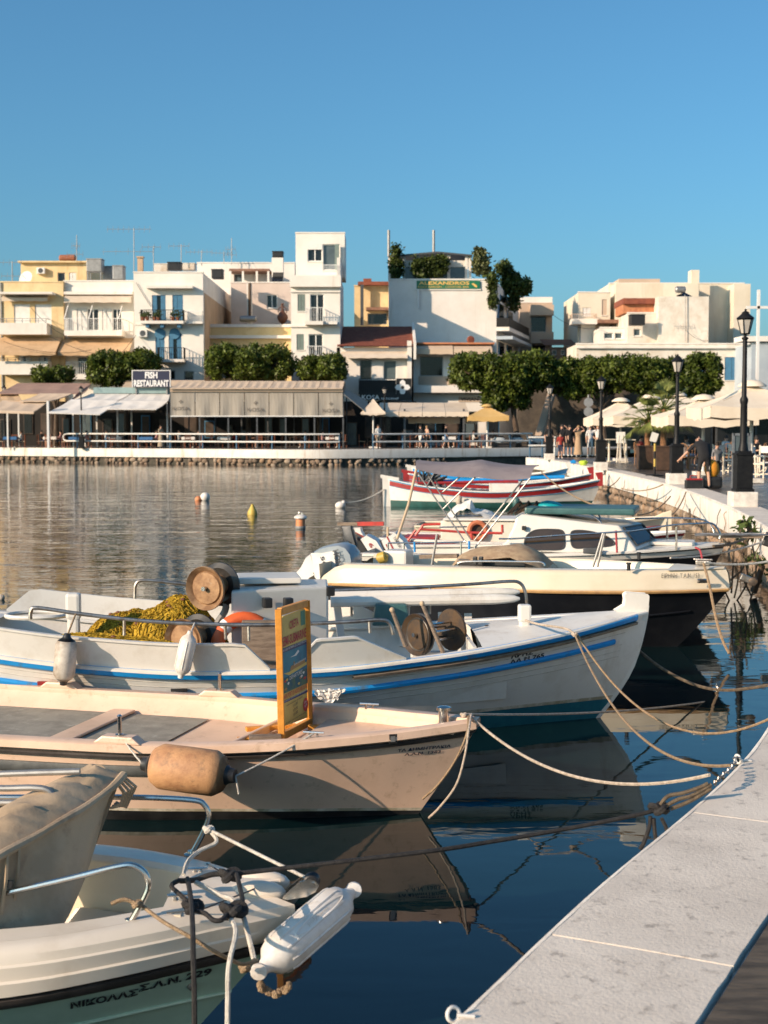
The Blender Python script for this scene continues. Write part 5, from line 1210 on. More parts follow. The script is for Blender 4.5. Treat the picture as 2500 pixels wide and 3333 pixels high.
MB().tube([B.W(B.pt(*d3(1140, 180), -.3)), B.W(B.pt(*d3(1138, 420), -.3))], .018, 8).build('flag_pole', 'wood_light', eg)

# ================================================================== boat with red tubes and lifebuoy (sixth)
B = B6 = Boat('fishing_boat', 0, 0, -8, 5.0, [(0, .62), (.5, .58), (1, .75)], [(0, .7), (.4, .95), (.7, .75), (.9, .35), (1, .05)], [(0, .55), (.4, .8), (.7, .55), (.9, .2), (1, .02)], [(0, .3), (1, .4)], [(-.4, -.2), (0, 0), (.8, .35)],
    'worn white fishing boat with red tube frame and small deckhouse', origin=(4.95, 24.3, 0))
B.band('hull_side', 'white_paint', -.3, lambda s: B6.sheer(s), nz=6); B.gunwale('white_paint', .12); B.deck('white_paint', lambda s: B6.sheer(s) - .12, .06, .02, .98); B.transom('white_paint', -.2)
B.strip('rub_strake', 'red_paint', lambda s: B6.sheer(s) - .05, .03, .02)
a, b = B.pt(*d2(385, 500), -.35), B.pt(*d2(760, 590), -.35)
dh = B.part(MB().prism([(a.x, -.4), (b.x + .35, -.4), (b.x + .35, .4), (a.x, .4)], .4, a.z - .02), 'deckhouse', 'wall_dirty', bevel=.02)
B.part(MB().box(((a.x + b.x) / 2 + .3, 0, a.z + .01), (b.x - a.x + .5, .9, .04)), 'deckhouse_roof', 'white_paint', bevel=.01)
def tube6(pts, y, r=.022): B.part(pipe([B.pt(*d2(*q), y) for q in pts], r, 3), 'red_tube', 'red_tube', smooth=True)
tube6([(250, 566), (400, 575), (590, 588), (800, 592)], -.85); tube6([(265, 535), (380, 530)], .3); tube6([(160, 645), (215, 570)], -.85); tube6([(205, 620), (265, 535)], -.2); tube6([(590, 588), (592, 640)], -.85); tube6([(750, 535), (850, 525)], .5); tube6([(798, 535), (800, 590)], -.85)
B.part(MB().box(B.pt(*d2(250, 655), -.2), (.6, .7, .25)), 'engine_box', 'red_paint', bevel=.02)
lb = thing('lifebuoy', B.W(B.pt(*d2(632, 575), -.47)), 'small faded orange lifebuoy on the worn deckhouse side', 'lifebuoy'); torus(B.W(B.pt(*d2(632, 575), -.47)), .145, .042, axisM((0, -1, .1)), 20, 8).build('ring', 'life_faded', lb, smooth=True)
MB().lathe([(.01, 0), (.125, .001)], 20, B.W(B.pt(*d2(632, 575), -.44)), axisM((0, -1, .1))).build('dark_core', 'dark_wood', lb)
c = B.pt(*d2(600, 460), .1); o = MB(); rnd = random.Random(5); rows = []
for i in range(16):
    u = -1 + 2 * i / 15; rows.append([B.W(c + Vector((u * .46, -.3 + .6 * j / 9, -.10 + .30 * max(0, 1 - u * u * .9 - (2 * j / 9 - 1) ** 2 * .5) ** .7 * (1.15 if u < 0 else .6) + rnd.uniform(-.03, .03)))) for j in range(10)])
tag(o.loft(rows, ring_closed=False).build('tarpaulin', 'white_paint', smooth=True), 'crumpled white tarpaulin heap on the worn deckhouse', 'tarpaulin')

# ================================================================== double-ended boat with the red band (seventh) and its neighbours
def caique(name, org, hd, Lw, label, colband, hull, bottom, bstem, sterntop, sheer=((0, .88), (.2, .66), (.5, .52), (.8, .66), (1, .88))):
    B = Boat(name, 0, 0, hd, Lw, list(sheer), [(0, .05), (.06, .28), (.2, .62), (.45, .88), (.7, .78), (.9, .35), (1, .04)], [(0, .02), (.06, .2), (.2, .5), (.45, .76), (.7, .62), (.9, .22), (1, .015)], [(0, .3), (.5, .4), (1, .4)], [(-.4, -.3), (0, 0), (.4, .22), (.9, .36)], label, pw=1.2, origin=org)
    B.band('bottom_paint', bottom, -.35, lambda s: .17 + .06 * abs(s - .5), nz=4); B.band('hull_side', hull, lambda s: .17 + .06 * abs(s - .5), lambda s: B.sheer(s), nz=6)
    B.band('color_band', colband, lambda s: B.sheer(s) - .20, lambda s: B.sheer(s) - .06, nz=2, off=.006, s0=.01, s1=.99); B.strip('trim', 'sky_trim', lambda s: B.sheer(s) - .03, .022, .025, s0=.01, s1=.99); B.strip('trim', 'sky_trim', lambda s: B.sheer(s) - .21, .009, .015, s0=.01, s1=.99)
    B.gunwale('white_paint', .09); B.inner('white_paint', .05, .2, .05, .95); B.deck('red_paint', .25, .1, .05, .95); B.deck('white_paint', lambda s: B.sheer(s) - .03, .05, .78, .98, 'fore_deck'); B.deck('white_paint', lambda s: B.sheer(s) - .03, .05, .02, .16, 'aft_deck')
    x1 = B.x(1, B.sheer(1)); z1_ = B.sheer(1)
    outline(B, [(x1 - .1, z1_ - .2), (x1 - .08, z1_ + .02), (x1 - .16, z1_ + .2), (x1 + .05, z1_ + .22), (x1 + .06, z1_ - .2)], -.07, .07, 'stem_head', bstem, .01)
    x0 = -Lw; z0 = B.sheer(0)
    outline(B, [(x0 - .12, -.3), (x0 - .16, z0 + .02), (x0 - .22, z0 + .04), (x0 - .22, z0 + .12), (x0 + .35, z0 + .02), (x0 + .35, z0 - .06), (x0 + .1, z0 - .04), (x0 + .08, -.3)], -.07, .07, 'rudder_head', sterntop, .012)
    for k, t in enumerate((.3, .5, .68)):
        s = t; B.part(MB().bb(B.x(s, .5) - .11, B.x(s, .5) + .11, -B.hb(s, .45) + .05, B.hb(s, .45) - .05, .42, .46), 'thwart', 'white_paint')
    return B
pL = atz(*d2(88, 440), 0); pR = atz(*d2(1385, 415), 0)
hd7 = math.degrees(math.atan2(pR.y - pL.y, pR.x - pL.x)); L7 = (pR - pL).length
B7 = caique('fishing_boat', (pR.x, pR.y, 0), -4, L7 * 1.0, 'white double ended boat with broad dark red band and sky blue trim', 'red_paint', 'white_paint', 'green_bottom', 'red_paint', 'white_paint')
B = B7
B.part(MB().box((-L7 * .42, -.1, .62), (.95, .5, .26)), 'engine_box', 'white_paint', bevel=.02); B.part(MB().tube([(-L7 * .75, .2, .78), (-L7 * .12, .25, .95)], .06, 8), 'blue_spar', 'blue_stripe', smooth=True); B.part(MB().tube([(-L7 * .85, -.1, .74), (-L7 * .35, .1, .80)], .05, 8), 'red_spar', 'red_paint', smooth=True)

cl = MB(); rnd = random.Random(9)
for k in range(26): cl.tube([Vector((-L7 * .78 + rnd.uniform(-.5, .5), rnd.uniform(-.2, .2), .6)), Vector((-L7 * .78 + rnd.uniform(-.5, .5), rnd.uniform(-.2, .2), .95 + rnd.uniform(0, .25)))], .03, 5)
B.part(cl, 'gear_pile', 'dark_grey')
fender('fender', 'small tan fender on the red banded boat', B.W(B.pt(*d2(507, 335), -1.0)), B.W(B.pt(*d2(505, 405), -1.0)), .09, 'rope_white')
fender('fender', 'dark green fender on the red banded boat', B.W(B.pt(*d2(893, 345), -1.0)), B.W(B.pt(*d2(893, 430), -1.0)), .11, 'dark_teal')
B8 = caique('fishing_boat', (7.05, 49.5, 0), -3, 6.2, 'dark red wooden boat half hidden behind the mauve canopy', 'red_paint', 'red_paint', 'boot_black', 'red_paint', 'red_paint')
B9 = caique('rowing_boat', (7.1, 56, 0), -2, 6.0, 'small white boat with blue trim farthest along the quay', 'blue_stripe', 'white_paint', 'teal_bottom', 'white_paint', 'white_paint')
B10 = Boat('motor_boat', 0, 0, -10, 4.6, [(0, .62), (.6, .66), (1, .82)], [(0, .7), (.4, .85), (.7, .72), (.9, .38), (1, .05)], [(0, .55), (.4, .7), (.7, .5), (.9, .2), (1, .02)], [(0, .3), (1, .4)], [(-.4, -.25), (0, 0), (.4, .2), (.9, .36)],
    'small dark hulled boat with red brown rubbing strip behind the cabin', origin=(5.25, 27.2, 0))
B = B10; B.band('hull_side', 'dark_hull', -.3, lambda s: B10.sheer(s) - .2, nz=5); B.band('upper_side', 'cream_gel', lambda s: B10.sheer(s) - .2, lambda s: B10.sheer(s), nz=3); B.strip('rub_strake', 'red_paint', lambda s: B10.sheer(s) - .2, .035, .03); B.gunwale('cream_gel', .14); B.deck('cream_gel', lambda s: B10.sheer(s) - .04, .1, .05, .97); B.transom('cream_gel', -.2)
x1 = B.x(1, .8); outline(B, [(x1 - .35, .74), (x1 - .1, .86), (x1 + .03, .9), (x1 + .04, .5), (x1 - .1, .5)], -.12, .12, 'bow_cap', 'cream_gel', .02)

# ================================================================== mooring buoys
def buoy_at(px, py): return atz(px, py, 0)
k8 = crop(500, 1540, .45208)
p = buoy_at(*k8(365, 197)); th = thing('buoy', p, 'round white mooring buoy with orange float, farthest left', 'buoy', 'mooring buoys'); MB().sphere(p + Vector((.03, 0, .11)), .17, 16).build('ball', 'buoy_white', th, smooth=True); MB().sphere(p + Vector((-.2, -.05, .04)), .12, 14).build('small_float', 'buoy_orange', th, smooth=True)
p = buoy_at(*k8(712, 298)); th = thing('buoy', p, 'yellow pear shaped mooring buoy', 'buoy', 'mooring buoys'); MB().lathe([(.02, -.2), (.13, -.1), (.15, .02), (.13, .10), (.08, .19), (.045, .26), (.05, .29), (.01, .31)], 16, p).build('body', 'buoy_yellow', th, smooth=True)
p = buoy_at(*k8(1058, 400)); th = thing('buoy', p, 'orange can buoy with white cap and ring', 'buoy', 'mooring buoys'); MB().lathe([(.02, -.2), (.115, -.15), (.12, .05), (.115, .26), (.02, .27)], 18, p).build('body', 'buoy_orange', th, smooth=True); MB().lathe([(.125, .24), (.165, .27), (.155, .31), (.09, .35), (.02, .36)], 18, p).build('cap', 'buoy_white', th, smooth=True); torus(p + Vector((0, 0, .38)), .045, .012, axisM((0, 1, 0)), 14, 6).build('ring', 'steel', th); MB().lathe([(.122, .0), (.13, .02), (.13, .05), (.122, .07)], 18, p, cap=False).build('band', 'mid_grey', th)
p = buoy_at(*k8(1345, 250)); th = thing('buoy', p, 'small white buoy tied to the red banded boat', 'buoy', 'mooring buoys'); MB().sphere(p + Vector((0, 0, .07)), (.17, .14, .13), 14).build('body', 'buoy_white', th, smooth=True); MB().sphere(p + Vector((.1, 0, .17)), .07, 10).build('eye', 'buoy_white', th, smooth=True)
rope('mooring_line', sag(p + Vector((.1, 0, .17)), B7.W((-L7 - .1, -.1, .55)), .12), .02, 'rope_pale', 'pale line from the small white buoy to the red banded boat')
p = buoy_at(8, 1952); th = thing('buoy', p, 'pale tan float at the left picture edge', 'buoy', 'mooring buoys'); MB().sphere(p + Vector((-.02, 0, .03)), (.06, .05, .05), 12).build('body', 'rope_white', th, smooth=True)
# ------------------------------------------------------------------ buildings round the harbour
class Bd:
    """a building with its front parallel to the far quay; measures come from one crop of the photograph at the depth of the front"""
    def __init__(b, cr, Yf, x0, x1, ytop, label, m, depth=10., wins=(), name='building', ybase=None, cat='building', roof=None, coping=True):
        b.c = cr; b.Y = Yf; b.m = m; b.depth = depth
        X0, X1, Z1 = b.X(x0), b.X(x1), b.Z(ytop); Z0 = FZ if ybase is None else b.Z(ybase)
        b.x0, b.x1, b.z0, b.z1 = X0, X1, Z0, Z1
        b.th = thing(name, ((X0 + X1) / 2, Yf, Z0), label, cat)
        holes = [(b.X(w[0]), b.X(w[2]), b.Z(w[3]), b.Z(w[1])) for w in wins]
        b.wall = sub(b.front(X0, X1, Z0, Z1, Yf, holes, depth).build('wall', m, b.th), b.th)
        if coping: MB().bb(X0 - .04, X1 + .04, Yf - .05, Yf + .3, Z1 + .002, Z1 + .10).build('coping', 'wall_white' if m != 'wall_yellow' else 'wall_yellow', b.th)
        for w in wins: b.win(*w)
    def X(b, x): return at(*b.c(x, 900), b.Y).x
    def Z(b, y): return at(*b.c(800, y), b.Y).z
    def front(b, X0, X1, Z0, Z1, Y, holes, depth):
        xs = sorted(set([X0, X1] + [min(max(h[i], X0), X1) for h in holes for i in (0, 1)])); zs = sorted(set([Z0, Z1] + [min(max(h[i], Z0), Z1) for h in holes for i in (2, 3)])); mb = MB()
        for i in range(len(xs) - 1):
            for j in range(len(zs) - 1):
                cx_, cz_ = (xs[i] + xs[i + 1]) / 2, (zs[j] + zs[j + 1]) / 2
                if any(h[0] < cx_ < h[1] and h[2] < cz_ < h[3] for h in holes): continue
                mb.quad((xs[i], Y, zs[j]), (xs[i + 1], Y, zs[j]), (xs[i + 1], Y, zs[j + 1]), (xs[i], Y, zs[j + 1]))
        for h in holes:
            a, c, d, e = h; D = .28
            mb.quad((a, Y, d), (a, Y + D, d), (a, Y + D, e), (a, Y, e)); mb.quad((c, Y, d), (c, Y, e), (c, Y + D, e), (c, Y + D, d)); mb.quad((a, Y, e), (a, Y + D, e), (c, Y + D, e), (c, Y, e)); mb.quad((a, Y, d), (c, Y, d), (c, Y + D, d), (a, Y + D, d))
        Y2 = Y + depth
        mb.quad((X0, Y, Z0), (X0, Y, Z1), (X0, Y2, Z1), (X0, Y2, Z0)); mb.quad((X1, Y, Z0), (X1, Y2, Z0), (X1, Y2, Z1), (X1, Y, Z1)); mb.quad((X0, Y, Z1), (X1, Y, Z1), (X1, Y2, Z1), (X0, Y2, Z1)); mb.quad((X0, Y2, Z0), (X0, Y2, Z1), (X1, Y2, Z1), (X1, Y2, Z0))
        return mb
    def win(b, x0, y0, x1, y1, kind='glass', nm=None):
        a, c, d, e = b.X(x0), b.X(x1), b.Z(y1), b.Z(y0); Y = b.Y; k = kind.split(':'); mt = k[1] if len(k) > 1 else 'frame_white'; k = k[0]; f = .07
        g = MB().bb(a, a + f, Y + .10, Y + .18, d, e).bb(c - f, c, Y + .10, Y + .18, d, e).bb(a + f, c - f, Y + .10, Y + .18, e - f, e).bb(a + f, c - f, Y + .10, Y + .18, d, d + f)
        if k in ('glass', 'open'): g.bb((a + c) / 2 - .04, (a + c) / 2 + .04, Y + .10, Y + .18, d + f, e - f)
        o = sub(g.build(nm or 'window', 'frame_white' if k in ('glass', 'open') else (mt if k != 'dark' else 'metal_grey'), b.th), b.th)
        if k in ('glass', 'dark', 'open', 'half', 'grey'): MB().quad((a, Y + .2, d), (c, Y + .2, d), (c, Y + .2, e), (a, Y + .2, e)).build('pane', 'glass_grey' if k == 'grey' else 'glass_dark', o)
        def shutter(u0, u1, y0_, y1_):
            s = MB().bb(u0, u1, y0_, y1_, d + .02, e - .02); n_ = max(3, int((e - d) / .16))
            for i in range(n_):
                z = d + .06 + (e - d - .12) * (i + .5) / n_; s.bb(u0 + .05, u1 - .05, y0_ - .018, y0_ - .001, z - .035, z + .03)
            s.build('shutter', mt, o)
        if k == 'shut':
            mid = (a + c) / 2; shutter(a + .02, mid - .012, Y + .05, Y + .09); shutter(mid + .012, c - .02, Y + .05, Y + .09)
        if k == 'half': w_ = (c - a) * .36; shutter(a + .02, a + w_, Y + .04, Y + .08); shutter(c - w_, c - .02, Y + .04, Y + .08)
        if k == 'open': w_ = (c - a) * .5; shutter(a - w_, a - .03, Y - .06, Y - .02); shutter(c + .03, c + w_, Y - .06, Y - .02)
        if k == 'roller': MB().bb(a + .02, c - .02, Y + .06, Y + .10, d, e - .02).build('shutter', mt, o)
        if kind != 'dark' and k != 'dark': MB().bb(a - .06, c + .06, Y - .07, Y + .02, d - .07, d - .005).build('sill', 'wall_white', o)
    def box(b, x0, y0, x1, y1, ya, yb, name, m, bevel=0.): return MB().bb(b.X(x0), b.X(x1), b.Y + ya, b.Y + yb, b.Z(y1), b.Z(y0)).build(name, m, b.th, bevel=bevel)
    def balcony(b, x0, x1, yt, yb, yr, proj=1.1, style='bars', m='wall_white', mr='metal_white'):
        a, c, z0, z1, zr_ = b.X(x0), b.X(x1), b.Z(yb), b.Z(yt), b.Z(yr); Y = b.Y
        o = sub(MB().bb(a, c, Y - proj, Y - .002, z0, z1).build('balcony', m, b.th), b.th)
        r_ = MB()
        if style == 'bars':
            n_ = max(4, int((c - a) / .16))
            for i in range(n_ + 1): x = a + .04 + (c - a - .08) * i / n_; r_.bb(x - .014, x + .014, Y - proj + .02, Y - proj + .048, z1, zr_)
            for s_ in (a + .04, c - .04):
                for i in range(1, 6): y = Y - proj + .03 + (proj - .06) * i / 6; r_.bb(s_ - .014, s_ + .014, y - .014, y + .014, z1, zr_)
        else:
            for x in np.linspace(a + .05, c - .05, 7): r_.bb(x - .025, x + .025, Y - proj + .02, Y - proj + .07, z1, zr_)
            r_.bb(a + .02, c - .02, Y - proj + .02, Y - proj + .06, (z1 + zr_) / 2 - .02, (z1 + zr_) / 2 + .02)
        for z in (zr_,): r_.bb(a + .02, c - .02, Y - proj + .015, Y - proj + .055, z, z + .045).bb(a + .02, a + .06, Y - proj + .06, Y - .01, z, z + .045).bb(c - .06, c - .02, Y - proj + .06, Y - .01, z, z + .045)
        r_.build('railing', mr, o); return o
    def awning(b, x0, x1, yt, yb, proj=2.0, m='awning_tan', val=.22, parts=1, skew=0.):
        a, c, zt, zb_ = b.X(x0), b.X(x1), b.Z(yt), b.Z(yb); return awning3d(b.th, a, c, b.Y, b.Y - proj, zt, zb_, m, val, b.th)
def awning3d(parent, a, c, Yb, Yf, zt, zb_, m, val=.22, reg=None, name='awning', sag_=.06, a2=None, c2=None):
    a2 = a if a2 is None else a2; c2 = c if c2 is None else c2
    n_ = max(6, int(abs(c - a) / .5)); rows = []
    for i in range(n_ + 1):
        t = i / n_; x = a + (c - a) * t; xf = a2 + (c2 - a2) * t; sg_ = sag_ * abs(math.sin(math.pi * t * max(1, n_ // 5)))
        r_ = [Vector((x + (xf - x) * v, Yb + (Yf - Yb) * v, zt + (zb_ - zt) * v - .05 * math.sin(math.pi * v) * (.4 + sg_ * 6))) for v in (0, .25, .5, .75, 1)]
        sc = .04 * abs(math.sin(math.pi * t * n_ / 1.0 * 1.5))
        r_ += [Vector((xf, Yf - .02, zb_ - val + sc)), Vector((xf, Yf + .02, zb_ - val + sc)), Vector((xf, Yf + .03, zb_ - .04))] + [Vector((x + (xf - x) * v, Yb + (Yf - Yb) * v, zt + (zb_ - zt) * v - .05 - .05 * math.sin(math.pi * v) * (.4 + sg_ * 6))) for v in (.75, .5, .25, 0)]
        rows.append(r_)
    return MB().loft(rows, cap=True).build(name, m, parent)
def ac_unit(b, x0, y0, x1, y1, label):
    th = thing('air_conditioner', (b.X((x0 + x1) / 2), b.Y - .2, b.Z(y1)), label, 'air conditioner', 'outdoor air conditioner units'); a, c, d, e = b.X(x0), b.X(x1), b.Z(y1), b.Z(y0)
    MB().bb(a, c, b.Y - .42, b.Y - .03, d, e).build('casing', 'shutter_white', th, bevel=.03); MB().lathe([(.02, 0), ((e - d) * .40, .0), ((e - d) * .42, .03)], 16, ((a + c) / 2, b.Y - .425, (d + e) / 2), axisM((0, 1, 0))).build('fan_grille', 'dark_grey', th)
def antenna(px, py_top, py_base, Y, label, arms=((.1, 1.4, 6),), lean=0., dish=False):
    p0, p1 = at(px, py_base, Y), at(px, py_top, Y); th = thing('antenna', p0, label, 'antenna', 'rooftop television aerials')
    MB().tube([p0, p1], .035, 6).build('mast', 'metal_grey', th)
    for (dz, L, n_) in arms:
        z = p1.z - dz; g = MB().tube([(p0.x - L * .6, Y, z), (p0.x + L * .4, Y, z)], .02, 5)
        for i in range(n_): x = p0.x - L * .58 + L * .95 * i / max(1, n_ - 1); g.tube([(x, Y - .1, z - .28), (x, Y + .1, z + .28)], .012, 4)
        g.build('dipoles', 'metal_grey', th)
def tank(cr, x0, y0, x1, y1, Y, label, m='tank_black', d=1.2, cat='water tank', style='box', legs=0.):
    p0, p1 = at(*cr(x0, y1), Y), at(*cr(x1, y0), Y); th = thing('water_tank', ((p0.x + p1.x) / 2, Y, p0.z - legs), label, cat, 'rooftop tanks')
    if style == 'box':
        MB().bb(p0.x, p1.x, Y - d / 2, Y + d / 2, p0.z, p1.z).build('body', m, th, bevel=.06); MB().bb(p0.x - .03, p1.x + .03, Y - d / 2 - .03, Y + d / 2 + .03, p1.z + .002, p1.z + .07).build('lid', m, th)
    else:
        r_ = (p1.z - p0.z) / 2; MB().lathe([(.02, 0), (r_ * .7, .02), (r_, .12), (r_, p1.x - p0.x - .12), (r_ * .7, p1.x - p0.x - .02), (.02, p1.x - p0.x)], 16, (p0.x, Y, p0.z + r_), axisM((1, 0, 0))).build('body', m, th, smooth=True)
    if legs:
        for x in (p0.x + .1, p1.x - .1):
            for y in (Y - d / 2 + .1, Y + d / 2 - .1): MB().bar((x, y, p0.z - legs), (x, y, p0.z), .07).build('leg', 'metal_grey', th)
    return th
def dish(cr, x, y, r_, Y, label, face=(-.4, -1, .4)):
    p = at(*cr(x, y), Y); th = thing('satellite_dish', p + Vector((0, .3, -.6)), label, 'satellite dish', 'satellite dishes')
    MB().lathe([(.02, .14), (r_ * .5, .10), (r_ * .85, .03), (r_, 0)], 18, p, axisM(Vector(face) * -1), cap=False).build('bowl', 'shutter_white', th, smooth=True); MB().tube([p + Vector((0, .15, 0)), p + Vector((0, .3, -.7))], .04, 6).build('mount', 'metal_grey', th); MB().tube([p, p + Vector(face).normalized() * r_ * .8], .02, 5).build('feed_arm', 'metal_grey', th)

# A: yellow house at the left edge
A = Bd(c1, 112, -70, 530, 560, 'yellow plastered house with white roller shutters at the left edge', 'wall_yellow', 14, [(118, 740, 250, 985, 'roller:shutter_white'), (292, 740, 430, 985, 'roller:shutter_white'), (150, 1170, 245, 1325, 'half:shutter_white'), (328, 1170, 418, 1325, 'half:shutter_white')])
A.balcony(20, 420, 905, 1000, 872, 1.3, 'solid', mr='metal_grey'); A.balcony(22, 425, 1220, 1330, 1195, 1.3, 'solid', mr='metal_grey'); A.box(25, 650, 470, 668, -1.3, 0, 'canopy_slab', 'wall_white'); A.awning(30, 410, 668, 690, .5, 'awning_cream', .3)
A.awning(-60, 512, 1012, 1150, 2.2, 'awning_tan', .28); A.box(-70, 672, 530, 682, -.05, .05, 'string_course', 'wall_yellow'); A.box(8, 560, 18, 1440, -.12, -.02, 'downpipe', 'metal_grey')
A2 = Bd(c1, 117, 180, 725, 392, 'yellow rooftop room above the left yellow house', 'wall_yellow', 8, [(485, 478, 546, 560, 'dark'), (580, 478, 640, 560, 'shut:shutter_white')], ybase=600, name='rooftop_room'); A2.box(165, 384, 735, 398, -.4, 8.3, 'roof_slab', 'wall_yellow')
ac_unit(A2, 320, 440, 388, 492, 'air conditioner unit on the yellow rooftop room'); dish(c1, 212, 522, .6, 113.2, 'round satellite dish on the left yellow house roof')
tank(c1, 492, 330, 632, 384, 119, 'brown tank on the yellow rooftop room', 'terracotta', style='cyl'); tank(c1, 730, 374, 856, 475, 114.5, 'large grey box tank on stilts right of the yellow rooftop room', 'metal_grey', legs=1.6); tank(c1, 948, 430, 1034, 540, 114.5, 'smaller grey box tank next to the tall aerial', 'metal_grey'); tank(c1, 866, 436, 940, 540, 116, 'flat grey box tank between the two grey tanks', 'metal_grey')
Bd(c1, 113, -620, -76, 640, 'plain cream house next to the yellow house, beyond the left edge', 'wall_cream', 14, [(-540, 760, -450, 960, 'shut:shutter_green'), (-330, 760, -240, 960, 'shut:shutter_green'), (-540, 1060, -450, 1260, 'glass'), (-330, 1060, -240, 1260, 'glass')])
# B: white house with balconies
b_ = Bd(c1, 112.4, 535, 1112, 552, 'white house with retracted awning and white balcony rails', 'wall_white', 14, [(640, 775, 722, 960, 'shut:shutter_white'), (726, 778, 822, 960, 'glass'), (850, 775, 926, 960, 'shut:shutter_white'), (934, 778, 1012, 960, 'glass'), (640, 1180, 735, 1320, 'dark')])
b_.balcony(565, 1040, 968, 1012, 872, 1.4); b_.balcony(575, 1040, 1325, 1368, 1228, 1.4); b_.awning(555, 1108, 662, 690, .9, 'awning_cream', .45); b_.awning(528, 1108, 1022, 1150, 2.2, 'awning_tan', .3); b_.box(545, 640, 1112, 664, -.5, .0, 'cornice', 'wall_white')
for x in (590, 790, 1035): MB().bar((b_.X(x), b_.Y - .2, b_.Z(700)), (b_.X(x - 25), b_.Y - 1.3, b_.Z(872)), .06).build('awning_arm', 'metal_white', b_.th)
# C: white house with blue doors
C = Bd(c1, 108, 1115, 1690, 480, 'white house with blue shuttered doors and iron balconies', 'wall_white', 20, [(1265, 665, 1378, 882, 'half:shutter_blue', 'door'), (1434, 663, 1522, 882, 'shut:shutter_blue', 'door'), (1290, 985, 1366, 1200, 'shut:shutter_blue', 'door'), (1400, 982, 1506, 1200, 'half:shutter_blue', 'door'), (1410, 1290, 1452, 1366, 'dark'), (1525, 1296, 1606, 1372, 'dark')])
C.balcony(1185, 1540, 886, 910, 800, 1.1, 'bars', mr='black_iron'); C.balcony(1320, 1545, 1202, 1226, 1110, 1.1, 'bars', mr='black_iron'); C.balcony(1560, 1690, 886, 906, 806, .5, 'bars'); C.box(1230, 592, 1612, 614, -.7, 0, 'ledge', 'wall_white'); C.box(1115, 905, 1690, 915, -.06, .05, 'string_course', 'wall_white')
for x in (1240, 1360, 1500): C.box(x - 14, 910, x + 14, 940, -.9, 0, 'bracket', 'shutter_blue')
for x in (1330, 1450): MB().lathe([(C.X(x + 45) - C.X(x), 0), (C.X(x + 45) - C.X(x), .1)], 20, (C.X(x), C.Y - .06, C.Z(985)), axisM((0, 1, 0))).build('arch_head', 'shutter_blue', C.th)
ac_unit(C, 1155, 955, 1230, 1016, 'air conditioner on the white house with blue doors')
for k, x in enumerate((1205, 1240, 1300, 1330, 1450, 1490)):
    p = Vector((C.X(x), C.Y - .85, C.Z(886))); th = thing('flower_pot', p, ['terracotta pot %s on the upper iron balcony' % t for t in ('at the left end', 'second from left', 'left of the open blue door', 'under the open blue door', 'under the closed blue door', 'at the right end')][k], 'flower pot', 'balcony flower pots')
    MB().lathe([(.1, 0), (.16, .28), (.17, .3)], 10, p).build('pot', 'terracotta', th)
    f = MB(); rnd = random.Random(k)
    for i in range(40): c = p + Vector((rnd.gauss(0, .13), rnd.gauss(0, .1), .42 + rnd.gauss(0, .14))); f.quad(c, c + Vector((.1, 0, .03)), c + Vector((.1, .03, .12)), c + Vector((0, .03, .1)))
    f.build('leaves', 'leaf_vine', th)
MB().bb(C.x1 - .01, C.x1 + .03, C.Y + .6, C.Y + 19.9, FZ, C.Z(640)).build('side_render', 'wall_tan', C.th)
tank(c1, 1400, 402, 1508, 460, 118, 'black box tank on the roof of the house with blue doors'); tank(c1, 1290, 415, 1400, 475, 119, 'pale flat box on the roof left of the black tank', 'wall_dirty'); tank(c1, 1515, 410, 1625, 460, 120, 'pale dirty box on the roof right of the black tank', 'wall_dirty')
th = thing('chimney', at(*c1(1168, 470), 114), 'slim tan chimney beside the tall aerial', 'chimney'); p = at(*c1(1168, 470), 114); q = at(*c1(1168, 358), 114); MB().bb(p.x - .22, p.x + .22, 113.8, 114.2, p.z - 1, q.z).build('shaft', 'wall_tan', th); MB().bb(p.x - .28, p.x + .28, 113.7, 114.3, q.z + .01, q.z + .12).build('cap', 'wall_tan', th)
# D: low yellow house
D = Bd(c2, 112, 120, 852, 935, 'low ochre house with pale cornice behind the clipped trees', 'wall_ochre', 7, [(200, 1180, 300, 1380, 'dark'), (500, 1180, 620, 1380, 'dark')]); D.box(105, 1020, 852, 1046, -.35, .0, 'cornice', 'wall_white'); D.box(130, 935, 852, 950, -.1, .3, 'parapet_cap', 'wall_white')
p = at(*c2(780, 925), 113); th = thing('amphora', p, 'tall dark brown amphora standing on the ochre house roof', 'amphora'); h_ = at(*c2(780, 748), 113).z - p.z
MB().lathe([(.15 * h_ / 4, 0), (.3, .12 * h_), (.44, .3 * h_), (.42, .42 * h_), (.25, .56 * h_), (.11, .66 * h_), (.09, .9 * h_), (.13, .93 * h_), (.13, h_)], 18, p).build('body', 'amphora', th, smooth=True)
for s_ in (-1, 1): MB().tube([p + Vector((s_ * .1, 0, .85 * h_)), p + Vector((s_ * .3, 0, .75 * h_)), p + Vector((s_ * .34, 0, .55 * h_))], .04, 6).build('handle', 'amphora', th, smooth=True)
tank(c2, 415, 852, 562, 905, 116, 'silver solar water cylinder on the ochre house', 'aluminium', style='cyl')
th = thing('chimney', at(*c2(500, 860), 117), 'tall white chimney behind the silver cylinder', 'chimney'); p = at(*c2(482, 870), 117); q = at(*c2(520, 580), 117); MB().bb(p.x, q.x, 116.6, 117.3, p.z - 1, q.z).build('shaft', 'wall_white', th); MB().tube([(q.x - .15, 116.5, p.z), (q.x - .15, 116.5, q.z)], .12, 8).build('flue', 'dark_iron', th)
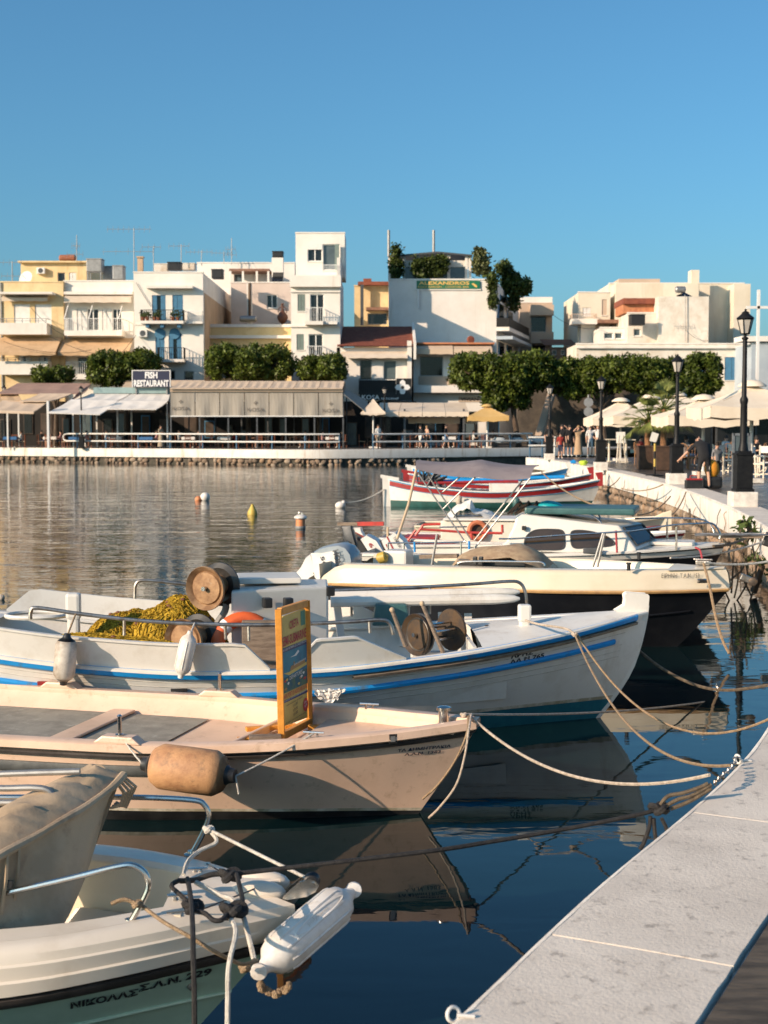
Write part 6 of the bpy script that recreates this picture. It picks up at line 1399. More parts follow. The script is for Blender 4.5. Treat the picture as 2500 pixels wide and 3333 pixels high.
# E: houses behind
E = Bd(c2, 128, 60, 885, 408, 'white rear house with brown pergola seen over the rooftops', 'wall_white', 10, [(370, 495, 460, 580, 'grey'), (375, 600, 425, 665, 'dark')]); E.box(355, 480, 690, 500, -2.5, 0, 'pergola_roof', 'roof_brown')
for x in (365, 470, 585, 680): MB().bar((E.X(x), E.Y - 2.4, E.Z(720)), (E.X(x), E.Y - 2.4, E.Z(495)), .18).build('pergola_post', 'wall_white', E.th)
E2 = Bd(c2, 121, 345, 870, 575, 'pale pink plastered house wall with one white window', 'wall_pink', 5, [(645, 675, 737, 788, 'glass')])
tank(c2, 697, 318, 786, 362, 123, 'black solar tank on white stand above the pink house'); th = thing('solar_panel', at(*c2(740, 570), 122), 'tilted dark solar panel under the black tank', 'solar panel', 'solar panels'); a_, b2_ = at(*c2(690, 570), 121.2), at(*c2(790, 485), 122.4)
MB().add([(a_.x, a_.y, a_.z), (b2_.x, a_.y, a_.z), (b2_.x, b2_.y, b2_.z), (a_.x, b2_.y, b2_.z), (a_.x, a_.y + .1, a_.z - .1), (b2_.x, a_.y + .1, a_.z - .1), (b2_.x, b2_.y + .1, b2_.z - .1), (a_.x, b2_.y + .1, b2_.z - .1)], [(0, 1, 2, 3), (4, 7, 6, 5), (0, 4, 5, 1), (1, 5, 6, 2), (2, 6, 7, 3), (3, 7, 4, 0)]).build('panel', 'glass_dark', th)
p, q = at(*c2(740, 480), 122.8), at(*c2(740, 365), 122.8); MB().bb(p.x - .5, p.x + .5, 122.4, 123.2, p.z - .5, q.z).build('stand', 'wall_white', th)
tank(c2, 185, 470, 278, 540, 118, 'black box tank left of the pergola on the rear house')
# F: white tower house
F = Bd(c2, 108, 852, 1268, 522, 'tall narrow white house with green shutters and iron balconies', 'wall_white', 9, [(908, 670, 972, 812, 'shut:shutter_green'), (1014, 670, 1132, 905, 'glass', 'door'), (898, 1008, 960, 1142, 'shut:shutter_green'), (1000, 1008, 1122, 1190, 'glass', 'door'), (930, 1230, 1010, 1380, 'dark')])
F.balcony(975, 1128, 905, 935, 795, 1.0, mr='metal_white'); F.balcony(985, 1128, 1195, 1222, 1118, 1.0, mr='metal_white'); F.box(846, 516, 1276, 612, -.45, -.003, 'parapet', 'wall_white'); F.box(846, 935, 1270, 950, -.12, -.003, 'string_course', 'wall_white'); F.box(846, 640, 1270, 655, -.12, -.003, 'string_course', 'wall_white'); F.box(1128, 905, 1245, 930, -.7, -.003, 'side_slab', 'wall_white')
F2 = Bd(c2, 113.2, 893, 1308, 155, 'top storey block of the tall white house with wide window', 'wall_white', 4, [(993, 246, 1118, 392, 'glass'), (1122, 246, 1266, 466, 'grey', 'door')], ybase=530, name='rooftop_room'); MB().bb(F2.X(1225), F2.X(1262), F2.Y - .35, F2.Y - .3, F2.Z(466), F2.Z(250)).build('open_leaf', 'shutter_green', F2.th)
F2.box(993, 246, 1118, 292, -.02, .1, 'roller_blind', 'shutter_white')
ro = MB()
for i in range(9): z = F.z1 + 1.0 * (i + 1) / 9; 
ro.bb(F.x0 + 1.2, F.x1, F.Y + .1, F.Y + .14, F.z1 + .9, F.z1 + .94); [ro.bb(x - .015, x + .015, F.Y + .1, F.Y + .13, F.z1, F.z1 + .9) for x in np.linspace(F.x0 + 1.2, F.x1, 26)]
ro.build('roof_railing', 'metal_white', F.th); MB().bb(F.x1 - .25, F.x1, F.Y + .25, F.Y + 5.1, F.z1 + .004, F.z1 + 1.5).build('shadow_wall', 'wall_white', F.th)  # roof side wall added to cast the sloping shadow on the sign house
# G: small house behind, red chimney
G = Bd(c3, 126, 130, 402, 565, 'small yellow house with red tiled edge and red chimney behind', 'wall_yellow', 8, [(235, 780, 390, 870, 'dark')]); G.box(160, 535, 402, 562, -.8, 4, 'roof', 'roof_red'); G.box(202, 502, 266, 548, .2, 1.4, 'chimney', 'roof_red'); G.box(225, 740, 400, 762, -1.2, 0, 'lean_roof', 'roof_brown'); G.box(180, 560, 205, 880, -1, -.6, 'post', 'dark_grey')
# H: house with red roof, black sign
H = Bd(c3, 108, -10, 585, 1052, 'white house with red tiled roof and black balcony', 'wall_white', 8, [(175, 1150, 270, 1310, 'dark', 'door'), (360, 1155, 466, 1310, 'grey', 'door'), (60, 1480, 440, 1800, 'dark', 'shop_front')], coping=False)
e0, e1 = H.Z(1045), at(*c3(0, 884), 114).z
rt = MB(); n_ = 52
for i in range(n_):
    xa = H.X(-5) + (H.X(600) - H.X(-5)) * i / n_; xb_ = H.X(-5) + (H.X(600) - H.X(-5)) * (i + 1) / n_; ya, yb_ = H.Y - .5, 114.5
    r_ = (xb_ - xa) / 2; rings = []
    for v in (0, 1):
        y = ya + (yb_ - ya) * v; z = e0 + (e1 - e0) * v; sh = .35 * v
        rings.append([Vector((xa + r_ - r_ * math.cos(math.pi * k / 5) + sh * 0, y, z + r_ * .75 * math.sin(math.pi * k / 5))) for k in range(6)])
    rt.loft(rings, ring_closed=False)
rf_ = rt.build('roof', 'roof_red', H.th, smooth=True)
MB().add([(H.X(-5), H.Y - .5, e0 - .03), (H.X(600), H.Y - .5, e0 - .03), (H.X(600), 114.5, e1 - .03), (H.X(-5), 114.5, e1 - .03)], [(0, 1, 2, 3)]).build('roof_deck', 'roof_red', H.th)
MB().add([(H.X(600), H.Y - .55, e0 - 1), (H.X(600), H.Y - .55, e0 + .3), (H.X(600), 114.5, e1 + .35), (H.X(600), 114.5, e0 - 1), (H.X(620), H.Y - .55, e0 - 1), (H.X(620), H.Y - .55, e0 + .3), (H.X(620), 114.5, e1 + .35), (H.X(620), 114.5, e0 - 1)], [(0, 1, 2, 3), (4, 7, 6, 5), (0, 4, 5, 1), (1, 5, 6, 2), (2, 6, 7, 3)]).build('gable_parapet', 'wall_white', H.th)
H.awning(30, 552, 1082, 1128, .8, 'awning_cream', .14); H.box(550, 1000, 585, 1420, -.45, -.02, 'corner_duct', 'wall_white')
bk = H.balcony(165, 460, 1412, 1425, 1308, 1.3, 'bars', 'sign_black', 'black_iron'); H.box(170, 1315, 460, 1412, -1.2, -1.15, 'balcony_screen', 'sign_black')
sg = thing('sign_board', (H.X(520), H.Y - 1.35, H.Z(1470)), 'black sign panel with white four petal flower beside the balcony', 'sign'); MB().bb(H.X(462), H.X(582), H.Y - 1.42, H.Y - 1.3, H.Z(1470), H.Z(1302)).build('panel', 'sign_black', sg)
cx_, cz_ = H.X(512), H.Z(1372); fl = MB()
for k in range(4):
    a = math.pi / 2 * k; c, s = math.cos(a), math.sin(a); pts = [(0, 0), (.10, .16), (.30, .14), (.42, .0), (.30, -.14), (.10, -.16)]
    fl.add([(cx_ + (x * c - z * s) * 1.45, H.Y - 1.425 - .002 * k, cz_ + (x * s + z * c) * 1.45) for x, z in pts], [tuple(range(6))])
fl.build('flower_emblem', 'sign_white', sg); MB().lathe([(.01, 0), (.13, .001)], 12, (cx_, H.Y - 1.436, cz_), axisM((0, 1, 0))).build('emblem_centre', 'sign_black', sg)
def flat_text(s, cr, x0, y0, x1, y1, Y, m, th, bold=.02, shear=0.):
    p0, p1 = at(*cr(x0, y1), Y), at(*cr(x1, y0), Y); lettering(s, lambda u, v: Vector((p0.x + u * (p1.x - p0.x), Y, p0.z + v * (p1.z - p0.z))), m, th, 1., shear, bold, fit=(1, 1))
sg = thing('sign_board', (H.X(330), H.Y - 1.5, H.Z(1475)), 'white KOSA letters along the black balcony foot', 'sign'); MB().bb(H.X(175), H.X(575), H.Y - 1.44, H.Y - 1.42, H.Z(1474), H.Z(1425)).build('fascia', 'sign_black', sg)
flat_text('KOSA', c3, 190, 1428, 332, 1466, H.Y - 1.46, 'sign_white', sg); flat_text('RESTAURANT', c3, 345, 1450, 484, 1466, H.Y - 1.46, 'sign_white', sg)
# I: white house with sand awnings
I = Bd(c3, 109.5, 600, 1262, 1035, 'white house with cream striped awnings over large dark windows', 'wall_white', 8, [(650, 1122, 836, 1280, 'dark'), (895, 1122, 1110, 1280, 'dark'), (620, 1560, 1120, 1800, 'dark', 'shop_front')], coping=False)
I.awning(615, 908, 1022, 1068, 1.3, 'awning_sand', .9 * .5); I.awning(916, 1216, 1030, 1068, 1.3, 'awning_sand', .45); I.box(600, 1358, 1150, 1412, -.9, -.003, 'ledge', 'wall_white'); I.box(625, 1015, 1240, 1028, -.6, 3, 'roof_slab', 'roof_orange')
for i in range(6): z = I.Z(1290 + i * 11); MB().bb(I.X(640), I.X(1100), I.Y - .06, I.Y - .003, z - .02, z + .1).build('cladding_board', 'wall_beige', I.th)
sg = thing('sign_board', (I.X(1045), I.Y - .1, I.Z(1480)), 'dark letters on the cream shop wall left of the big tree', 'sign'); flat_text('VIVIAN', c3, 975, 1450, 1115, 1476, I.Y - .06, 'sign_black', sg)
MB().bb(I.X(960), I.X(1130), I.Y - .05, I.Y - .004, I.Z(1484), I.Z(1442)).build('board', 'wall_beige', sg)
p = at(*c3(1055, 990), 113); th = thing('barrel_cowl', p, 'round rust red disc on the awning house roof', 'roof ornament'); MB().lathe([(.02, -.2), (.28, -.18), (.32, 0), (.28, .12), (.02, .14)], 18, p, axisM((.3, -1, .1))).build('disc', 'roof_red', th, smooth=True)
# J: big white wall with the green sign; a raking side front
YJ = 118.; Jx0, Jx1 = at(*c3(404, 900), YJ).x, at(*c3(1258, 900), YJ).x; Jz = at(*c3(800, 517), YJ).z; Jr = at(*c3(1436, 900), 131.5)
J = thing('building', ((Jx0 + Jx1) / 2, YJ, FZ), 'big blank white house wall carrying the green sign', 'building')
zlo = at(*c3(800, 770), 131).z; jp = [(Jx0, YJ, Jz), (Jx1, YJ, Jz), (Jr.x, Jr.y, zlo), (Jr.x - 3, 134, zlo), (Jx0, 134, zlo), (Jx0, YJ + 5, Jz), (Jx1 - .5, YJ + 4, Jz)]
MB().add([(x, y, FZ) for x, y, z in jp[:5]] + jp, [(0, 1, 6, 5), (1, 2, 7, 6), (2, 3, 8, 7), (3, 4, 9, 8), (4, 0, 5, 10, 9), (5, 6, 11, 10), (6, 7, 11), (7, 8, 11), (8, 9, 10, 11)]).build('wall', 'wall_white', J)
MB().prism([(Jx0 - .05, YJ - .06), (Jx1 + .06, YJ - .06), (Jx1 + .06, YJ + .35), (Jx0 - .05, YJ + .35)], Jz + .002, Jz + .12).build('coping', 'wall_white', J)
def Jp(t, z, o=0.): d = Vector((Jr.x - Jx1, Jr.y - YJ, 0)); n = Vector((d.y, -d.x, 0)).normalized(); return Vector((Jx1, YJ, 0)) + d * t + n * o + Vector((0, 0, z))
def Jbox(t0, t1, z0, z1, o, name, m): 
    a, b, c, d = Jp(t0, 0, .002), Jp(t1, 0, .002), Jp(t1, 0, o), Jp(t0, 0, o); MB().prism([(p.x, p.y) for p in (d, c, b, a)], z0, z1).build(name, m, J)
def zc3(y, Y=122): return at(*c3(800, y), Y).z
for (t0, t1, ya, yb_) in ((.08, .3, 720, 890), (.45, .7, 740, 890), (.1, .32, 1020, 1120), (.45, .68, 1020, 1120), (.15, .38, 650, 700)): Jbox(t0, t1, zc3(yb_), zc3(ya), .03, 'window', 'glass_dark'); Jbox(t0 - .02, t0, zc3(yb_), zc3(ya), .07, 'shutter', 'shutter_blue')
Jbox(.0, .95, zc3(945), zc3(915), 1.1, 'balcony', 'wall_white'); Jbox(.0, .95, zc3(912), zc3(845), 1.05, 'balcony_rail', 'black_iron'); Jbox(.0, .9, zc3(1010), zc3(985), 1.4, 'canopy', 'wall_blue')
Js = thing('sign_board', at(*c3(870, 590), YJ - .12), 'green sign reading ALEXANDROS in gold letters on white wall', 'sign'); p0, p1 = at(*c3(626, 585), YJ - .12), at(*c3(1126, 522), YJ - .12); MB().bb(p0.x, p1.x, YJ - .14, YJ - .02, p0.z, p1.z).build('panel', 'sign_green', Js); MB().bb(p0.x - .25, p1.x + .1, YJ - .1, YJ - .01, p0.z - .12, p0.z - .01).bb(p0.x - .25, p0.x - .01, YJ - .1, YJ - .01, p0.z, p1.z + .05).build('frame', 'wall_white', Js)
flat_text('ALEXANDROS', c3, 642, 526, 1044, 554, YJ - .15, 'sign_gold', Js, .03); flat_text('ROOF GARDEN - COCKTAIL BAR', c3, 636, 562, 1042, 578, YJ - .15, 'sign_gold', Js, .0)
MB().add([tuple(at(*c3(x, y), YJ - .15)) for x, y in ((1060, 545), (1075, 540), (1105, 560), (1104, 576), (1090, 572))], [(0, 1, 2, 3, 4)]).build('emblem', 'sign_gold', Js)
MB().tube([at(*c3(638, 590), YJ - .2), at(*c3(640, 740), YJ - .2)], .08, 6).build('downpipe', 'metal_white', J)
pv = thing('roof_pavilion', at(*c3(730, 517), 120), 'open roof garden pavilion with dark roof edge above the white wall', 'pavilion')
YP = 120.; zl = lambda y: at(*c3(800, y), YP).z; xl = lambda x: at(*c3(x, 500), YP).x
MB().add([(xl(400), YP - .3, zl(325)), (xl(790), YP - .3, zl(292)), (xl(1065), YP - .3, zl(318)), (xl(1065), YP - .3, zl(330)), (xl(790), YP - .3, zl(306)), (xl(400), YP - .3, zl(338)), (xl(400), YP + 6, zl(325)), (xl(790), YP + 6, zl(292)), (xl(1065), YP + 6, zl(318)), (xl(1065), YP + 6, zl(330)), (xl(790), YP + 6, zl(306)), (xl(400), YP + 6, zl(338))], [(0, 1, 4, 5), (1, 2, 3, 4), (6, 11, 10, 7), (7, 10, 9, 8), (0, 6, 7, 1), (1, 7, 8, 2), (5, 4, 10, 11), (4, 3, 9, 10)]).build('roof', 'dark_grey', pv)
for x in (410, 525, 635, 880, 1020, 1048): MB().bb(xl(x) - .12, xl(x) + .12, YP, YP + .25, zl(520), zl(318)).build('post', 'wall_white', pv)
for a, b in ((525, 635), (640, 870), (885, 1015)): MB().quad((xl(a), YP + .15, zl(512)), (xl(b), YP + .15, zl(512)), (xl(b), YP + .15, zl(412)), (xl(a), YP + .15, zl(412))).build('glass', 'glass_grey', pv)
MB().bb(xl(410), xl(1048), YP + .05, YP + .2, zl(412), zl(360)).build('fascia', 'wall_dirty', pv)
for k, (x, yt, yb_) in enumerate(((403, 120, 330), (760, 120, 300))): p0, p1 = at(*c3(x, yb_), YP), at(*c3(x, yt), YP); tag(MB().tube([p0, p1], .12, 8).build('roof_pole', 'metal_grey'), ['tall pale pole at the left corner of the roof garden', 'tall pale pole at the middle of the roof garden'][k], 'pole', 'roof garden poles')
# K, L, M: right side
K = Bd(c4, 132, 98, 300, 262, 'narrow beige apartment block with recessed balconies', 'wall_beige', 8, [(165, 345, 262, 445, 'dark'), (165, 525, 262, 640, 'dark')]); K.box(158, 280, 300, 345, -1.2, 0, 'balcony_wall', 'wall_beige'); K.box(158, 450, 300, 520, -1.2, 0, 'balcony_wall', 'wall_beige'); K.box(100, 225, 300, 262, 0, 6, 'attic', 'wall_white')
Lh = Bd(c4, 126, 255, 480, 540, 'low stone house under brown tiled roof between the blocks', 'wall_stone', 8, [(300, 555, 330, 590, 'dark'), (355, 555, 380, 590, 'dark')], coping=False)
rt = MB(); x_a, x_b = Lh.X(250), Lh.X(470)
for i in range(26):
    xa, xb_ = x_a + (x_b - x_a) * i / 26, x_a + (x_b - x_a) * (i + 1) / 26; r_ = (xb_ - xa) / 2; rt.loft([[Vector((xa + r_ - r_ * math.cos(math.pi * k / 5), Lh.Y - .4 + 4 * v, Lh.Z(532) + (Lh.Z(478) - Lh.Z(532)) * v + r_ * .7 * math.sin(math.pi * k / 5))) for k in range(6)] for v in (0, 1)], ring_closed=False)
rt.build('roof', 'roof_brown', Lh.th, smooth=True)
M_ = Bd(c4, 128, 655, 1498, 142, 'large cream apartment block on the right skyline', 'wall_cream', 14, [(690, 300, 740, 380, 'glass'), (1015, 190, 1045, 230, 'dark')], coping=True); M_.box(1165, 150, 1395, 520, -.01, .0, 'plain_render', 'wall_cream') if False else None
MB().bb(M_.X(1397), M_.X(1498), M_.Y - 2.2, M_.Y - .003, FZ, M_.Z(158)).build('stair_tower', 'wall_cream', M_.th); MB().bb(M_.X(660), M_.X(1165), M_.Y - 3.2, M_.Y - .003, FZ, M_.Z(160)).build('front_bay', 'wall_cream', M_.th)
M_.box(725, 104, 985, 150, 1, 6, 'roof_storey', 'roof_orange' if False else 'wall_beige'); M_.box(1122, 78, 1170, 205, -3.0, -1.6, 'chimney', 'wall_cream')
Mw = Bd(c4, 125, 462, 662, 198, 'cream left wing with balcony of the skyline block', 'wall_cream', 10, [(490, 292, 542, 346, 'shut:shutter_white'), (610, 240, 640, 340, 'roller:wall_beige')]); Mw.balcony(405, 560, 372, 405, 345, 2.0, 'bars', 'wall_white', 'wall_beige'); Mw.box(470, 405, 560, 515, -1.0, 0, 'lower_storey', 'wall_white'); Mw.box(560, 380, 770, 400, -2.5, 0, 'lean_roof', 'roof_brown')
M2 = Bd(c4, 117, 965, 1278, 222, 'old weathered white house gable on the right', 'wall_dirty', 8, [], coping=False); M3 = Bd(c4, 118, 772, 968, 328, 'low dirty white annex with orange roof behind the black tank', 'wall_dirty', 6, [(810, 425, 855, 470, 'grey')]); M3.box(755, 262, 966, 322, 1, 5, 'tiled_room', 'roof_orange'); M3.box(752, 228, 968, 264, .6, 5.4, 'tile_edge', 'roof_red')
Mx2 = Bd(c4, 119.5, 600, 775, 420, 'small white house with two grey windows under lean roof', 'wall_white', 4, [(625, 450, 682, 488, 'grey'), (692, 450, 740, 488, 'grey')])
tank(c4, 790, 342, 880, 404, 116.5, 'large black tank on the dirty white annex'); tank(c4, 1075, 158, 1142, 200, 118, 'white solar cylinder on the weathered gable', 'aluminium', style='cyl')
th = thing('solar_panel', at(*c4(1150, 240), 117), 'sloping dark solar panel behind the weathered gable', 'solar panel', 'solar panels'); p = [at(*c4(x, y), Y) for x, y, Y in ((1085, 215, 117.5), (1135, 195, 118.5), (1215, 238, 118.5), (1160, 240, 117.5))]; MB().add([tuple(q) for q in p] + [tuple(q + Vector((0, .1, -.15))) for q in p], [(0, 1, 2, 3), (7, 6, 5, 4), (0, 4, 5, 1), (1, 5, 6, 2), (2, 6, 7, 3), (3, 7, 4, 0)]).build('panel', 'glass_dark', th)
N = Bd(c4, 111, 455, 1548, 522, 'long low white house with blue shuttered windows behind trees', 'wall_dirty', 6, [(1383, 602, 1475, 748, 'shut:shutter_blue'), (1158, 606, 1247, 700, 'shut:shutter_blue'), (600, 700, 700, 800, 'dark')]); N.box(455, 535, 1548, 548, -.25, -.003, 'cornice', 'wall_white')
O_ = Bd(c4, 106, 1550, 1800, 520, 'house in blue grey shade colour at the right edge', 'wall_blue', 9, [(1690, 600, 1740, 740, 'dark')]); O_.box(1480, 472, 1800, 505, -.3, 2, 'roof_edge', 'wall_white')  # shade of the side facing away is put into the wall colour
p0, p1 = at(*c4(1592, 690), 104), at(*c4(1592, 180), 104); th = thing('cross_pole', p0, 'tall pale cross shaped pole at the right edge', 'pole'); MB().bb(p0.x - .1, p0.x + .1, 103.9, 104.1, p0.z - 3, p1.z).build('post', 'metal_white', th); MB().bb(p0.x - .9, p0.x + .9, 103.9, 104.08, p1.z - 1.4, p1.z - 1.2).build('cross_arm', 'metal_white', th)
# retaining wall, its stone darkened for tree shade, and ramp
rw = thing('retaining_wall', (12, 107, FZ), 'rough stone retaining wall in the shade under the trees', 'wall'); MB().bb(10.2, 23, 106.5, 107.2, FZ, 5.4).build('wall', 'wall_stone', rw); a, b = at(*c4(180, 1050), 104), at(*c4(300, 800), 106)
MB().add([(a.x, 103, FZ), (a.x + .5, 103, FZ), (b.x + .5, 106.4, b.z), (b.x, 106.4, b.z), (a.x, 103, FZ + .6), (a.x + .5, 103, FZ + .6), (b.x + .5, 106.4, b.z + .6), (b.x, 106.4, b.z + .6)], [(0, 1, 2, 3), (7, 6, 5, 4), (0, 4, 5, 1), (2, 6, 7, 3), (0, 3, 7, 4), (1, 5, 6, 2)]).build('ramp_parapet', 'wall_beige', rw)
# filler row behind so that no gap shows bare ground
for (x0, x1, yt, lab) in ((-60, 545, 640, 'plain cream house far behind the yellow house'),):
    Bd(c1, 140, x0, x1, yt, lab, 'wall_cream', 6)
# aerials
antenna(436, 742, 905, 114, 'tallest aerial with long boom beside the tan chimney', ((.1, 3.6, 9), (1.9, 4.2, 5))); antenna(250, 765, 850, 118, 'thin aerial above the brown tank', ((.9, .7, 5), (1.6, 1.4, 5))); antenna(500, 800, 890, 116, 'aerial with white flat reflector right of the chimney', ((.1, 1.6, 4),)); antenna(590, 795, 860, 119, 'aerial above the black tank on the blue door house', ((.15, 1.8, 5),))
antenna(656, 815, 865, 128, 'faint aerial left of the white rear house', ((.15, 2.4, 7),)); antenna(729, 820, 860, 127, 'small aerial on the white rear house', ((.1, 1.8, 6),)); antenna(754, 775, 860, 127, 'tall thin aerial on the white rear house', ((1.0, .9, 5), (1.5, 1.2, 4))); antenna(40, 850, 920, 114, 'low aerial at the left picture edge', ((.1, 2.0, 5), (1.2, 1.5, 4)))
antenna(2230, 960, 1110, 116.8, 'aerial standing against the weathered gable', ((2.6, 1.6, 5),))
# ------------------------------------------------------------------ foliage
def leaves(name, m, parent, clumps, per, size, seed=1, flat=0., droop=0., local_to=None):
    """leaf-sized faces in clumps: clumps = array of (x, y, z, radius)"""
    rg = np.random.RandomState(seed); C = np.repeat(np.array(clumps, float), per, 0); n = len(C)
    d = rg.normal(size=(n, 3)); d /= np.linalg.norm(d, axis=1)[:, None]; r = C[:, 3] * rg.uniform(.35, 1.05, n) ** .6
    P = C[:, :3] + d * r[:, None]
    a = rg.normal(size=(n, 3)); a[:, 2] -= droop; a /= np.linalg.norm(a, axis=1)[:, None]; b = np.cross(a, d + rg.normal(size=(n, 3)) * .5); b /= np.linalg.norm(b, axis=1)[:, None] + 1e-9
    s = size * rg.uniform(.6, 1.3, n)[:, None]
    V = np.empty((n, 4, 3)); V[:, 0] = P - a * s * .1; V[:, 1] = P + a * s * .5 + b * s * .32; V[:, 2] = P + a * s * 1.15; V[:, 3] = P + a * s * .5 - b * s * .32
    V = V.reshape(-1, 3)
    if parent is not None:
        IM = np.array(PM[parent.name]); V = V @ IM[:3, :3].T + IM[:3, 3]
    me = bpy.data.meshes.new(name); me.vertices.add(4 * n); me.vertices.foreach_set('co', V.ravel()); me.loops.add(4 * n); me.loops.foreach_set('vertex_index', np.arange(4 * n, dtype=np.int32)); me.polygons.add(n); me.polygons.foreach_set('loop_start', np.arange(0, 4 * n, 4, dtype=np.int32))
    me.update(calc_edges=True); me.validate()
    me.materials.append(MATS[m]); o = bpy.data.objects.new(name, me); COL.objects.link(o)
    if parent is not None: o.parent = parent
    return o
def clump_shell(els, n, rad, seed):
    rg = np.random.RandomState(seed); out = []; vol = np.array([e[3] * e[4] * e[5] for e in els]) ** .67; vol /= vol.sum()
    for k in range(n):
        e = els[rg.choice(len(els), p=vol)]; d = rg.normal(size=3); d /= np.linalg.norm(d); q = np.sign(d) * np.abs(d) ** .75; q /= max(np.linalg.norm(q), 1e-6) ** .6; r = rg.uniform(.55, 1.0) ** .5
        out.append((e[0] + q[0] * e[3] * r, e[1] + q[1] * e[4] * r, e[2] + q[2] * e[5] * r, rad * rg.uniform(.6, 1.35)))
    return out
def clipped_tree(label, cr, x0, y0, x1, y1, Y, seed, m='leaf_ficus', n=130, trunkx=None, dY=2.2, per=125, extra=()):
    p0, p1 = at(*cr(x0, y1), Y), at(*cr(x1, y0), Y); cx_, cz_ = (p0.x + p1.x) / 2, (p0.z + p1.z) / 2; hx, hz = (p1.x - p0.x) / 2, (p1.z - p0.z) / 2
    tx = cx_ if trunkx is None else at(*cr(trunkx, y1), Y).x
    th = thing('clipped_tree', (tx, Y, FZ), label, 'tree', 'clipped trees round the harbour'); rnd = random.Random(seed)
    w_ = max(hx - .55, .4); nb = max(2, int(round(w_ / hz * 1.5))); els = [(cx_ - w_ + w_ * 2 * (i + .5) / nb + rnd.uniform(-.2, .2), Y + rnd.uniform(-.4, .4), cz_ + rnd.uniform(-.12, .10) * hz, w_ / nb * 1.35, dY * rnd.uniform(.8, 1.1), hz * rnd.uniform(.76, .95)) for i in range(nb)]
    for (ex0, ey0, ex1, ey1) in extra:
        q0, q1 = at(*cr(ex0, ey1), Y), at(*cr(ex1, ey0), Y); els.append(((q0.x + q1.x) / 2, Y, (q0.z + q1.z) / 2, (q1.x - q0.x) / 2, dY * .7, (q1.z - q0.z) / 2))
    cr_ = leaves('crown', m, th, clump_shell(els, n, .42, seed), per, .23, seed)
    trk = MB(); top = Vector((cx_, Y, cz_ - hz * .3)); base = Vector((tx, Y, FZ)); mid = base.lerp(top, .55) + Vector((rnd.uniform(-.15, .15), 0, 0))
    trk.tube([base, base.lerp(mid, .5), mid], [.24, .19, .16], 8)
    trk.build('trunk', 'bark', th, smooth=True)
    for k in range(5):
        e = els[k % len(els)]; tgt = Vector((e[0] + rnd.uniform(-.4, .4) * e[3], Y + rnd.uniform(-.5, .5), e[2] + .2)); MB().tube([mid, mid.lerp(tgt, .5) + Vector((0, 0, .2)), tgt], [.11, .07, .03], 6).build('limb', 'bark', th, smooth=True)
    return th
clipped_tree('small low green tree left of the white awnings', c1, 265, 1290, 650, 1400, 106, 3, n=60)
clipped_tree('clipped dark green tree left of the fish restaurant sign', c1, 745, 1118, 1340, 1430, 105, 4, n=170)
clipped_tree('wide clipped green tree in front of the ochre house', c2, 110, 1100, 862, 1410, 105, 5, n=210)
clipped_tree('smaller clipped green tree below the tall white house', c2, 862, 1200, 1325, 1410, 104.5, 6, n=120)
clipped_tree('broad leafy tree overhanging the gold parasol', c3, 875, 1085, 1770, 1400, 100, 7, n=300, trunkx=1440, extra=((1120, 1280, 1560, 1530),))
clipped_tree('long dark green canopy tree right of the stone ramp', c4, 235, 582, 960, 820, 101, 8, n=270, trunkx=640, extra=((360, 680, 620, 860),))
clipped_tree('dark green canopy tree behind the cream parasols', c4, 790, 585, 1400, 860, 101, 9, n=240, trunkx=1120)
# roof garden planting
def plant(label, cr, boxes, Y, seed, m='leaf_vine', n=60, per=45, size=.26, dY=.7, rad=.34, cat='plant', name='climbing_plant', droop=.4):
    q = [(at(*cr(a, d_), Y), at(*cr(c, b), Y)) for a, b, c, d_ in boxes]; th = thing(name, q[0][0], label, cat, 'roof garden plants')
    els = [((p0.x + p1.x) / 2, Y, (p0.z + p1.z) / 2, max((p1.x - p0.x) / 2 - rad * .6, .2), dY, max((p1.z - p0.z) / 2 - rad * .6, .2)) for p0, p1 in q]
    leaves('foliage', m, th, clump_shell(els, int(n * 1.5), rad * .75, seed) + [(x, y, z, r_ * 1.7) for x, y, z, r_ in clump_shell(els, max(2, n // 6), rad, seed + 50)], int(per * .62), size, seed, droop=droop)
    for e in els: MB().tube([(e[0], Y + .1, e[2] - e[5] - .2), (e[0] + .1, Y, e[2]), (e[0] - .05, Y, e[2] + e[5] * .8)], [.06, .05, .02], 5).build('stem', 'bark', th)
    return th
plant('climber hanging at the left corner of the roof garden', c3, [(408, 330, 520, 510), (425, 235, 500, 340)], 119.3, 11, n=46)
plant('green climber over the middle of the roof garden', c3, [(578, 330, 760, 470), (700, 305, 890, 470), (620, 440, 740, 508)], 119.2, 12, n=90)
plant('tall cactus clump right of the pavilion on the roof', c3, [(1065, 245, 1180, 480), (1120, 330, 1215, 490)], 119.8, 13, 'leaf_succulent', n=50, size=.30, droop=-.6)
plant('cascading plant mass over the right roof corner', c3, [(1250, 360, 1390, 480), (1290, 440, 1470, 640), (1400, 500, 1545, 640), (1350, 600, 1450, 760)], 123, 14, n=170, dY=1.2)
plant('vine trailing down the right edge of the white wall', c3, [(1200, 450, 1260, 620), (1215, 600, 1250, 735)], 117.6, 15, n=40, dY=.3)
plant('weeds growing out of the quay wall by the bow platform', d1, [(1455, 850, 1540, 910)], 23.1, 16, 'leaf_weed', n=6, per=16, size=.10, dY=.10, rad=.10, name='weed', droop=.2)
plant('weeds low on the quay wall behind the cream bow', d1, [(1555, 1080, 1600, 1180)], 21.0, 17, 'leaf_weed', n=6, per=16, size=.08, dY=.10, rad=.08, name='weed', droop=.2)
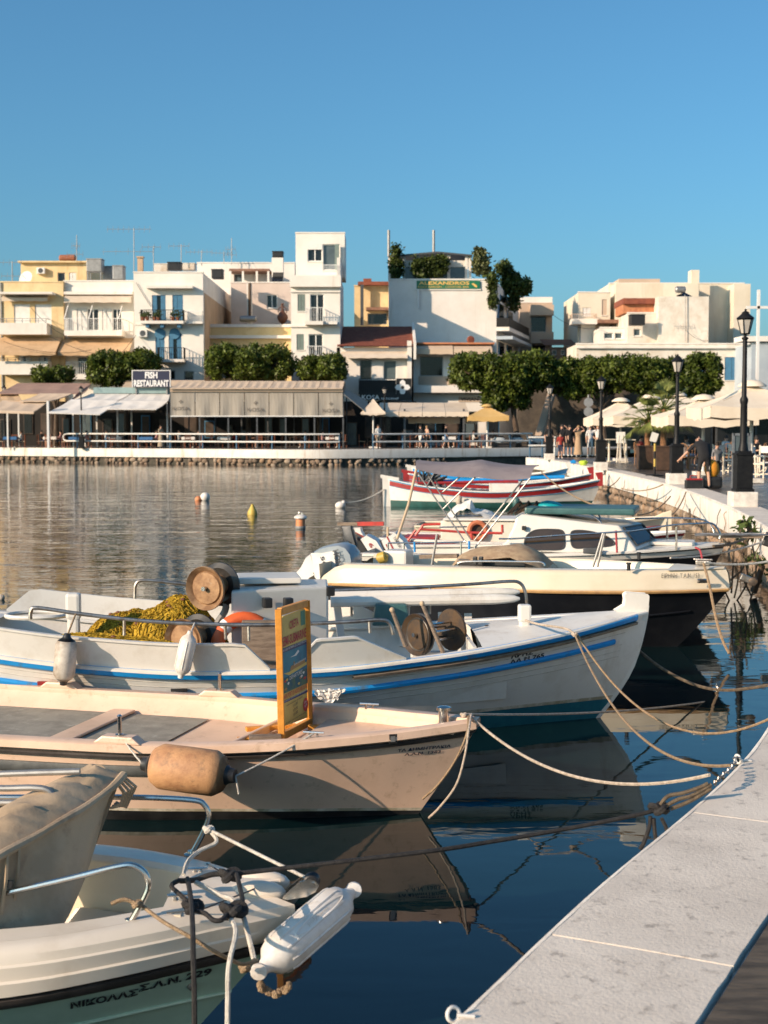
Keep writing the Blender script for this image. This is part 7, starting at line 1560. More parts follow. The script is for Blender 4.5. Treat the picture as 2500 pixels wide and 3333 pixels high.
# palm
def palm(label, px, base_y, crown, Y, seed, nf=22, L=1.5, lean=0.):
    p = at(*c4(*crown), Y); th = thing('palm_tree', (p.x + lean, Y, QZ), label, 'palm tree'); rnd = random.Random(seed)
    MB().tube([(p.x + lean, Y, QZ), (p.x + lean * .6, Y, QZ + .5 * (p.z - QZ)), (p.x, Y, p.z)], [.13, .12, .11], 10).build('trunk', 'palm_bark', th, smooth=True)
    for k in range(nf):
        a = rnd.uniform(0, 6.283); el = rnd.uniform(-.75, 1.35); d = Vector((math.cos(a) * math.cos(el), math.sin(a) * math.cos(el), math.sin(el))); Lk = L * rnd.uniform(.75, 1.1); tip = p + d * Lk * .62 + Vector((0, 0, .0))
        f = MB(); f.tube([p, p + d * Lk * .35, tip], [.02, .015, .01], 4)
        side = d.cross(Vector((0, 0, 1))); side = side.normalized() if side.length > .01 else Vector((1, 0, 0)); up = side.cross(d).normalized()
        for j in range(15):
            t = -1 + 2 * j / 14; dirv = (d * (1 - .35 * abs(t)) + side * t * .95).normalized(); e = tip + dirv * Lk * .5 * (1 - .25 * abs(t)) + Vector((0, 0, -.14 * Lk)); mid = tip.lerp(e, .55) + Vector((0, 0, .05)); w_ = up.cross(dirv).normalized() * .018
            f.add([tip - w_ * .6, tip + w_ * .6, mid + w_, e, mid - w_], [(0, 1, 2, 3, 4)])
        f.build('frond', 'leaf_palm', th)
palm('fan palm with brown trunk among the cream parasols', 0, 0, (1005, 930), 52, 21, 44, 1.3); palm('shorter fan palm left of the tall one', 0, 0, (905, 1000), 53, 22, 34, 1.1)

for x, y, Y, lab in ((1012, 1215, 51, 'dark planter box at the foot of the tall fan palm'), (905, 1215, 52.2, 'dark planter box at the foot of the shorter fan palm')):
    p = at(*c4(x, y), Y); th = thing('planter', (p.x, Y, QZ), lab, 'planter'); MB().box((p.x, Y, QZ + .42), (.75, .6, .84), taper=1.08).build('box', 'dark_wood', th, bevel=.02); MB().box((p.x, Y, QZ + .86), (.86, .7, .05)).build('rim', 'dark_wood', th)
# ------------------------------------------------------------------ terrace roofs of the far restaurants
def rp(cr, x, y, Y): return at(*cr(x, y), Y)
def sheet(parent, pts, m, name='canvas', th=.06, sub_=6, sag_=.10):
    """a slung cloth over four corners a b (back) c d (front)"""
    a, b, c, d = [Vector(p) for p in pts]; rows = []
    n_ = max(6, int((b - a).length / 1.0))
    for i in range(n_ + 1):
        t = i / n_; p, q = a.lerp(b, t), d.lerp(c, t); r_ = [p.lerp(q, v) + Vector((0, 0, -sag_ * math.sin(math.pi * v) * (.6 + .4 * abs(math.sin(math.pi * t * n_ / 2.))))) for v in np.linspace(0, 1, sub_ + 1)]
        rows.append(r_ + [k + Vector((0, 0, -th)) for k in reversed(r_)])
    return MB().loft(rows, cap=True).build(name, m, parent)
def posts(parent, pts, z1, m='dark_grey', w=.10):
    for (x, y) in pts: MB().bb(x - w / 2, x + w / 2, y - w / 2, y + w / 2, FZ, z1).build('post', m, parent)
def Xat(cr, x, Y): return at(*cr(x, 1400), Y).x
def Zat(cr, y, Y): return at(*cr(800, y), Y).z
# grey KOSA pavilion
Y1, Y2, Y3 = 95.0, 99.5, 104
x0, x1 = Xat(c1, 1415, Y1), Xat(c2, 1292, Y1)
kp = thing('terrace_pavilion', ((x0 + x1) / 2, Y1, FZ), 'long terrace pavilion with grey drop curtain and sand coloured roof', 'pavilion')
ze, zr_, zb_ = Zat(c2, 1490, Y1), Zat(c2, 1405, Y2), Zat(c2, 1700, Y1)
npan = 7
for i in range(npan):
    a, b = x0 + (x1 - x0) * i / npan, x0 + (x1 - x0) * (i + 1) / npan - .03
    sheet(kp, [(a, Y2, zr_), (b, Y2, zr_), (b, Y1 - .3, ze + .18), (a, Y1 - .3, ze + .18)], 'awning_sand', 'roof_panel'); sheet(kp, [(a, Y2 + .05, zr_), (b, Y2 + .05, zr_), (b, Y3, ze + .2), (a, Y3, ze + .2)], 'awning_sand', 'roof_panel')
    mb = MB(); rows = []
    for k in range(9):
        t = k / 8; x = a + .02 + (b - a - .02) * t; wv = .05 * math.sin(t * 9 + i * 2); rows.append([Vector((x, Y1 + wv * v, ze - .05 + (zb_ - ze) * v)) for v in (0, .5, 1)])
    mb.loft(rows, ring_closed=False).build('drop_curtain', 'awning_grey', kp)
MB().bb(x0, x1, Y1 - .12, Y1 + .12, ze - .05, ze + .12).build('eaves_beam', 'wall_beige', kp); MB().bb(x0, x1, Y1 - .05, Y1 + .05, zb_ - .06, zb_ + .01).build('curtain_rail', 'metal_white', kp)
gx = x1; MB().add([(gx, Y1, ze), (gx, Y2, zr_), (gx, Y3, ze), (gx + .03, Y1, ze), (gx + .03, Y2, zr_), (gx + .03, Y3, ze)], [(0, 1, 2), (5, 4, 3)]).build('gable_cloth', 'awning_grey', kp); sheet(kp, [(gx + .05, Y2, ze + .3), (gx + 1.6, Y2 + 1, ze - .6), (gx + 1.9, Y1 + .5, zb_), (gx + .05, Y1, ze - .2)], 'awning_grey', 'side_flap')
posts(kp, [(x0 + (x1 - x0) * i / 6, Y1 + .1) for i in range(7)] + [(x0 + (x1 - x0) * i / 6, Y3 - .1) for i in range(7)], ze)
def kosa(cr, x0_, y0_, x1_, y1_): 
    flat_text('KOSA', cr, x0_, y0_, x1_, y1_, Y1 - .062, 'kosa_grey', kp, .0); c = at(*cr((x0_ + x1_) / 2, y0_ - 42), Y1 - .09); mb = MB()
    for k in range(4): a = math.pi / 2 * k; mb.add([(c.x + (u * math.cos(a) - v * math.sin(a)) * .2, Y1 - .064 - .001 * k, c.z + (u * math.sin(a) + v * math.cos(a)) * .2) for u, v in ((.1, 0), (.35, .2), (.8, 0), (.35, -.2))], [(0, 1, 2, 3)])
    mb.build('emblem', 'kosa_grey', kp)
kosa(c1, 1432, 1592, 1570, 1622); kosa(c2, 482, 1632, 622, 1664); kosa(c2, 1120, 1640, 1258, 1672)
# fish restaurant: teal beam, white awnings and the roof sign
fr = thing('terrace_pavilion', (Xat(c1, 1000, 97), 97, FZ), 'restaurant terrace with white awnings under a teal beam', 'pavilion'); Yb = 101.
MB().bb(Xat(c1, 780, Yb), Xat(c1, 1405, Yb), Yb - .2, Yb + .2, Zat(c1, 1482, Yb), Zat(c1, 1432, Yb)).build('beam', 'teal_beam', fr)
def P1(x, y, Y): return at(*c1(x, y), Y)
sheet(fr, [P1(760, 1482, Yb), P1(1085, 1482, Yb), P1(960, 1545, 97.5), P1(600, 1535, 97.5)], 'awning_white', 'upper_canvas'); sheet(fr, [P1(1095, 1482, Yb), P1(1412, 1485, Yb), P1(1395, 1545, 97.5), P1(975, 1548, 97.5)], 'awning_white', 'upper_canvas')
sheet(fr, [P1(592, 1530, 97.3), P1(980, 1542, 97.3), P1(830, 1655, 94.2), P1(392, 1640, 94.2)], 'awning_white', 'lower_canvas'); sheet(fr, [P1(982, 1545, 97.3), P1(1395, 1545, 97.3), P1(1298, 1612, 95), P1(892, 1610, 95)], 'awning_white', 'lower_canvas')
posts(fr, [(Xat(c1, x, 97.5), 97.6) for x in (600, 970, 1385)] + [(Xat(c1, x, Yb), Yb) for x in (800, 1090, 1390)], Zat(c1, 1560, 97.5), 'metal_white'); p = P1(398, 1545, 94.6); MB().bb(p.x - .07, p.x + .07, 94.5, 94.7, FZ, p.z).build('post', 'metal_white', fr)
sheet(fr, [P1(1050, 1372, 104), P1(1700, 1372, 104), P1(1700, 1432, 101.6), P1(1010, 1430, 101.6)], 'awning_sand', 'rear_canvas')
fs = thing('sign_board', P1(1255, 1430, 100.5), 'white and navy FISH RESTAURANT board on the terrace roof', 'sign'); p0, p1 = P1(1105, 1430, 100.5), P1(1411, 1295, 100.5)
MB().bb(p0.x, p1.x, 100.45, 100.6, p0.z, p1.z).build('panel', 'sign_navy', fs); MB().bb(p0.x - .06, p0.x, 100.42, 100.62, p0.z, p1.z + .06).bb(p1.x, p1.x + .06, 100.42, 100.62, p0.z, p1.z + .06).bb(p0.x, p1.x, 100.42, 100.62, p1.z, p1.z + .06).build('frame', 'metal_white', fs)
for x in (1130, 1385): q = P1(x, 1430, 100.7); MB().bar((q.x, 100.75, q.z - .9), (q.x, 100.75, p1.z), .1).build('stay', 'metal_grey', fs)
flat_text('FISH', c1, 1205, 1302, 1308, 1358, 100.43, 'sign_white', fs, .04); flat_text('RESTAURANT', c1, 1112, 1370, 1402, 1426, 100.43, 'sign_white', fs, .04)
# mauve roof at the left
mv = thing('terrace_pavilion', (Xat(c1, 350, 99), 99, FZ), 'mauve roofed terrace with tan front awning at far left', 'pavilion')
sheet(mv, [P1(150, 1395, 103.5), P1(760, 1397, 103.5), P1(640, 1482, 99), P1(-40, 1482, 99)], 'awning_mauve', 'roof_panel'); sheet(mv, [P1(640, 1480, 99.2), P1(760, 1400, 103.5), P1(700, 1470, 99.5), P1(560, 1560, 97)], 'awning_mauve', 'side_panel')
sheet(mv, [P1(330, 1482, 99), P1(600, 1482, 99), P1(395, 1545, 96.5), P1(160, 1545, 96.5)], 'awning_sand', 'upper_canvas'); sheet(mv, [P1(20, 1540, 97.2), P1(402, 1542, 97.2), P1(280, 1632, 94.2), P1(-120, 1618, 94.2)], 'awning_sand', 'front_awning'); sheet(mv, [P1(-120, 1618, 94.2), P1(280, 1632, 94.2), P1(280, 1646, 94.1), P1(-120, 1636, 94.1)], 'awning_sand', 'valance', sag_=0)
sheet(mv, [P1(-150, 1480, 100), P1(150, 1480, 100), P1(185, 1540, 97), P1(-150, 1560, 97)], 'awning_tan', 'rear_canvas'); posts(mv, [(Xat(c1, x, 97), 97.3) for x in (48, 395)] + [(Xat(c1, x, 103), 103.) for x in (150, 700)], Zat(c1, 1545, 97), 'metal_white')
# right hand terrace: cream awning with scallops, small grey pyramid, gold parasol
rt_ = thing('terrace_pavilion', (Xat(c3, 700, 97), 97, FZ), 'cream terrace awning with scalloped edge below the awning house', 'pavilion')
def P3(x, y, Y): return at(*c3(x, y), Y)
zt_, zf_ = Zat(c3, 1490, 101), Zat(c3, 1562, 96.5)
for i in range(4):
    xa, xb_ = Xat(c3, 335 + 170 * i, 101), Xat(c3, 335 + 170 * (i + 1), 101); xc, xd = Xat(c3, 300 + 186 * i, 96.5), Xat(c3, 300 + 186 * (i + 1), 96.5)
    awning3d(rt_, xa, xb_ - .03, 101, 96.5, zt_, zf_, 'awning_cream', .35, None, 'awning', a2=xc, c2=xd - .03)
a0 = Xat(c3, 560, 99); a1 = Xat(c3, 970, 99); MB().bb(a0, a1, 98.9, 99, Zat(c3, 1655, 99), Zat(c3, 1605, 99)).build('inner_valance', 'awning_cream', rt_); MB().bb(Xat(c3, 995, 99), Xat(c3, 1108, 99), 98.9, 99, Zat(c3, 1657, 99), Zat(c3, 1612, 99)).build('inner_valance', 'awning_cream', rt_)
posts(rt_, [(Xat(c3, x, 96.8), 96.8) for x in (530, 1000)] + [(Xat(c3, x, 100.5), 100.5) for x in (340, 680, 1010)], zf_ + .2, 'dark_grey', .14)
def parasol(label, apex, hw, Yc, ze_, za, m, posts_z=QZ, vent=True, hy=None, group='cafe parasols', val=.32, pole='shutter_white'):
    th = thing('parasol', (apex, Yc, posts_z), label, 'parasol', group); hy = hy or hw; c = Vector((apex, Yc, za)); cor = [Vector((apex + sx * hw, Yc + sy * hy, ze_)) for sx, sy in ((-1, -1), (1, -1), (1, 1), (-1, 1))]
    for k in range(4):
        a, b = cor[k], cor[(k + 1) % 4]; rows = []
        for v in np.linspace(.04, 1, 7):
            p, q = c.lerp(a, v), c.lerp(b, v); row = []
            for u in np.linspace(0, 1, 9): r_ = p.lerp(q, u); r_.z -= (.10 * v * math.sin(math.pi * u) * .8) + .06 * math.sin(math.pi * v); row.append(r_)
            rows.append(row)
        rows.append([r_ + Vector((0, 0, -val - .03 * math.sin(9 * i))) for i, r_ in enumerate(rows[-1])])
        MB().loft(rows, ring_closed=False).build('canopy_panel', m, th, smooth=True, angle=30)
    for q in cor: MB().bar(c + Vector((0, 0, -.1)), q + Vector((0, 0, -.05)), .03).build('rib', 'wood_light', th)
    if vent: MB().lathe([(.42, -.07), (.40, -.02), (.25, .08), (.05, .12)], 10, c).build('vent_cap', m, th, smooth=True)
    MB().tube([(apex, Yc, posts_z), (apex, Yc, za - .05)], .055, 8).build('pole', pole, th); MB().box((apex, Yc, posts_z + .06), (.6, .6, .12)).build('base', 'whitewash_edge', th)
    return th
p = P3(280, 1455, 96); parasol('small pale pyramid parasol left of the scalloped awning', p.x, .85, 96.2, Zat(c3, 1568, 96), p.z, 'awning_cream', FZ, False, val=.12)
p = P3(1190, 1512, 96.5); parasol('gold parasol under the broad tree on the far quay', p.x, 1.4, 97, Zat(c3, 1595, 96.5), p.z, 'awning_gold', FZ, True)
# terrace back wall, the deep shade under the awnings put into its colour
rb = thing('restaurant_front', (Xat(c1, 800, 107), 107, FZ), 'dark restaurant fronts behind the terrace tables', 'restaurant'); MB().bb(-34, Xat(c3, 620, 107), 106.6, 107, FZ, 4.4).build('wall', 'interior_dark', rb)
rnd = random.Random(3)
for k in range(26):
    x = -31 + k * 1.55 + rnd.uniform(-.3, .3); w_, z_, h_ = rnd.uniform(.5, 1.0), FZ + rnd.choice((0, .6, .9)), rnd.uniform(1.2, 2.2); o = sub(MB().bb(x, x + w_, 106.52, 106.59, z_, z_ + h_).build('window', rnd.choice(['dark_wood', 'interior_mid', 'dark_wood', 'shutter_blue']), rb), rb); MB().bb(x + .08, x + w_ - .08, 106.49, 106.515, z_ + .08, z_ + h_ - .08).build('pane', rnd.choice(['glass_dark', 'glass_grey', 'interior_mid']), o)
# ------------------------------------------------------------------ people
def person(loc, face, H, label, top='cloth_black_wear', bot='cloth_navy_wear', pose='stand', hair='hair_dark', dress=None, sleeves='short', legs='short', shoes='cloth_white_wear', group='people on the harbour', detail=False):
    """one continuous skinned figure; local front is -y"""
    J = dict(pel=(0, 0, .53), sp=(0, .005, .63), ch=(0, .0, .745), nk=(0, .005, .835), hb=(0, -.005, .872), ht=(0, -.01, .955),
             hL=(.052, 0, .505), kL=(.058, -.012, .285), aL=(.06, .008, .05), tL=(.068, -.075, .022), hR=(-.052, 0, .505), kR=(-.058, -.012, .285), aR=(-.06, .008, .05), tR=(-.068, -.075, .022),
             sL=(.098, .005, .80), eL=(.128, .015, .635), wL=(.132, -.03, .49), fL=(.13, -.045, .425), sR=(-.098, .005, .80), eR=(-.128, .015, .635), wR=(-.132, -.03, .49), fR=(-.13, -.045, .425))
    def up(**k): J.update(k)
    if pose in ('shade', 'shadeL'): up(eL=(.19, -.06, .82), wL=(.10, -.10, .92), fL=(.05, -.11, .945))
    if pose == 'shade2': up(eL=(.19, -.06, .82), wL=(.10, -.10, .92), fL=(.05, -.11, .945), eR=(-.17, -.05, .80), wR=(-.08, -.11, .90), fR=(-.04, -.11, .93))
    if pose == 'hips': up(eR=(-.19, .03, .66), wR=(-.11, -.02, .56), fR=(-.07, -.03, .55))
    if pose == 'walk': up(kL=(.055, -.09, .29), aL=(.055, -.10, .06), tL=(.06, -.18, .04), kR=(-.055, .03, .28), aR=(-.058, .13, .07), tR=(-.06, .07, .02), wL=(.14, .06, .50), fL=(.14, .07, .44), wR=(-.14, -.12, .51), fR=(-.14, -.16, .46))
    if pose == 'hold': up(eR=(-.14, -.03, .64), wR=(-.06, -.13, .66), fR=(-.02, -.17, .67), eL=(.14, -.03, .64), wL=(.06, -.13, .65), fL=(.02, -.17, .66))
    if pose == 'rail': up(ch=(0, -.09, .735), nk=(0, -.13, .82), hb=(0, -.15, .85), ht=(0, -.17, .935), sL=(.098, -.11, .79), eL=(.13, -.17, .66), wL=(.10, -.25, .60), fL=(.08, -.29, .60), sR=(-.098, -.11, .79), eR=(-.13, -.17, .66), wR=(-.10, -.25, .60), fR=(-.08, -.29, .60))
    if pose == 'sit':
        up(pel=(0, 0, .27), sp=(0, .0, .37), ch=(0, -.01, .485), nk=(0, -.015, .575), hb=(0, -.025, .612), ht=(0, -.03, .695), hL=(.052, -.02, .265), kL=(.07, -.24, .275), aL=(.07, -.22, .05), tL=(.07, -.30, .022), hR=(-.052, -.02, .265), kR=(-.07, -.24, .275), aR=(-.07, -.22, .05), tR=(-.07, -.30, .022),
           sL=(.098, -.005, .54), eL=(.13, -.07, .40), wL=(.09, -.19, .41), fL=(.07, -.24, .42), sR=(-.098, -.005, .54), eR=(-.13, -.07, .40), wR=(-.09, -.19, .41), fR=(-.07, -.24, .42))
    if pose == 'bend':     # seen from behind, folded at the hips, left arm reaching out and down
        up(pel=(0, 0, .51), sp=(0, -.05, .62), ch=(.015, -.11, .725), nk=(.02, -.19, .775), hb=(.02, -.235, .785), ht=(.02, -.315, .775), hL=(.058, .01, .485), hR=(-.058, .01, .485), kL=(.085, .02, .275), kR=(-.075, -.01, .275), aL=(.095, .03, .05), aR=(-.085, .02, .05), tL=(.11, -.05, .022), tR=(-.10, -.06, .022),
           sL=(.12, -.12, .71), eL=(.22, -.17, .60), wL=(.31, -.23, .50), fL=(.345, -.26, .455), sR=(-.10, -.13, .71), eR=(-.14, -.22, .57), wR=(-.10, -.28, .44), fR=(-.09, -.30, .385))
    rad = dict(pel=.075, sp=.068, ch=.082, nk=.034, hb=.044, ht=.050, hL=.052, kL=.033, aL=.022, tL=.020, hR=.052, kR=.033, aR=.022, tR=.020, sL=.034, eL=.025, wL=.017, fL=.018, sR=.034, eR=.025, wR=.017, fR=.018)
    if pose == 'bend':
        for k_ in ('pel', 'sp', 'ch'): rad[k_] *= 1.22
    names = list(J); idx = {n: i for i, n in enumerate(names)}
    E = [('pel', 'sp'), ('sp', 'ch'), ('ch', 'nk'), ('nk', 'hb'), ('hb', 'ht')] + [(a + s, b + s) for s in 'LR' for a, b in (('h', 'k'), ('k', 'a'), ('a', 't'), ('s', 'e'), ('e', 'w'), ('w', 'f'))] + [('pel', 'hL'), ('pel', 'hR'), ('ch', 'sL'), ('ch', 'sR')]
    pts = [Vector(J[n]) * H for n in names]
    if detail:
        for s in 'LR':
            w_, f_ = Vector(J['w' + s]), Vector(J['f' + s]); d = (f_ - w_).normalized(); sd = d.cross(Vector((0, 1, 0))).normalized()
            for q, (of, ln) in enumerate(((-.012, .040), (-.004, .046), (.004, .043), (.011, .034))): names.append('g%s%d' % (s, q)); pts.append((f_ + sd * of * 1.3 + d * ln) * H); rad[names[-1]] = .0055; E.append(('f' + s, names[-1]))
            names.append('u' + s); pts.append((w_.lerp(f_, .5) + sd * -.035 + d * .02) * H); rad['u' + s] = .007; E.append(('w' + s, 'u' + s))
        idx = {n: i for i, n in enumerate(names)}
    me = bpy.data.meshes.new('person'); me.from_pydata([tuple(p) for p in pts], [(idx[a], idx[b]) for a, b in E], [])
    ob = bpy.data.objects.new('tmp', me); COL.objects.link(ob); sk = ob.modifiers.new('skin', 'SKIN'); sk.use_smooth_shade = True; ss = ob.modifiers.new('s', 'SUBSURF'); ss.levels = 1
    for i, n in enumerate(names):
        v = me.skin_vertices[0].data[i]; r_ = rad[n] * H; fl = n in ('pel', 'sp', 'ch'); v.radius = (r_ * (1.18 if fl else 1), r_ * (.82 if fl else 1)); v.use_root = n == 'pel'
    dg = bpy.context.evaluated_depsgraph_get(); dg.update(); me2 = bpy.data.meshes.new_from_object(ob.evaluated_get(dg)); bpy.data.objects.remove(ob)
    seg = {}
    for a, b in E:
        k = a[0] if a[0] in 'hkaseg' and a not in ('hb',) else a
        part = {'pel': 'top' if b == 'sp' else 'bot', 'sp': 'top', 'ch': 'top', 'nk': 'skin', 'hb': 'skin'}.get(a)
        if part is None: part = {'h': 'bot', 'k': 'shin', 'a': 'shoe', 's': 'sleeve', 'e': 'arm', 'w': 'skin', 'f': 'skin'}[a[0]]
        seg[(a, b)] = part
    mm = dict(top=top, bot=bot, skin='skin', shin='skin' if legs == 'short' else bot, shoe=shoes, sleeve=top if sleeves != 'none' else 'skin', arm=top if sleeves == 'long' else 'skin')
    order = sorted(set(mm.values())); 
    for n in order: me2.materials.append(MATS[n])
    segs = [(pts[idx[a]], pts[idx[b]], seg[(a, b)]) for a, b in E]
    for p in me2.polygons:
        c = p.center; best = None; bd = 9e9
        for a, b, s in segs:
            ab = b - a; t = max(0, min(1, (c - a).dot(ab) / max(ab.length_squared, 1e-9))); d = (c - a - ab * t).length
            if d < bd: bd = d; best = s
            
        p.material_index = order.index(mm[best]); p.use_smooth = True
    o = bpy.data.objects.new('person', me2); COL.objects.link(o); o.location = loc; o.rotation_euler = (0, 0, face); tag(o, label, 'person', group); me2.name = 'person'
    hb, ht = Vector(J['hb']) * H, Vector(J['ht']) * H; ax = (ht - hb).normalized(); back = Vector((0, 1, 0)); back = (back - ax * back.dot(ax)).normalized()
    hm = MB().sphere(hb.lerp(ht, .75) + back * .014 * H, (.054 * H, .058 * H, .056 * H), 12, axisM(ax)); hm.build('hair', hair, o, smooth=True, local=True)
    fm = MB(); fw = -back; hc = hb.lerp(ht, .35)
    fm.sphere(hc + fw * .047 * H - ax * .004 * H, (.009 * H, .012 * H, .014 * H), 6)
    fm.build('nose', 'skin', o, local=True)
    for s in (-1, 1): MB().sphere(hc + fw * .041 * H + Vector((s * .018 * H, 0, 0)) + ax * .012 * H, .006 * H, 6).build('eye', 'hair_dark', o, local=True); MB().sphere(hc + Vector((s * .049 * H, 0, 0)), (.007 * H, .012 * H, .018 * H), 6).build('ear', 'skin', o, local=True)
    MB().box(hc + fw * .043 * H - ax * .026 * H, (.026 * H, .006 * H, .006 * H)).build('mouth', 'cloth_pink_wear', o, local=True)
    if dress:
        MB().lathe([(.085 * H, .62 * H), (.10 * H, .52 * H), (.12 * H, .3 * H), (.15 * H, .07 * H)], 16, cap=False).build('dress', dress, o, smooth=True, local=True)
    return o
def stand_px(cr, x, y, z=QZ): return atz(*cr(x, y), z)
def pp(cr, x, y, *a, z=QZ, **k): p = atz(*cr(x, y), z); return person(p, *a, **k)
pp(d1, 180, 384, .2, 1.76, 'person in black shirt and light shorts left of the lamp', 'cloth_black_wear', 'cloth_khaki_wear', 'stand')
pp(d1, 268, 383, -.1, 1.72, 'tall person in black shirt raising a hand to shade the eyes, behind the child', 'cloth_black_wear', 'cloth_black_wear', 'shadeL')
pp(d1, 257, 402, .1, 1.30, 'child in dark red shirt in front of the waiting group', 'cloth_red_wear', 'cloth_navy_wear', 'stand')
pp(d1, 320, 386, .3, 1.68, 'person in black T-shirt and shorts between child and patterned dress', 'cloth_black_wear', 'cloth_black_wear', 'stand')
pp(d1, 378, 388, .1, 1.66, 'person in long patterned dress with one hand to the head', 'cloth_pattern_wear', 'cloth_pattern_wear', 'shade2', 'hair_fair', 'cloth_pattern_wear', 'none', 'long')
pp(d1, 457, 386, .2, 1.66, 'person in white shirt and white shorts holding up a camera', 'cloth_white_wear', 'cloth_white_wear', 'shade')
pp(d1, 510, 384, -.2, 1.70, 'person in white shirt and fair cap rightmost of the group', 'cloth_white_wear', 'cloth_khaki_wear', 'hips', 'hair_fair')
bm = pp(d1, 1225, 602, math.pi + .05, 1.60, 'person in black shirt and shorts bending over by the plinth', 'cloth_black_wear', 'cloth_black_wear', 'bend', detail=True, shoes='cloth_grey_wear')
pp(d1, 1312, 560, .3, 1.16, 'child in patterned shirt behind the bending person', 'cloth_grey_wear', 'cloth_black_wear', 'stand')
p = at(*c1(1338, 1915), 96.0); person((p.x, p.y, FZ), .8, 1.62, 'person in long cream patterned dress by the railing', 'cloth_khaki_wear', 'cloth_khaki_wear', 'hold', 'hair_dark', 'cloth_khaki_wear', 'long', 'long')
for x, lab, tp, bt_, ps, f, hh in ((320, 'person in white T-shirt leaning at the far railing', 'cloth_white_wear', 'cloth_khaki_wear', 'stand', .5, 1.66), (655, 'walking person in black top and white shorts on the far quay', 'cloth_black_wear', 'cloth_white_wear', 'walk', -.9, 1.62), (705, 'person with bare shoulders beside the walker in white shorts', 'skin', 'cloth_black_wear', 'walk', -.9, 1.58), (858, 'person in black T-shirt and blue shorts on the far quay', 'cloth_black_wear', 'cloth_blue_wear', 'walk', 1.2, 1.66)):
    p = at(*c3(x, 1845), 94.2); person((p.x, p.y, FZ), f, hh, lab, tp, bt_, ps, 'hair_fair' if x == 705 else 'hair_dark')
# ------------------------------------------------------------------ chairs and tables
def chair_mesh(kind):
    th = bpy.data.objects.new('chair', None); COL.objects.link(th); PM[th.name] = Matrix.Identity(4)
    if kind == 'taverna':
        mt = 'red_wood'
        for x in (-.19, .19):
            MB().bar((x, -.18, 0), (x, -.18, .45), .04).build('leg', mt, th); MB().bar((x, .19, 0), (x, .21, .95), .04).build('leg', mt, th)
        MB().box((0, 0, .45), (.44, .44, .035)).build('seat', 'wood_light', th)
        for z in (.62, .75, .88): MB().box((0, .205, z), (.36, .02, .06)).build('back_slat', mt, th)
    if kind == 'director':
        mt = 'chair_white'
        for x in (-.24, .24):
            MB().bar((x, -.24, 0), (x, -.24, .66), .045).build('leg', mt, th); MB().bar((x, .22, 0), (x, .28, 1.0), .045).build('leg', mt, th)
            MB().box((x, 0, .67), (.06, .56, .03)).build('arm_rest', mt, th); MB().bar((x, -.22, .12), (x, .22, .12), .035).build('stretcher', mt, th); MB().bar((x, -.24, .44), (x, .22, .44), .04).build('seat_rail', mt, th)
        MB().bar((-.24, -.22, .1), (.24, -.22, .44), .03).build('cross_bar', mt, th); MB().box((0, -.01, .455), (.46, .44, .02)).build('seat', 'cloth_white', th); MB().box((0, .265, .86), (.50, .02, .22)).build('backrest', 'cloth_white', th)
    if kind == 'rattan':
        mt = 'rattan'
        for x in (-.2, .2): MB().tube([(x, -.2, 0), (x * .95, -.19, .44)], .018, 6).build('leg', mt, th); MB().tube([(x, .2, 0), (x, .2, .45), (x * .95, .25, .8)], .018, 6).build('leg', mt, th)
        MB().lathe([(.02, .43), (.23, .43), (.235, .45), (.22, .465), (.02, .46)], 16).build('seat', mt, th)
        MB().tube(smooth_path([(-.22, .15, .46), (-.23, .22, .75), (-.14, .27, .92), (0, .28, .96), (.14, .27, .92), (.23, .22, .75), (.22, .15, .46)], 4), .016, 6).build('back_hoop', mt, th)
        for x in (-.1, 0, .1): MB().tube([(x, .22, .46), (x, .275, .92)], .010, 5).build('back_cane', mt, th)
    return th
PROTO = {k: chair_mesh(k) for k in ('taverna', 'director', 'rattan')}; USED = set()
def put_chair(kind, loc, rz, label, group):
    o = PROTO[kind] if kind not in USED else copy_tree(PROTO[kind]); USED.add(kind); o.location = loc; o.rotation_euler = (0, 0, rz); tag(o, label, 'chair', group); return o
def table(loc, label, cloth='cloth_blue', r_=.45, h=.74, leg='dark_wood', group='terrace tables'):
    th = thing('table', loc, label, 'table', group)
    for sx in (-1, 1):
        for sy in (-1, 1): MB().bb(sx * (r_ - .08) - .025, sx * (r_ - .08) + .025, sy * (r_ - .08) - .025, sy * (r_ - .08) + .025, 0, h).build('leg', leg, th, local=True)
    MB().box((0, 0, h + .015), (2 * r_, 2 * r_, .03)).build('top', leg, th, local=True)
    if cloth: MB().box((0, 0, h - .06), (2 * r_ + .03, 2 * r_ + .03, .20), taper=.985).build('tablecloth', cloth, th, local=True)
    return th
rnd = random.Random(12); ORD = 'first second third fourth fifth sixth seventh eighth ninth tenth eleventh twelfth thirteenth fourteenth fifteenth sixteenth'.split()
ROWT = [(-26.2, 97.8), (-23.6, 98.6), (-21.4, 96.8), (-18.8, 97.6), (-16.4, 96.2), (-13.6, 97.0), (-11.2, 97.6), (-8.6, 96.8), (-6.2, 97.4), (-3.6, 97.0), (-.8, 98.0), (2.0, 98.2), (4.6, 98.4), (7.0, 98.0)]
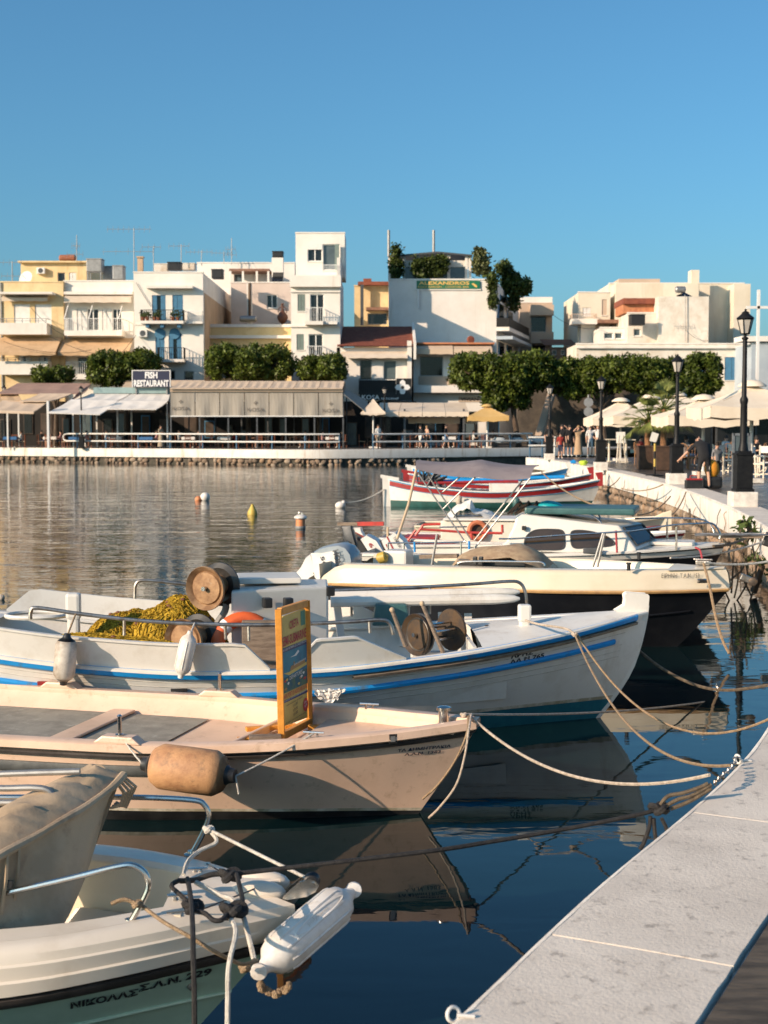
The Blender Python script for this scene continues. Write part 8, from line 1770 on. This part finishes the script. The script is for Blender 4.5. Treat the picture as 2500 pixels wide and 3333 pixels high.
for i, (x, y) in enumerate(ROWT):
    cl = ('cloth_blue', 'cloth_white')[i % 2] if x < -12 else ('cloth_white' if i % 3 == 0 else None)
    table((x, y, FZ), '%s terrace table, %s from the left behind the far railing' % ('blue clothed' if cl == 'cloth_blue' else 'white clothed' if cl else 'bare dark wood', ORD[i]), cl)
    for (dx, dy, rz) in ((-.75, 0, R(90)), (.75, 0, R(-90)), (0, -.75, R(180)) if i % 2 else (0, .75, 0)):
        put_chair('taverna', (x + dx, y + dy, FZ), rz + rnd.uniform(-.3, .3), 'slat backed taverna chair %s the %s far terrace table from the left' % ('left of' if dx < 0 else 'right of' if dx > 0 else 'in front of' if dy < 0 else 'behind', ORD[i]), 'taverna chairs on the far terrace')
    for sx in ((1, -1) if i % 2 else (1,)):
        tp = rnd.choice(['cloth_red_wear', 'cloth_white_wear', 'cloth_blue_wear', 'cloth_pink_wear', 'cloth_black_wear'])
        o = person((x + .72 * sx, y, FZ), R(-90) * sx, 1.7, 'seated diner in %s top %s of the %s far table from the left' % (tp.split('_')[1], 'right' if sx > 0 else 'left', ORD[i]), tp, 'cloth_navy_wear', 'sit', group='diners on the far terrace')
def pd(cr, x, y, z=QZ): return atz(*cr(x, y), z)
CH = [('director', d1, (1360, 505), .5, 'white wooden armchair behind the bending person'), ('director', d1, (1420, 498), -.6, 'white wooden armchair left of the metal display case'), ('director', d1, (1600, 530), .9, 'white wooden armchair right of the metal display case'), ('director', d1, (1645, 520), -.4, 'white wooden armchair at the right picture edge'),
      ('rattan', d1, (1345, 435), 2.6, 'rattan chair with hooped back behind the white armchairs'), ('rattan', d1, (1410, 430), 3.4, 'second rattan hooped chair behind the white armchairs'), ('rattan', d1, (1115, 470), 2.2, 'rattan chair just right of the middle lamp'), ('rattan', d1, (1160, 474), 3.0, 'rattan chair beside the bending person'), ('rattan', d1, (985, 448), 1.2, 'light brown cane chair left of the middle lamp'), ('rattan', d1, (805, 442), 2.0, 'cane chair behind the blue grey post')]
for kd, cr, q, rz, lab in CH: put_chair(kd, pd(cr, *q), rz, lab, 'cafe chairs on the promenade')
for x, y, lab in ((585, 420, 'small white high table right of the waiting group'), (700, 425, 'white pedestal table under the left parasols')):
    p = pd(d1, x, y); th = thing('table', p, lab, 'table'); MB().lathe([(.28, 0), (.28, .03), (.05, .05), (.05, .98), (.02, .98)], 14, p).build('pedestal', 'chair_white', th); MB().box(p + Vector((0, 0, 1.0)), (.75, .6, .04)).build('top', 'chair_white', th)
p = pd(d1, 668, 428); th = thing('menu_easel', p, 'white A-frame menu easel left of the palm', 'easel')
for s_ in (-1, 1): MB().bar(p + Vector((s_ * .2, 0, 0)), p + Vector((s_ * .09, .2, 1.2)), .035).build('leg', 'chair_white', th)
MB().bar(p + Vector((0, .6, 0)), p + Vector((0, .25, 1.3)), .05).build('leg', 'chair_white', th); MB().box(p + Vector((0, .2, 1.1)), (.4, .03, .5), (R(-10), 0, 0)).build('board', 'poster_white', th)
p = pd(d1, 840, 458); tag(MB().box(p + Vector((0, 0, .62)), (.16, .10, 1.24)).box(p + Vector((0, 0, .02)), (.3, .3, .04)).build('marker_post', 'wall_blue', bevel=.01), 'slim blue grey post in front of the cafe', 'post')
p = pd(d1, 893, 515); th = thing('barrier_stanchion', p, 'black and yellow barrier stanchion on round base', 'stanchion'); MB().lathe([(.30, 0), (.30, .02), (.05, .05)], 18, p).build('base', 'black_iron', th, smooth=True)
for i in range(4): MB().lathe([(.035, .05 + .25 * i), (.035, .05 + .25 * (i + 1) - .004)], 10, p).build('pole_segment', 'buoy_yellow' if i % 2 else 'black_iron', th, smooth=True)
MB().box(p + Vector((-.03, 0, 1.25)), (.22, .03, .3), (0, .3, 0)).build('notice', 'poster_white', th)
MB().lathe([(.035, 1.046), (.05, 1.06), (.05, 1.09), (.01, 1.1)], 10, p).build('head', 'black_iron', th)
p = pd(d1, 1508, 636); th = thing('menu_case', p + Vector((.1, .6, 0)), 'tall aluminium framed display case behind the nearest lamp', 'display case'); q = p + Vector((.02, .55, 0)); w_, h_ = .2, 1.45
for s_ in (-1, 1): MB().bar(q + Vector((s_ * w_, 0, 0)), q + Vector((s_ * w_, 0, h_)), .06).build('upright', 'aluminium', th)
for z in (.25, h_ - .03): MB().bar(q + Vector((-w_, 0, z)), q + Vector((w_, 0, z)), .06).build('crossbar', 'aluminium', th)
MB().bb(q.x - w_ + .03, q.x + w_ - .03, q.y - .01, q.y + .01, q.z + .28, q.z + h_ - .06).build('panel', 'glass_grey', th)
for x, y, rz, tp, lab in ((808, 440, 1.9, 'cloth_red_wear', 'seated person in red top and jeans behind the blue grey post'), (1390, 440, .5, 'cloth_white_wear', 'seated person in white at the rattan chairs'), (1120, 455, 2.0, 'cloth_grey_wear', 'seated person in grey right of the middle lamp'), (1600, 470, .3, 'cloth_black_wear', 'seated person in black right of the display case')): person(pd(d1, x, y) + Vector((0, .5, 0)), rz, 1.68, lab, tp, 'cloth_blue_wear', 'sit')
# bags on the ground
p = pd(d1, 1280, 600); th = thing('backpack', p, 'orange and black backpack at the feet of the bending person', 'backpack'); MB().box(p + Vector((0, 0, .16)), (.5, .35, .32)).build('black_bag', 'black_plastic', th, bevel=.08); MB().sphere(p + Vector((-.02, -.05, .50)), (.2, .15, .26), 12).build('orange_bag', 'bag_orange', th, smooth=True); MB().tube(smooth_path([p + Vector((-.1, -.16, .7)), p + Vector((-.12, -.22, .5)), p + Vector((-.08, -.18, .3))], 4), .018, 5).build('strap', 'black_plastic', th)
p = pd(d1, 1155, 602); th = thing('tool_box', p, 'black and red tool box on the quay cap', 'tool box'); MB().box(p + Vector((0, 0, .11)), (.42, .25, .22)).build('case', 'black_plastic', th, bevel=.02); MB().box(p + Vector((.02, 0, .245)), (.40, .24, .045)).build('lid', 'red_paint', th, bevel=.015); MB().tube(smooth_path([p + Vector((-.08, 0, .26)), p + Vector((-.07, 0, .33)), p + Vector((.1, 0, .33)), p + Vector((.11, 0, .26))], 4), .014, 6).build('handle', 'red_paint', th)
p = pd(d1, 412, 445); o = MB().sphere(p + Vector((0, 0, .09)), (.19, .13, .11), 12)
for v in o.v: v += Vector((random.uniform(-.03, .03), random.uniform(-.02, .02), random.uniform(-.02, .03)))
tag(o.build('shopping_bag', 'bag_lime', smooth=True), 'lime green bag lying on the promenade', 'bag'); p = pd(d1, 343, 436); tag(MB().box(p + Vector((0, 0, .08)), (.24, .16, .12)).sphere(p + Vector((.03, 0, .13)), (.1, .07, .05), 8).build('cool_bag', 'blue_stripe', bevel=.03), 'small blue bag beside the lime green bag', 'bag')
# parasols and canopy of the right hand cafe
for lab, cr, ap, el, Yc, hw in (('big cream parasol nearest at the right edge', c4, (1560, 772), (1262, 905), 40, 1.55), ('cream parasol behind the nearest one, left of it', c4, (1255, 858), (1012, 965), 46, 1.45), ('cream parasol behind the palm', c4, (925, 852), (650, 970), 56, 1.8), ('cream parasol farthest left near the waiting group', c4, (735, 872), (605, 985), 64, 1.5)):
    p = at(*cr(*ap), Yc); e = at(*cr(*el), Yc - hw); parasol(lab, p.x, hw, Yc, e.z, p.z, 'parasol_cream', QZ)
p = at(*c4(1090, 850), 60); parasol('cream parasol seen edge on behind the palm crown', p.x, 1.6, 60, at(*c4(1150, 905), 58).z, p.z + .1, 'parasol_cream', QZ)
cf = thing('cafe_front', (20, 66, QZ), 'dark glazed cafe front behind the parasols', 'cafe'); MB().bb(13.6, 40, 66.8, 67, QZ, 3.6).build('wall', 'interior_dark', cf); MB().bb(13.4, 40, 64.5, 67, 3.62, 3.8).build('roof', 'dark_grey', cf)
for i in range(9): x = 14 + i * 1.9; o = sub(MB().bb(x, x + 1.75, 66.7, 66.79, QZ + .1, 3.3).build('glazing_frame', 'dark_grey', cf), cf); MB().bb(x + .08, x + 1.67, 66.66, 66.695, QZ + .2, 3.2).build('pane', 'glass_dark', o)
for i in range(7): x = 13.0 + i * 1.15; put_chair('rattan', (x, 52 + (i % 3) * 1.5, QZ), rnd.uniform(0, 6), 'rattan chair in parasol shade, %s from the left' % ORD[i], 'shaded cafe chairs')
for i in range(4): table((13.6 + i * 2.2, 53.4 + (i % 2) * 1.2, QZ), 'dark table in parasol shade, %s from the left' % ORD[i], None, .4, group='shaded cafe tables')
p = pd(d1, 505, 392); th = thing('road_sign', (p.x, 74, QZ), 'pair of round grey road signs on a pole behind the group', 'road sign'); MB().tube([(p.x, 74, QZ - .5), (p.x, 74, 4.2)], .04, 8).build('pole', 'metal_grey', th)
for z in (3.8, 3.3): MB().lathe([(.02, 0), (.25, .005), (.25, .02), (.02, .025)], 18, (p.x, 73.93, z), axisM((0, 1, 0))).build('disc', 'metal_grey', th)
def scooter(x, y, label):
    th = thing('scooter', (x, y, FZ), label, 'scooter', 'parked scooters')
    for dx in (-.6, .6): MB().lathe([(.12, -.05), (.25, -.05), (.27, 0), (.25, .05), (.12, .05)], 14, (x + dx, y, FZ + .27), axisM((0, 1, 0))).build('wheel', 'black_plastic', th, smooth=True)
    MB().sphere((x - .35, y, FZ + .55), (.5, .16, .22), 10).build('body', 'wall_blue', th, smooth=True); MB().box((x - .35, y, FZ + .80), (.65, .24, .10)).build('seat', 'black_plastic', th, bevel=.03); MB().box((x + .42, y, FZ + .62), (.08, .3, .6), (0, -.3, 0)).build('leg_shield', 'wall_blue', th, bevel=.03); MB().tube([(x + .5, y - .3, FZ + 1.05), (x + .5, y + .3, FZ + 1.05)], .02, 6).build('handlebar', 'black_plastic', th); MB().box((x + .05, y, FZ + .3), (.5, .25, .06)).build('floor_board', 'black_plastic', th)
for i, x in enumerate((8.4, 9.7, 11.2)): scooter(x, 97.5 + .4 * i, 'pale scooter %s of three parked under the broad tree' % ('leftmost', 'middle', 'rightmost')[i])
# ------------------------------------------------------------------ mooring lines
def W2(px, py, Y): return at(px, py, Y)
ring_p = atz(*d5(1405, 920), QZ)
rg = thing('mooring_ring', ring_p, 'white painted iron ring on the quay edge with chain', 'mooring ring'); torus(ring_p + Vector((-.01, .0, .018)), .021, .0055, axisM((.9, .4, .1)), 18, 8).build('ring', 'fender_white', rg, smooth=True); MB().tube([ring_p + Vector((.06, .01, .008)), ring_p + Vector((.0, 0, .012))], .006, 6).build('staple', 'fender_white', rg)
cp = [ring_p + Vector((-.02, 0, .03)), W2(*d5(1330, 960), 6.4), W2(*d5(1250, 1030), 6.2), W2(*d5(1180, 1100), 6.1)]
cpt = smooth_path(cp, 4); 
for i in range(len(cpt) - 1):
    a, b = cpt[i], cpt[i + 1]; d = (b - a); c = (a + b) / 2; M = axisM(d.cross(Vector((0, 0, 1)) if i % 2 else Vector((1, 0, .3)))); torus(c, .013, .004, M @ Matrix.Diagonal((1, 1, 1)), 10, 6).build('chain_link', 'dull_steel', rg, smooth=True)
r2 = ring_p = atz(1487, 3318, QZ) ; rg = thing('mooring_ring', r2, 'white painted iron ring on the quay at the bottom edge', 'mooring ring'); torus(r2 + Vector((-.01, 0, .014)), .02, .0055, axisM((.5, -.8, .2)), 18, 8).build('ring', 'fender_white', rg, smooth=True); MB().tube([r2 + Vector((.05, .0, .008)), r2 + Vector((0, 0, .012))], .006, 6).build('staple', 'fender_white', rg)
# bow lines of the pink boat
bow2 = B2.W((B2.x(1, .64) - .06, 0, .69))
o = knot(bow2 + Vector((-.03, -.03, .0)), .011, sc=.9).build('knot', 'rope_white', smooth=True); tag(o, 'bundled rope knot on the pink bow', 'rope')
rope('mooring_line', sag(bow2, W2(2560, 2228, 15.2), .10, 26), 0.009, 'rope_white', 'long taut white rope from the pink bow to the right edge')
rope('mooring_line', sag(bow2, W2(*d5(1130, 1030), 6.35), .20, 26), 0.009, 'rope_white', 'sagging white rope from the pink bow to the quay ring')
rope('rope_loop', smooth_path([bow2, W2(*e6(408, 240), 8.75), W2(*e6(360, 350), 8.75), W2(*e6(290, 450), 8.8), W2(*e6(225, 510), 8.9)], 5), 0.0079, 'rope_tan', 'left strand of slack rope hanging from the pink bow')
rope('rope_loop', smooth_path([bow2 + Vector((.02, 0, 0)), W2(*e6(415, 230), 8.7), W2(*e6(400, 330), 8.7), W2(*e6(365, 450), 8.7), W2(*e6(300, 540), 8.8), W2(*e6(250, 590), 8.85)], 5), 0.0079, 'rope_white', 'right strand of slack rope hanging from the pink bow')
# lines of the blue striped boat
bt3 = B3.W(B3.pt(*e3(1030, 215), -.1)); kn = W2(*e3(1240, 275), 11.3)
rope('mooring_line', smooth_path([bt3, W2(*e3(1090, 232), 11.5), W2(*e3(1200, 250), 11.35), kn], 6), 0.0101, 'rope_white', 'rope from the white bitt over the blue gunwale'); tag(knot(kn, .012, sc=.9).build('knot', 'rope_white', smooth=True), 'knot where the bow rope of the blue striped boat splits', 'rope')
rope('mooring_line', sag(kn, W2(*d5(1310, 945), 6.75), .30, 26), 0.0086, 'rope_tan', 'brown rope from the blue striped bow to the quay ring')
rope('mooring_line', sag(kn + Vector((.02, .02, 0)), W2(2560, 2310, 8.6), .42, 26), 0.0086, 'rope_tan', 'second brown rope from the blue striped bow towards the right edge')
# black line of the nearest boat
kb = B1.IM @ at(*e5(1030, 548), 5.5); kbw = at(*e5(1030, 548), 5.45)
rope('mooring_line', smooth_path([kbw, W2(*e6(200, 735), 5.6), W2(*e6(500, 690), 5.75), W2(*e6(850, 630), 5.9), W2(*d5(560, 1370), 5.98), W2(*d5(660, 1330), 6.0)], 6), 0.0097, 'rope_black', 'thick black rope from the nearest bow to the quay')
kq = W2(*d5(680, 1330), 6.0); tag(knot(kq, .014, sc=1.5).build('knot', 'rope_black', smooth=True), 'heavy black knot hanging beside the quay', 'rope')
for i, pts in enumerate(([(690, 1300), (760, 1220), (900, 1190), (1050, 1140), (1120, 1105)], [(740, 1310), (850, 1250), (960, 1220), (1080, 1160), (1150, 1115)], [(780, 1335), (900, 1290), (1020, 1230), (1150, 1150)])): rope('rope_bight', smooth_path([W2(*d5(*q), 6.0) for q in pts], 5), 0.009, 'rope_wet', '%s strand of wet rope between black knot and chain' % ('upper', 'middle', 'lower')[i])
for i, pts in enumerate(([(600, 1400), (590, 1500), (540, 1640), (505, 1700)], [(630, 1420), (640, 1550), (660, 1660)], [(700, 1420), (740, 1500), (755, 1570)])): rope('rope_tail', smooth_path([W2(*d5(*q), 5.95) for q in pts], 5), 0.0094, 'rope_black', '%s tail of black rope below the heavy knot' % ('left', 'middle', 'right')[i])
# black rope knots and lines on the nearest foredeck
def N(x, y, Y=5.42): return at(*g7(x, y), Y)
tag(knot(N(1095, 730, 5.45), .015, sc=1.35).build('knot', 'rope_black', smooth=True), 'black rope knot on the foredeck where the long line leaves', 'rope'); tag(knot(N(650, 1110, 5.2), .014, sc=1.3).build('knot', 'rope_black', smooth=True), 'black rope knot left on the nearest foredeck', 'rope'); tag(knot(N(1140, 1150, 5.15), .016, sc=1.5).build('knot', 'rope_black', smooth=True), 'fat black rope knot above the white hanging tail', 'rope')
for lab, pts, m, r_ in (('black rope triangle from the deck eye to the left knot', [(500, 790, 5.45), (400, 860, 5.40), (520, 980, 5.3), (640, 1090, 5.2)], 'rope_black', 0.0097), ('black rope from the deck eye to the front knot', [(500, 800, 5.45), (680, 790, 5.45), (880, 725, 5.45), (1060, 715, 5.45)], 'rope_black', 0.0115), ('black rope hanging from the eye straight down the side', [(590, 770, 5.42), (615, 900, 5.3), (640, 1100, 5.15), (655, 1400, 4.95), (660, 1700, 4.85), (672, 2100, 4.82), (676, 2600, 4.8)], 'rope_black', 0.0097),
        ('black rope between the front knot and the fat knot', [(1180, 720, 5.42), (1225, 900, 5.3), (1250, 1050, 5.2), (1200, 1140, 5.15)], 'rope_black', 0.0097), ('black rope link between the two lower knots', [(670, 1160, 5.15), (800, 1190, 5.1), (900, 1270, 5.05), (1000, 1270, 5.05), (1060, 1200, 5.1)], 'rope_black', 0.0094), ('white crusted rope tail hanging below the fat knot', [(1110, 1260, 5.1), (1165, 1360, 5.02), (1160, 1500, 4.95), (1110, 1700, 4.88), (1080, 1900, 4.85), (1075, 2200, 4.83), (1070, 2600, 4.8)], 'rope_pale', 0.0094),
        ('frayed white rope across the foredeck', [(690, 820, 5.42), (850, 900, 5.38), (1000, 980, 5.34), (1130, 1030, 5.3), (1250, 1200, 5.2), (1320, 1450, 5.05), (1390, 1740, 4.98)], 'rope_pale', 0.0104), ('tan rope from the near rail to the big white fender', [(60, 1110, 5.12), (300, 1290, 5.0), (600, 1460, 4.95), (900, 1640, 4.93), (1080, 1730, 4.98), (1250, 1800, 5.05), (1440, 1760, 5.12)], 'rope_tan', 0.0076)):
    rope('deck_rope', smooth_path([N(*q) for q in pts], 5), r_, m, lab)
k_ = at(*e5(615, 680), 5.1); tag(knot(k_, .010, sc=.9).build('knot', 'rope_tan', smooth=True), 'tan knot on the near rail of the nearest boat', 'rope'); rope('rope_tail', smooth_path([k_, at(*e5(560, 660), 5.1), at(*e5(500, 680), 5.1)], 5), 0.0083, 'rope_tan', 'frayed tan rope end sticking out from the near rail')
kf = at(*e5(938, 345), 5.95); tag(knot(kf, .011, sc=.9).build('knot', 'rope_pale', smooth=True), 'white knot on the far rail of the nearest boat', 'rope'); rope('mooring_line', sag(kf, at(*e5(1395, 572), 5.56), .0, 8), 0.0072, 'rope_pale', 'straight white rope from the far rail to the bow roller'); rope('rope_tail', smooth_path([kf, at(*e5(975, 400), 5.9), at(*e5(900, 440), 5.85), at(*e5(845, 490), 5.75), at(*e5(825, 550), 5.65)], 5), .009, 'rope_pale', 'white rope looping from the far rail to the deck')
tag(knot(at(*e5(1100, 970), 5.12), .010, sc=.9).build('knot', 'rope_tan', smooth=True), 'small tan knot beside the lower end of the big fender', 'rope')
# lines of the boats farther along
def qz(px, py): return atz(px, py, QZ - .25)
rope('mooring_line', smooth_path([at(*d4(1080, 510), 15.9), at(*d4(1130, 700), 15.6), at(*d4(1190, 1000), 15.3), at(*d4(1250, 1200), 15.1), at(*d4(1310, 1320), 15.0)], 5), .016, 'rope_tan', 'tan rope hanging from the cream bow into the water')
rope('mooring_line', sag(at(*d4(1090, 500), 15.9), at(2560, 1814, 16.6), .05), .014, 'rope_pale', 'pale line from the cream bow level to the right edge'); rope('mooring_line', smooth_path([at(*d4(480, 1280), 12.6), at(*d4(700, 1450), 12.4), at(*d4(1000, 1600), 12.0), at(*d4(1300, 1650), 11.5), at(*d4(1700, 1600), 11)], 6), .014, 'rope_wet', 'dark slack rope low over the water behind the blue striped bow')
rope('mooring_line', sag(at(*d1(1000, 1070), 18.6), at(*d1(1640, 955), 20.6), .06), .014, 'rope_pale', 'pale line from the cabin boat side to the quay'); rope('mooring_line', sag(at(*d1(1290, 990), 18.9), at(*d1(1560, 905), 21.5), .05), .02, 'rope_wet', 'dark doubled line under the bow platform'); rope('lashing', smooth_path([at(*d1(1170, 1000), 18.7), at(*d1(1200, 1020), 18.5), at(*d1(1215, 1080), 18.3)], 4), .014, 'rope_red', 'red rope tied between cabin boat deck and cream bow')
tp = [(118, 480), (1, 0)]
for i, (a, ya, b, yb, lab) in enumerate(((( 130, 490), 41, (545, 735), 26, 'long pale line from the canopy down to the small dark boat'), ((420, 590), 44, (560, 490), 50, 'short line from the red banded bow to the quay'), ((540, 590), 44.2, (660, 525), 45.6, 'line from the red stem head to the quay wall'), ((670, 600), 42, (950, 575), 37.6, 'line slung along the white quay wall'), ((985, 790), 27.2, (1105, 625), 34.5, 'line from the small dark boat up the quay wall'), ((770, 780), 28, (1000, 655), 35, 'second line from the small dark boat to the quay wall'))):
    rope('mooring_line', sag(at(*d1(*a), ya), at(*d1(*b), yb), .12), .018, 'rope_tan', lab)
rnd = random.Random(77); 
for i in range(16):      # rope ends and tyres hanging on the quay wall
    y = 22 + i * 2.1 + rnd.uniform(-1.2, 1.2); p, n = edge_at_y(y); a = p - n * .02 + Vector((0, 0, QZ - rnd.uniform(.05, .2))); pts = [a + n * .03]
    for k in range(5): pts.append(pts[-1] + Vector((rnd.uniform(-.05, .03), rnd.uniform(-.12, .12), -rnd.uniform(.08, .2))) - n * .015)
    rope('hanging_rope', smooth_path(pts, 3), .009, rnd.choice(['rope_tan', 'rope_wet', 'rope_tan']), 'weathered rope end, %s from the near end of the quay wall' % ORD[i], group='rope ends on the quay wall')
for (x, y, lab) in ((1235, 885, 'dark rope coil hanging on the quay wall behind the pulpit'), (1130, 780, 'small dark coil hung on the quay wall')):
    Yq = 24.5 if y > 800 else 28.2; c = at(*d1(x, y), Yq); tag(torus(c, .16 if y > 800 else .12, .016, axisM((-1, .15, 0)), 18, 6).build('rope_coil', 'rope_wet', smooth=True), lab, 'rope')
for i in range(6):
    c = at(*d1(1490 + rnd.uniform(-60, 90), 1100 + rnd.uniform(-60, 120)), 20.5); rope('hanging_rope', smooth_path([c + Vector((0, 0, .5)), c + Vector((rnd.uniform(-.1, .1), rnd.uniform(-.1, .1), .2)), c + Vector((rnd.uniform(-.2, .2), rnd.uniform(-.1, .1), -.1)), c + Vector((rnd.uniform(-.2, .2), 0, -.45))], 4), .014, rnd.choice(['rope_tan', 'rope_wet', 'rope_wet']), 'tangled rope strand beyond the cream bow, %s in the bundle' % ORD[i], group='tangled ropes at the quay')
# overhead cables on the house fronts
for lab, a, b, d_ in (('thin cable slanting down the white house with blue doors', (1130, 560, 107.9), (1255, 760, 107.9), .05), ('long thin cable across the balconies of the yellow house', (30, 1050, 109.5), (760, 1120, 109.5), .5), ('thin cable from yellow house to white balcony house', (250, 760, 111.5), (560, 1010, 110.8), .3), ('thin cable across the tan awnings', (420, 1010, 109.6), (1120, 1180, 107.6), .5), ('thin cable rising from the lamp to the white house', (690, 1400, 100), (1130, 1000, 107.8), .4)):
    rope('overhead_cable', sag(at(*c1(*a[:2]), a[2]), at(*c1(*b[:2]), b[2]), d_), .018, 'black_plastic', lab, 'cable')
rope('overhead_cable', sag(at(*c4(1140, 430), 116.5), at(*c4(1290, 500), 110.8), .3), .018, 'black_plastic', 'thin cable down the weathered gable', 'cable'); rope('overhead_cable', sag(at(*c4(300, 330), 130), at(*c4(600, 420), 119), .5), .02, 'black_plastic', 'thin cable between beige block and skyline block', 'cable')
print('objects', len(bpy.data.objects))
import OpenImageIO as oiio,sys,numpy as np
a=oiio.ImageBuf('/workdir/render_main.png').get_pixels(oiio.UINT8)[:,:,:3].astype(float)
for n,x0,y0,x1,y1 in (('sky top',350,2,420,12),('sky mid',350,110,420,125),('sky low',350,205,420,220),('cap',640,880,700,920),('water near',480,940,540,980),('water mid',30,520,150,560),('hull2 shade',340,740,420,770),('hull2 lit',20,715,60,730),('wall C',140,275,158,330),('J wall',440,300,490,315),('J shade',400,300,420,330),('far quay',60,452,200,458),('far quay R',420,448,500,455),('tree',110,355,140,378),('boat4 side',420,575,560,582)):
    print('%-12s'%n,a[y0:y1,x0:x1].mean((0,1)).astype(int))
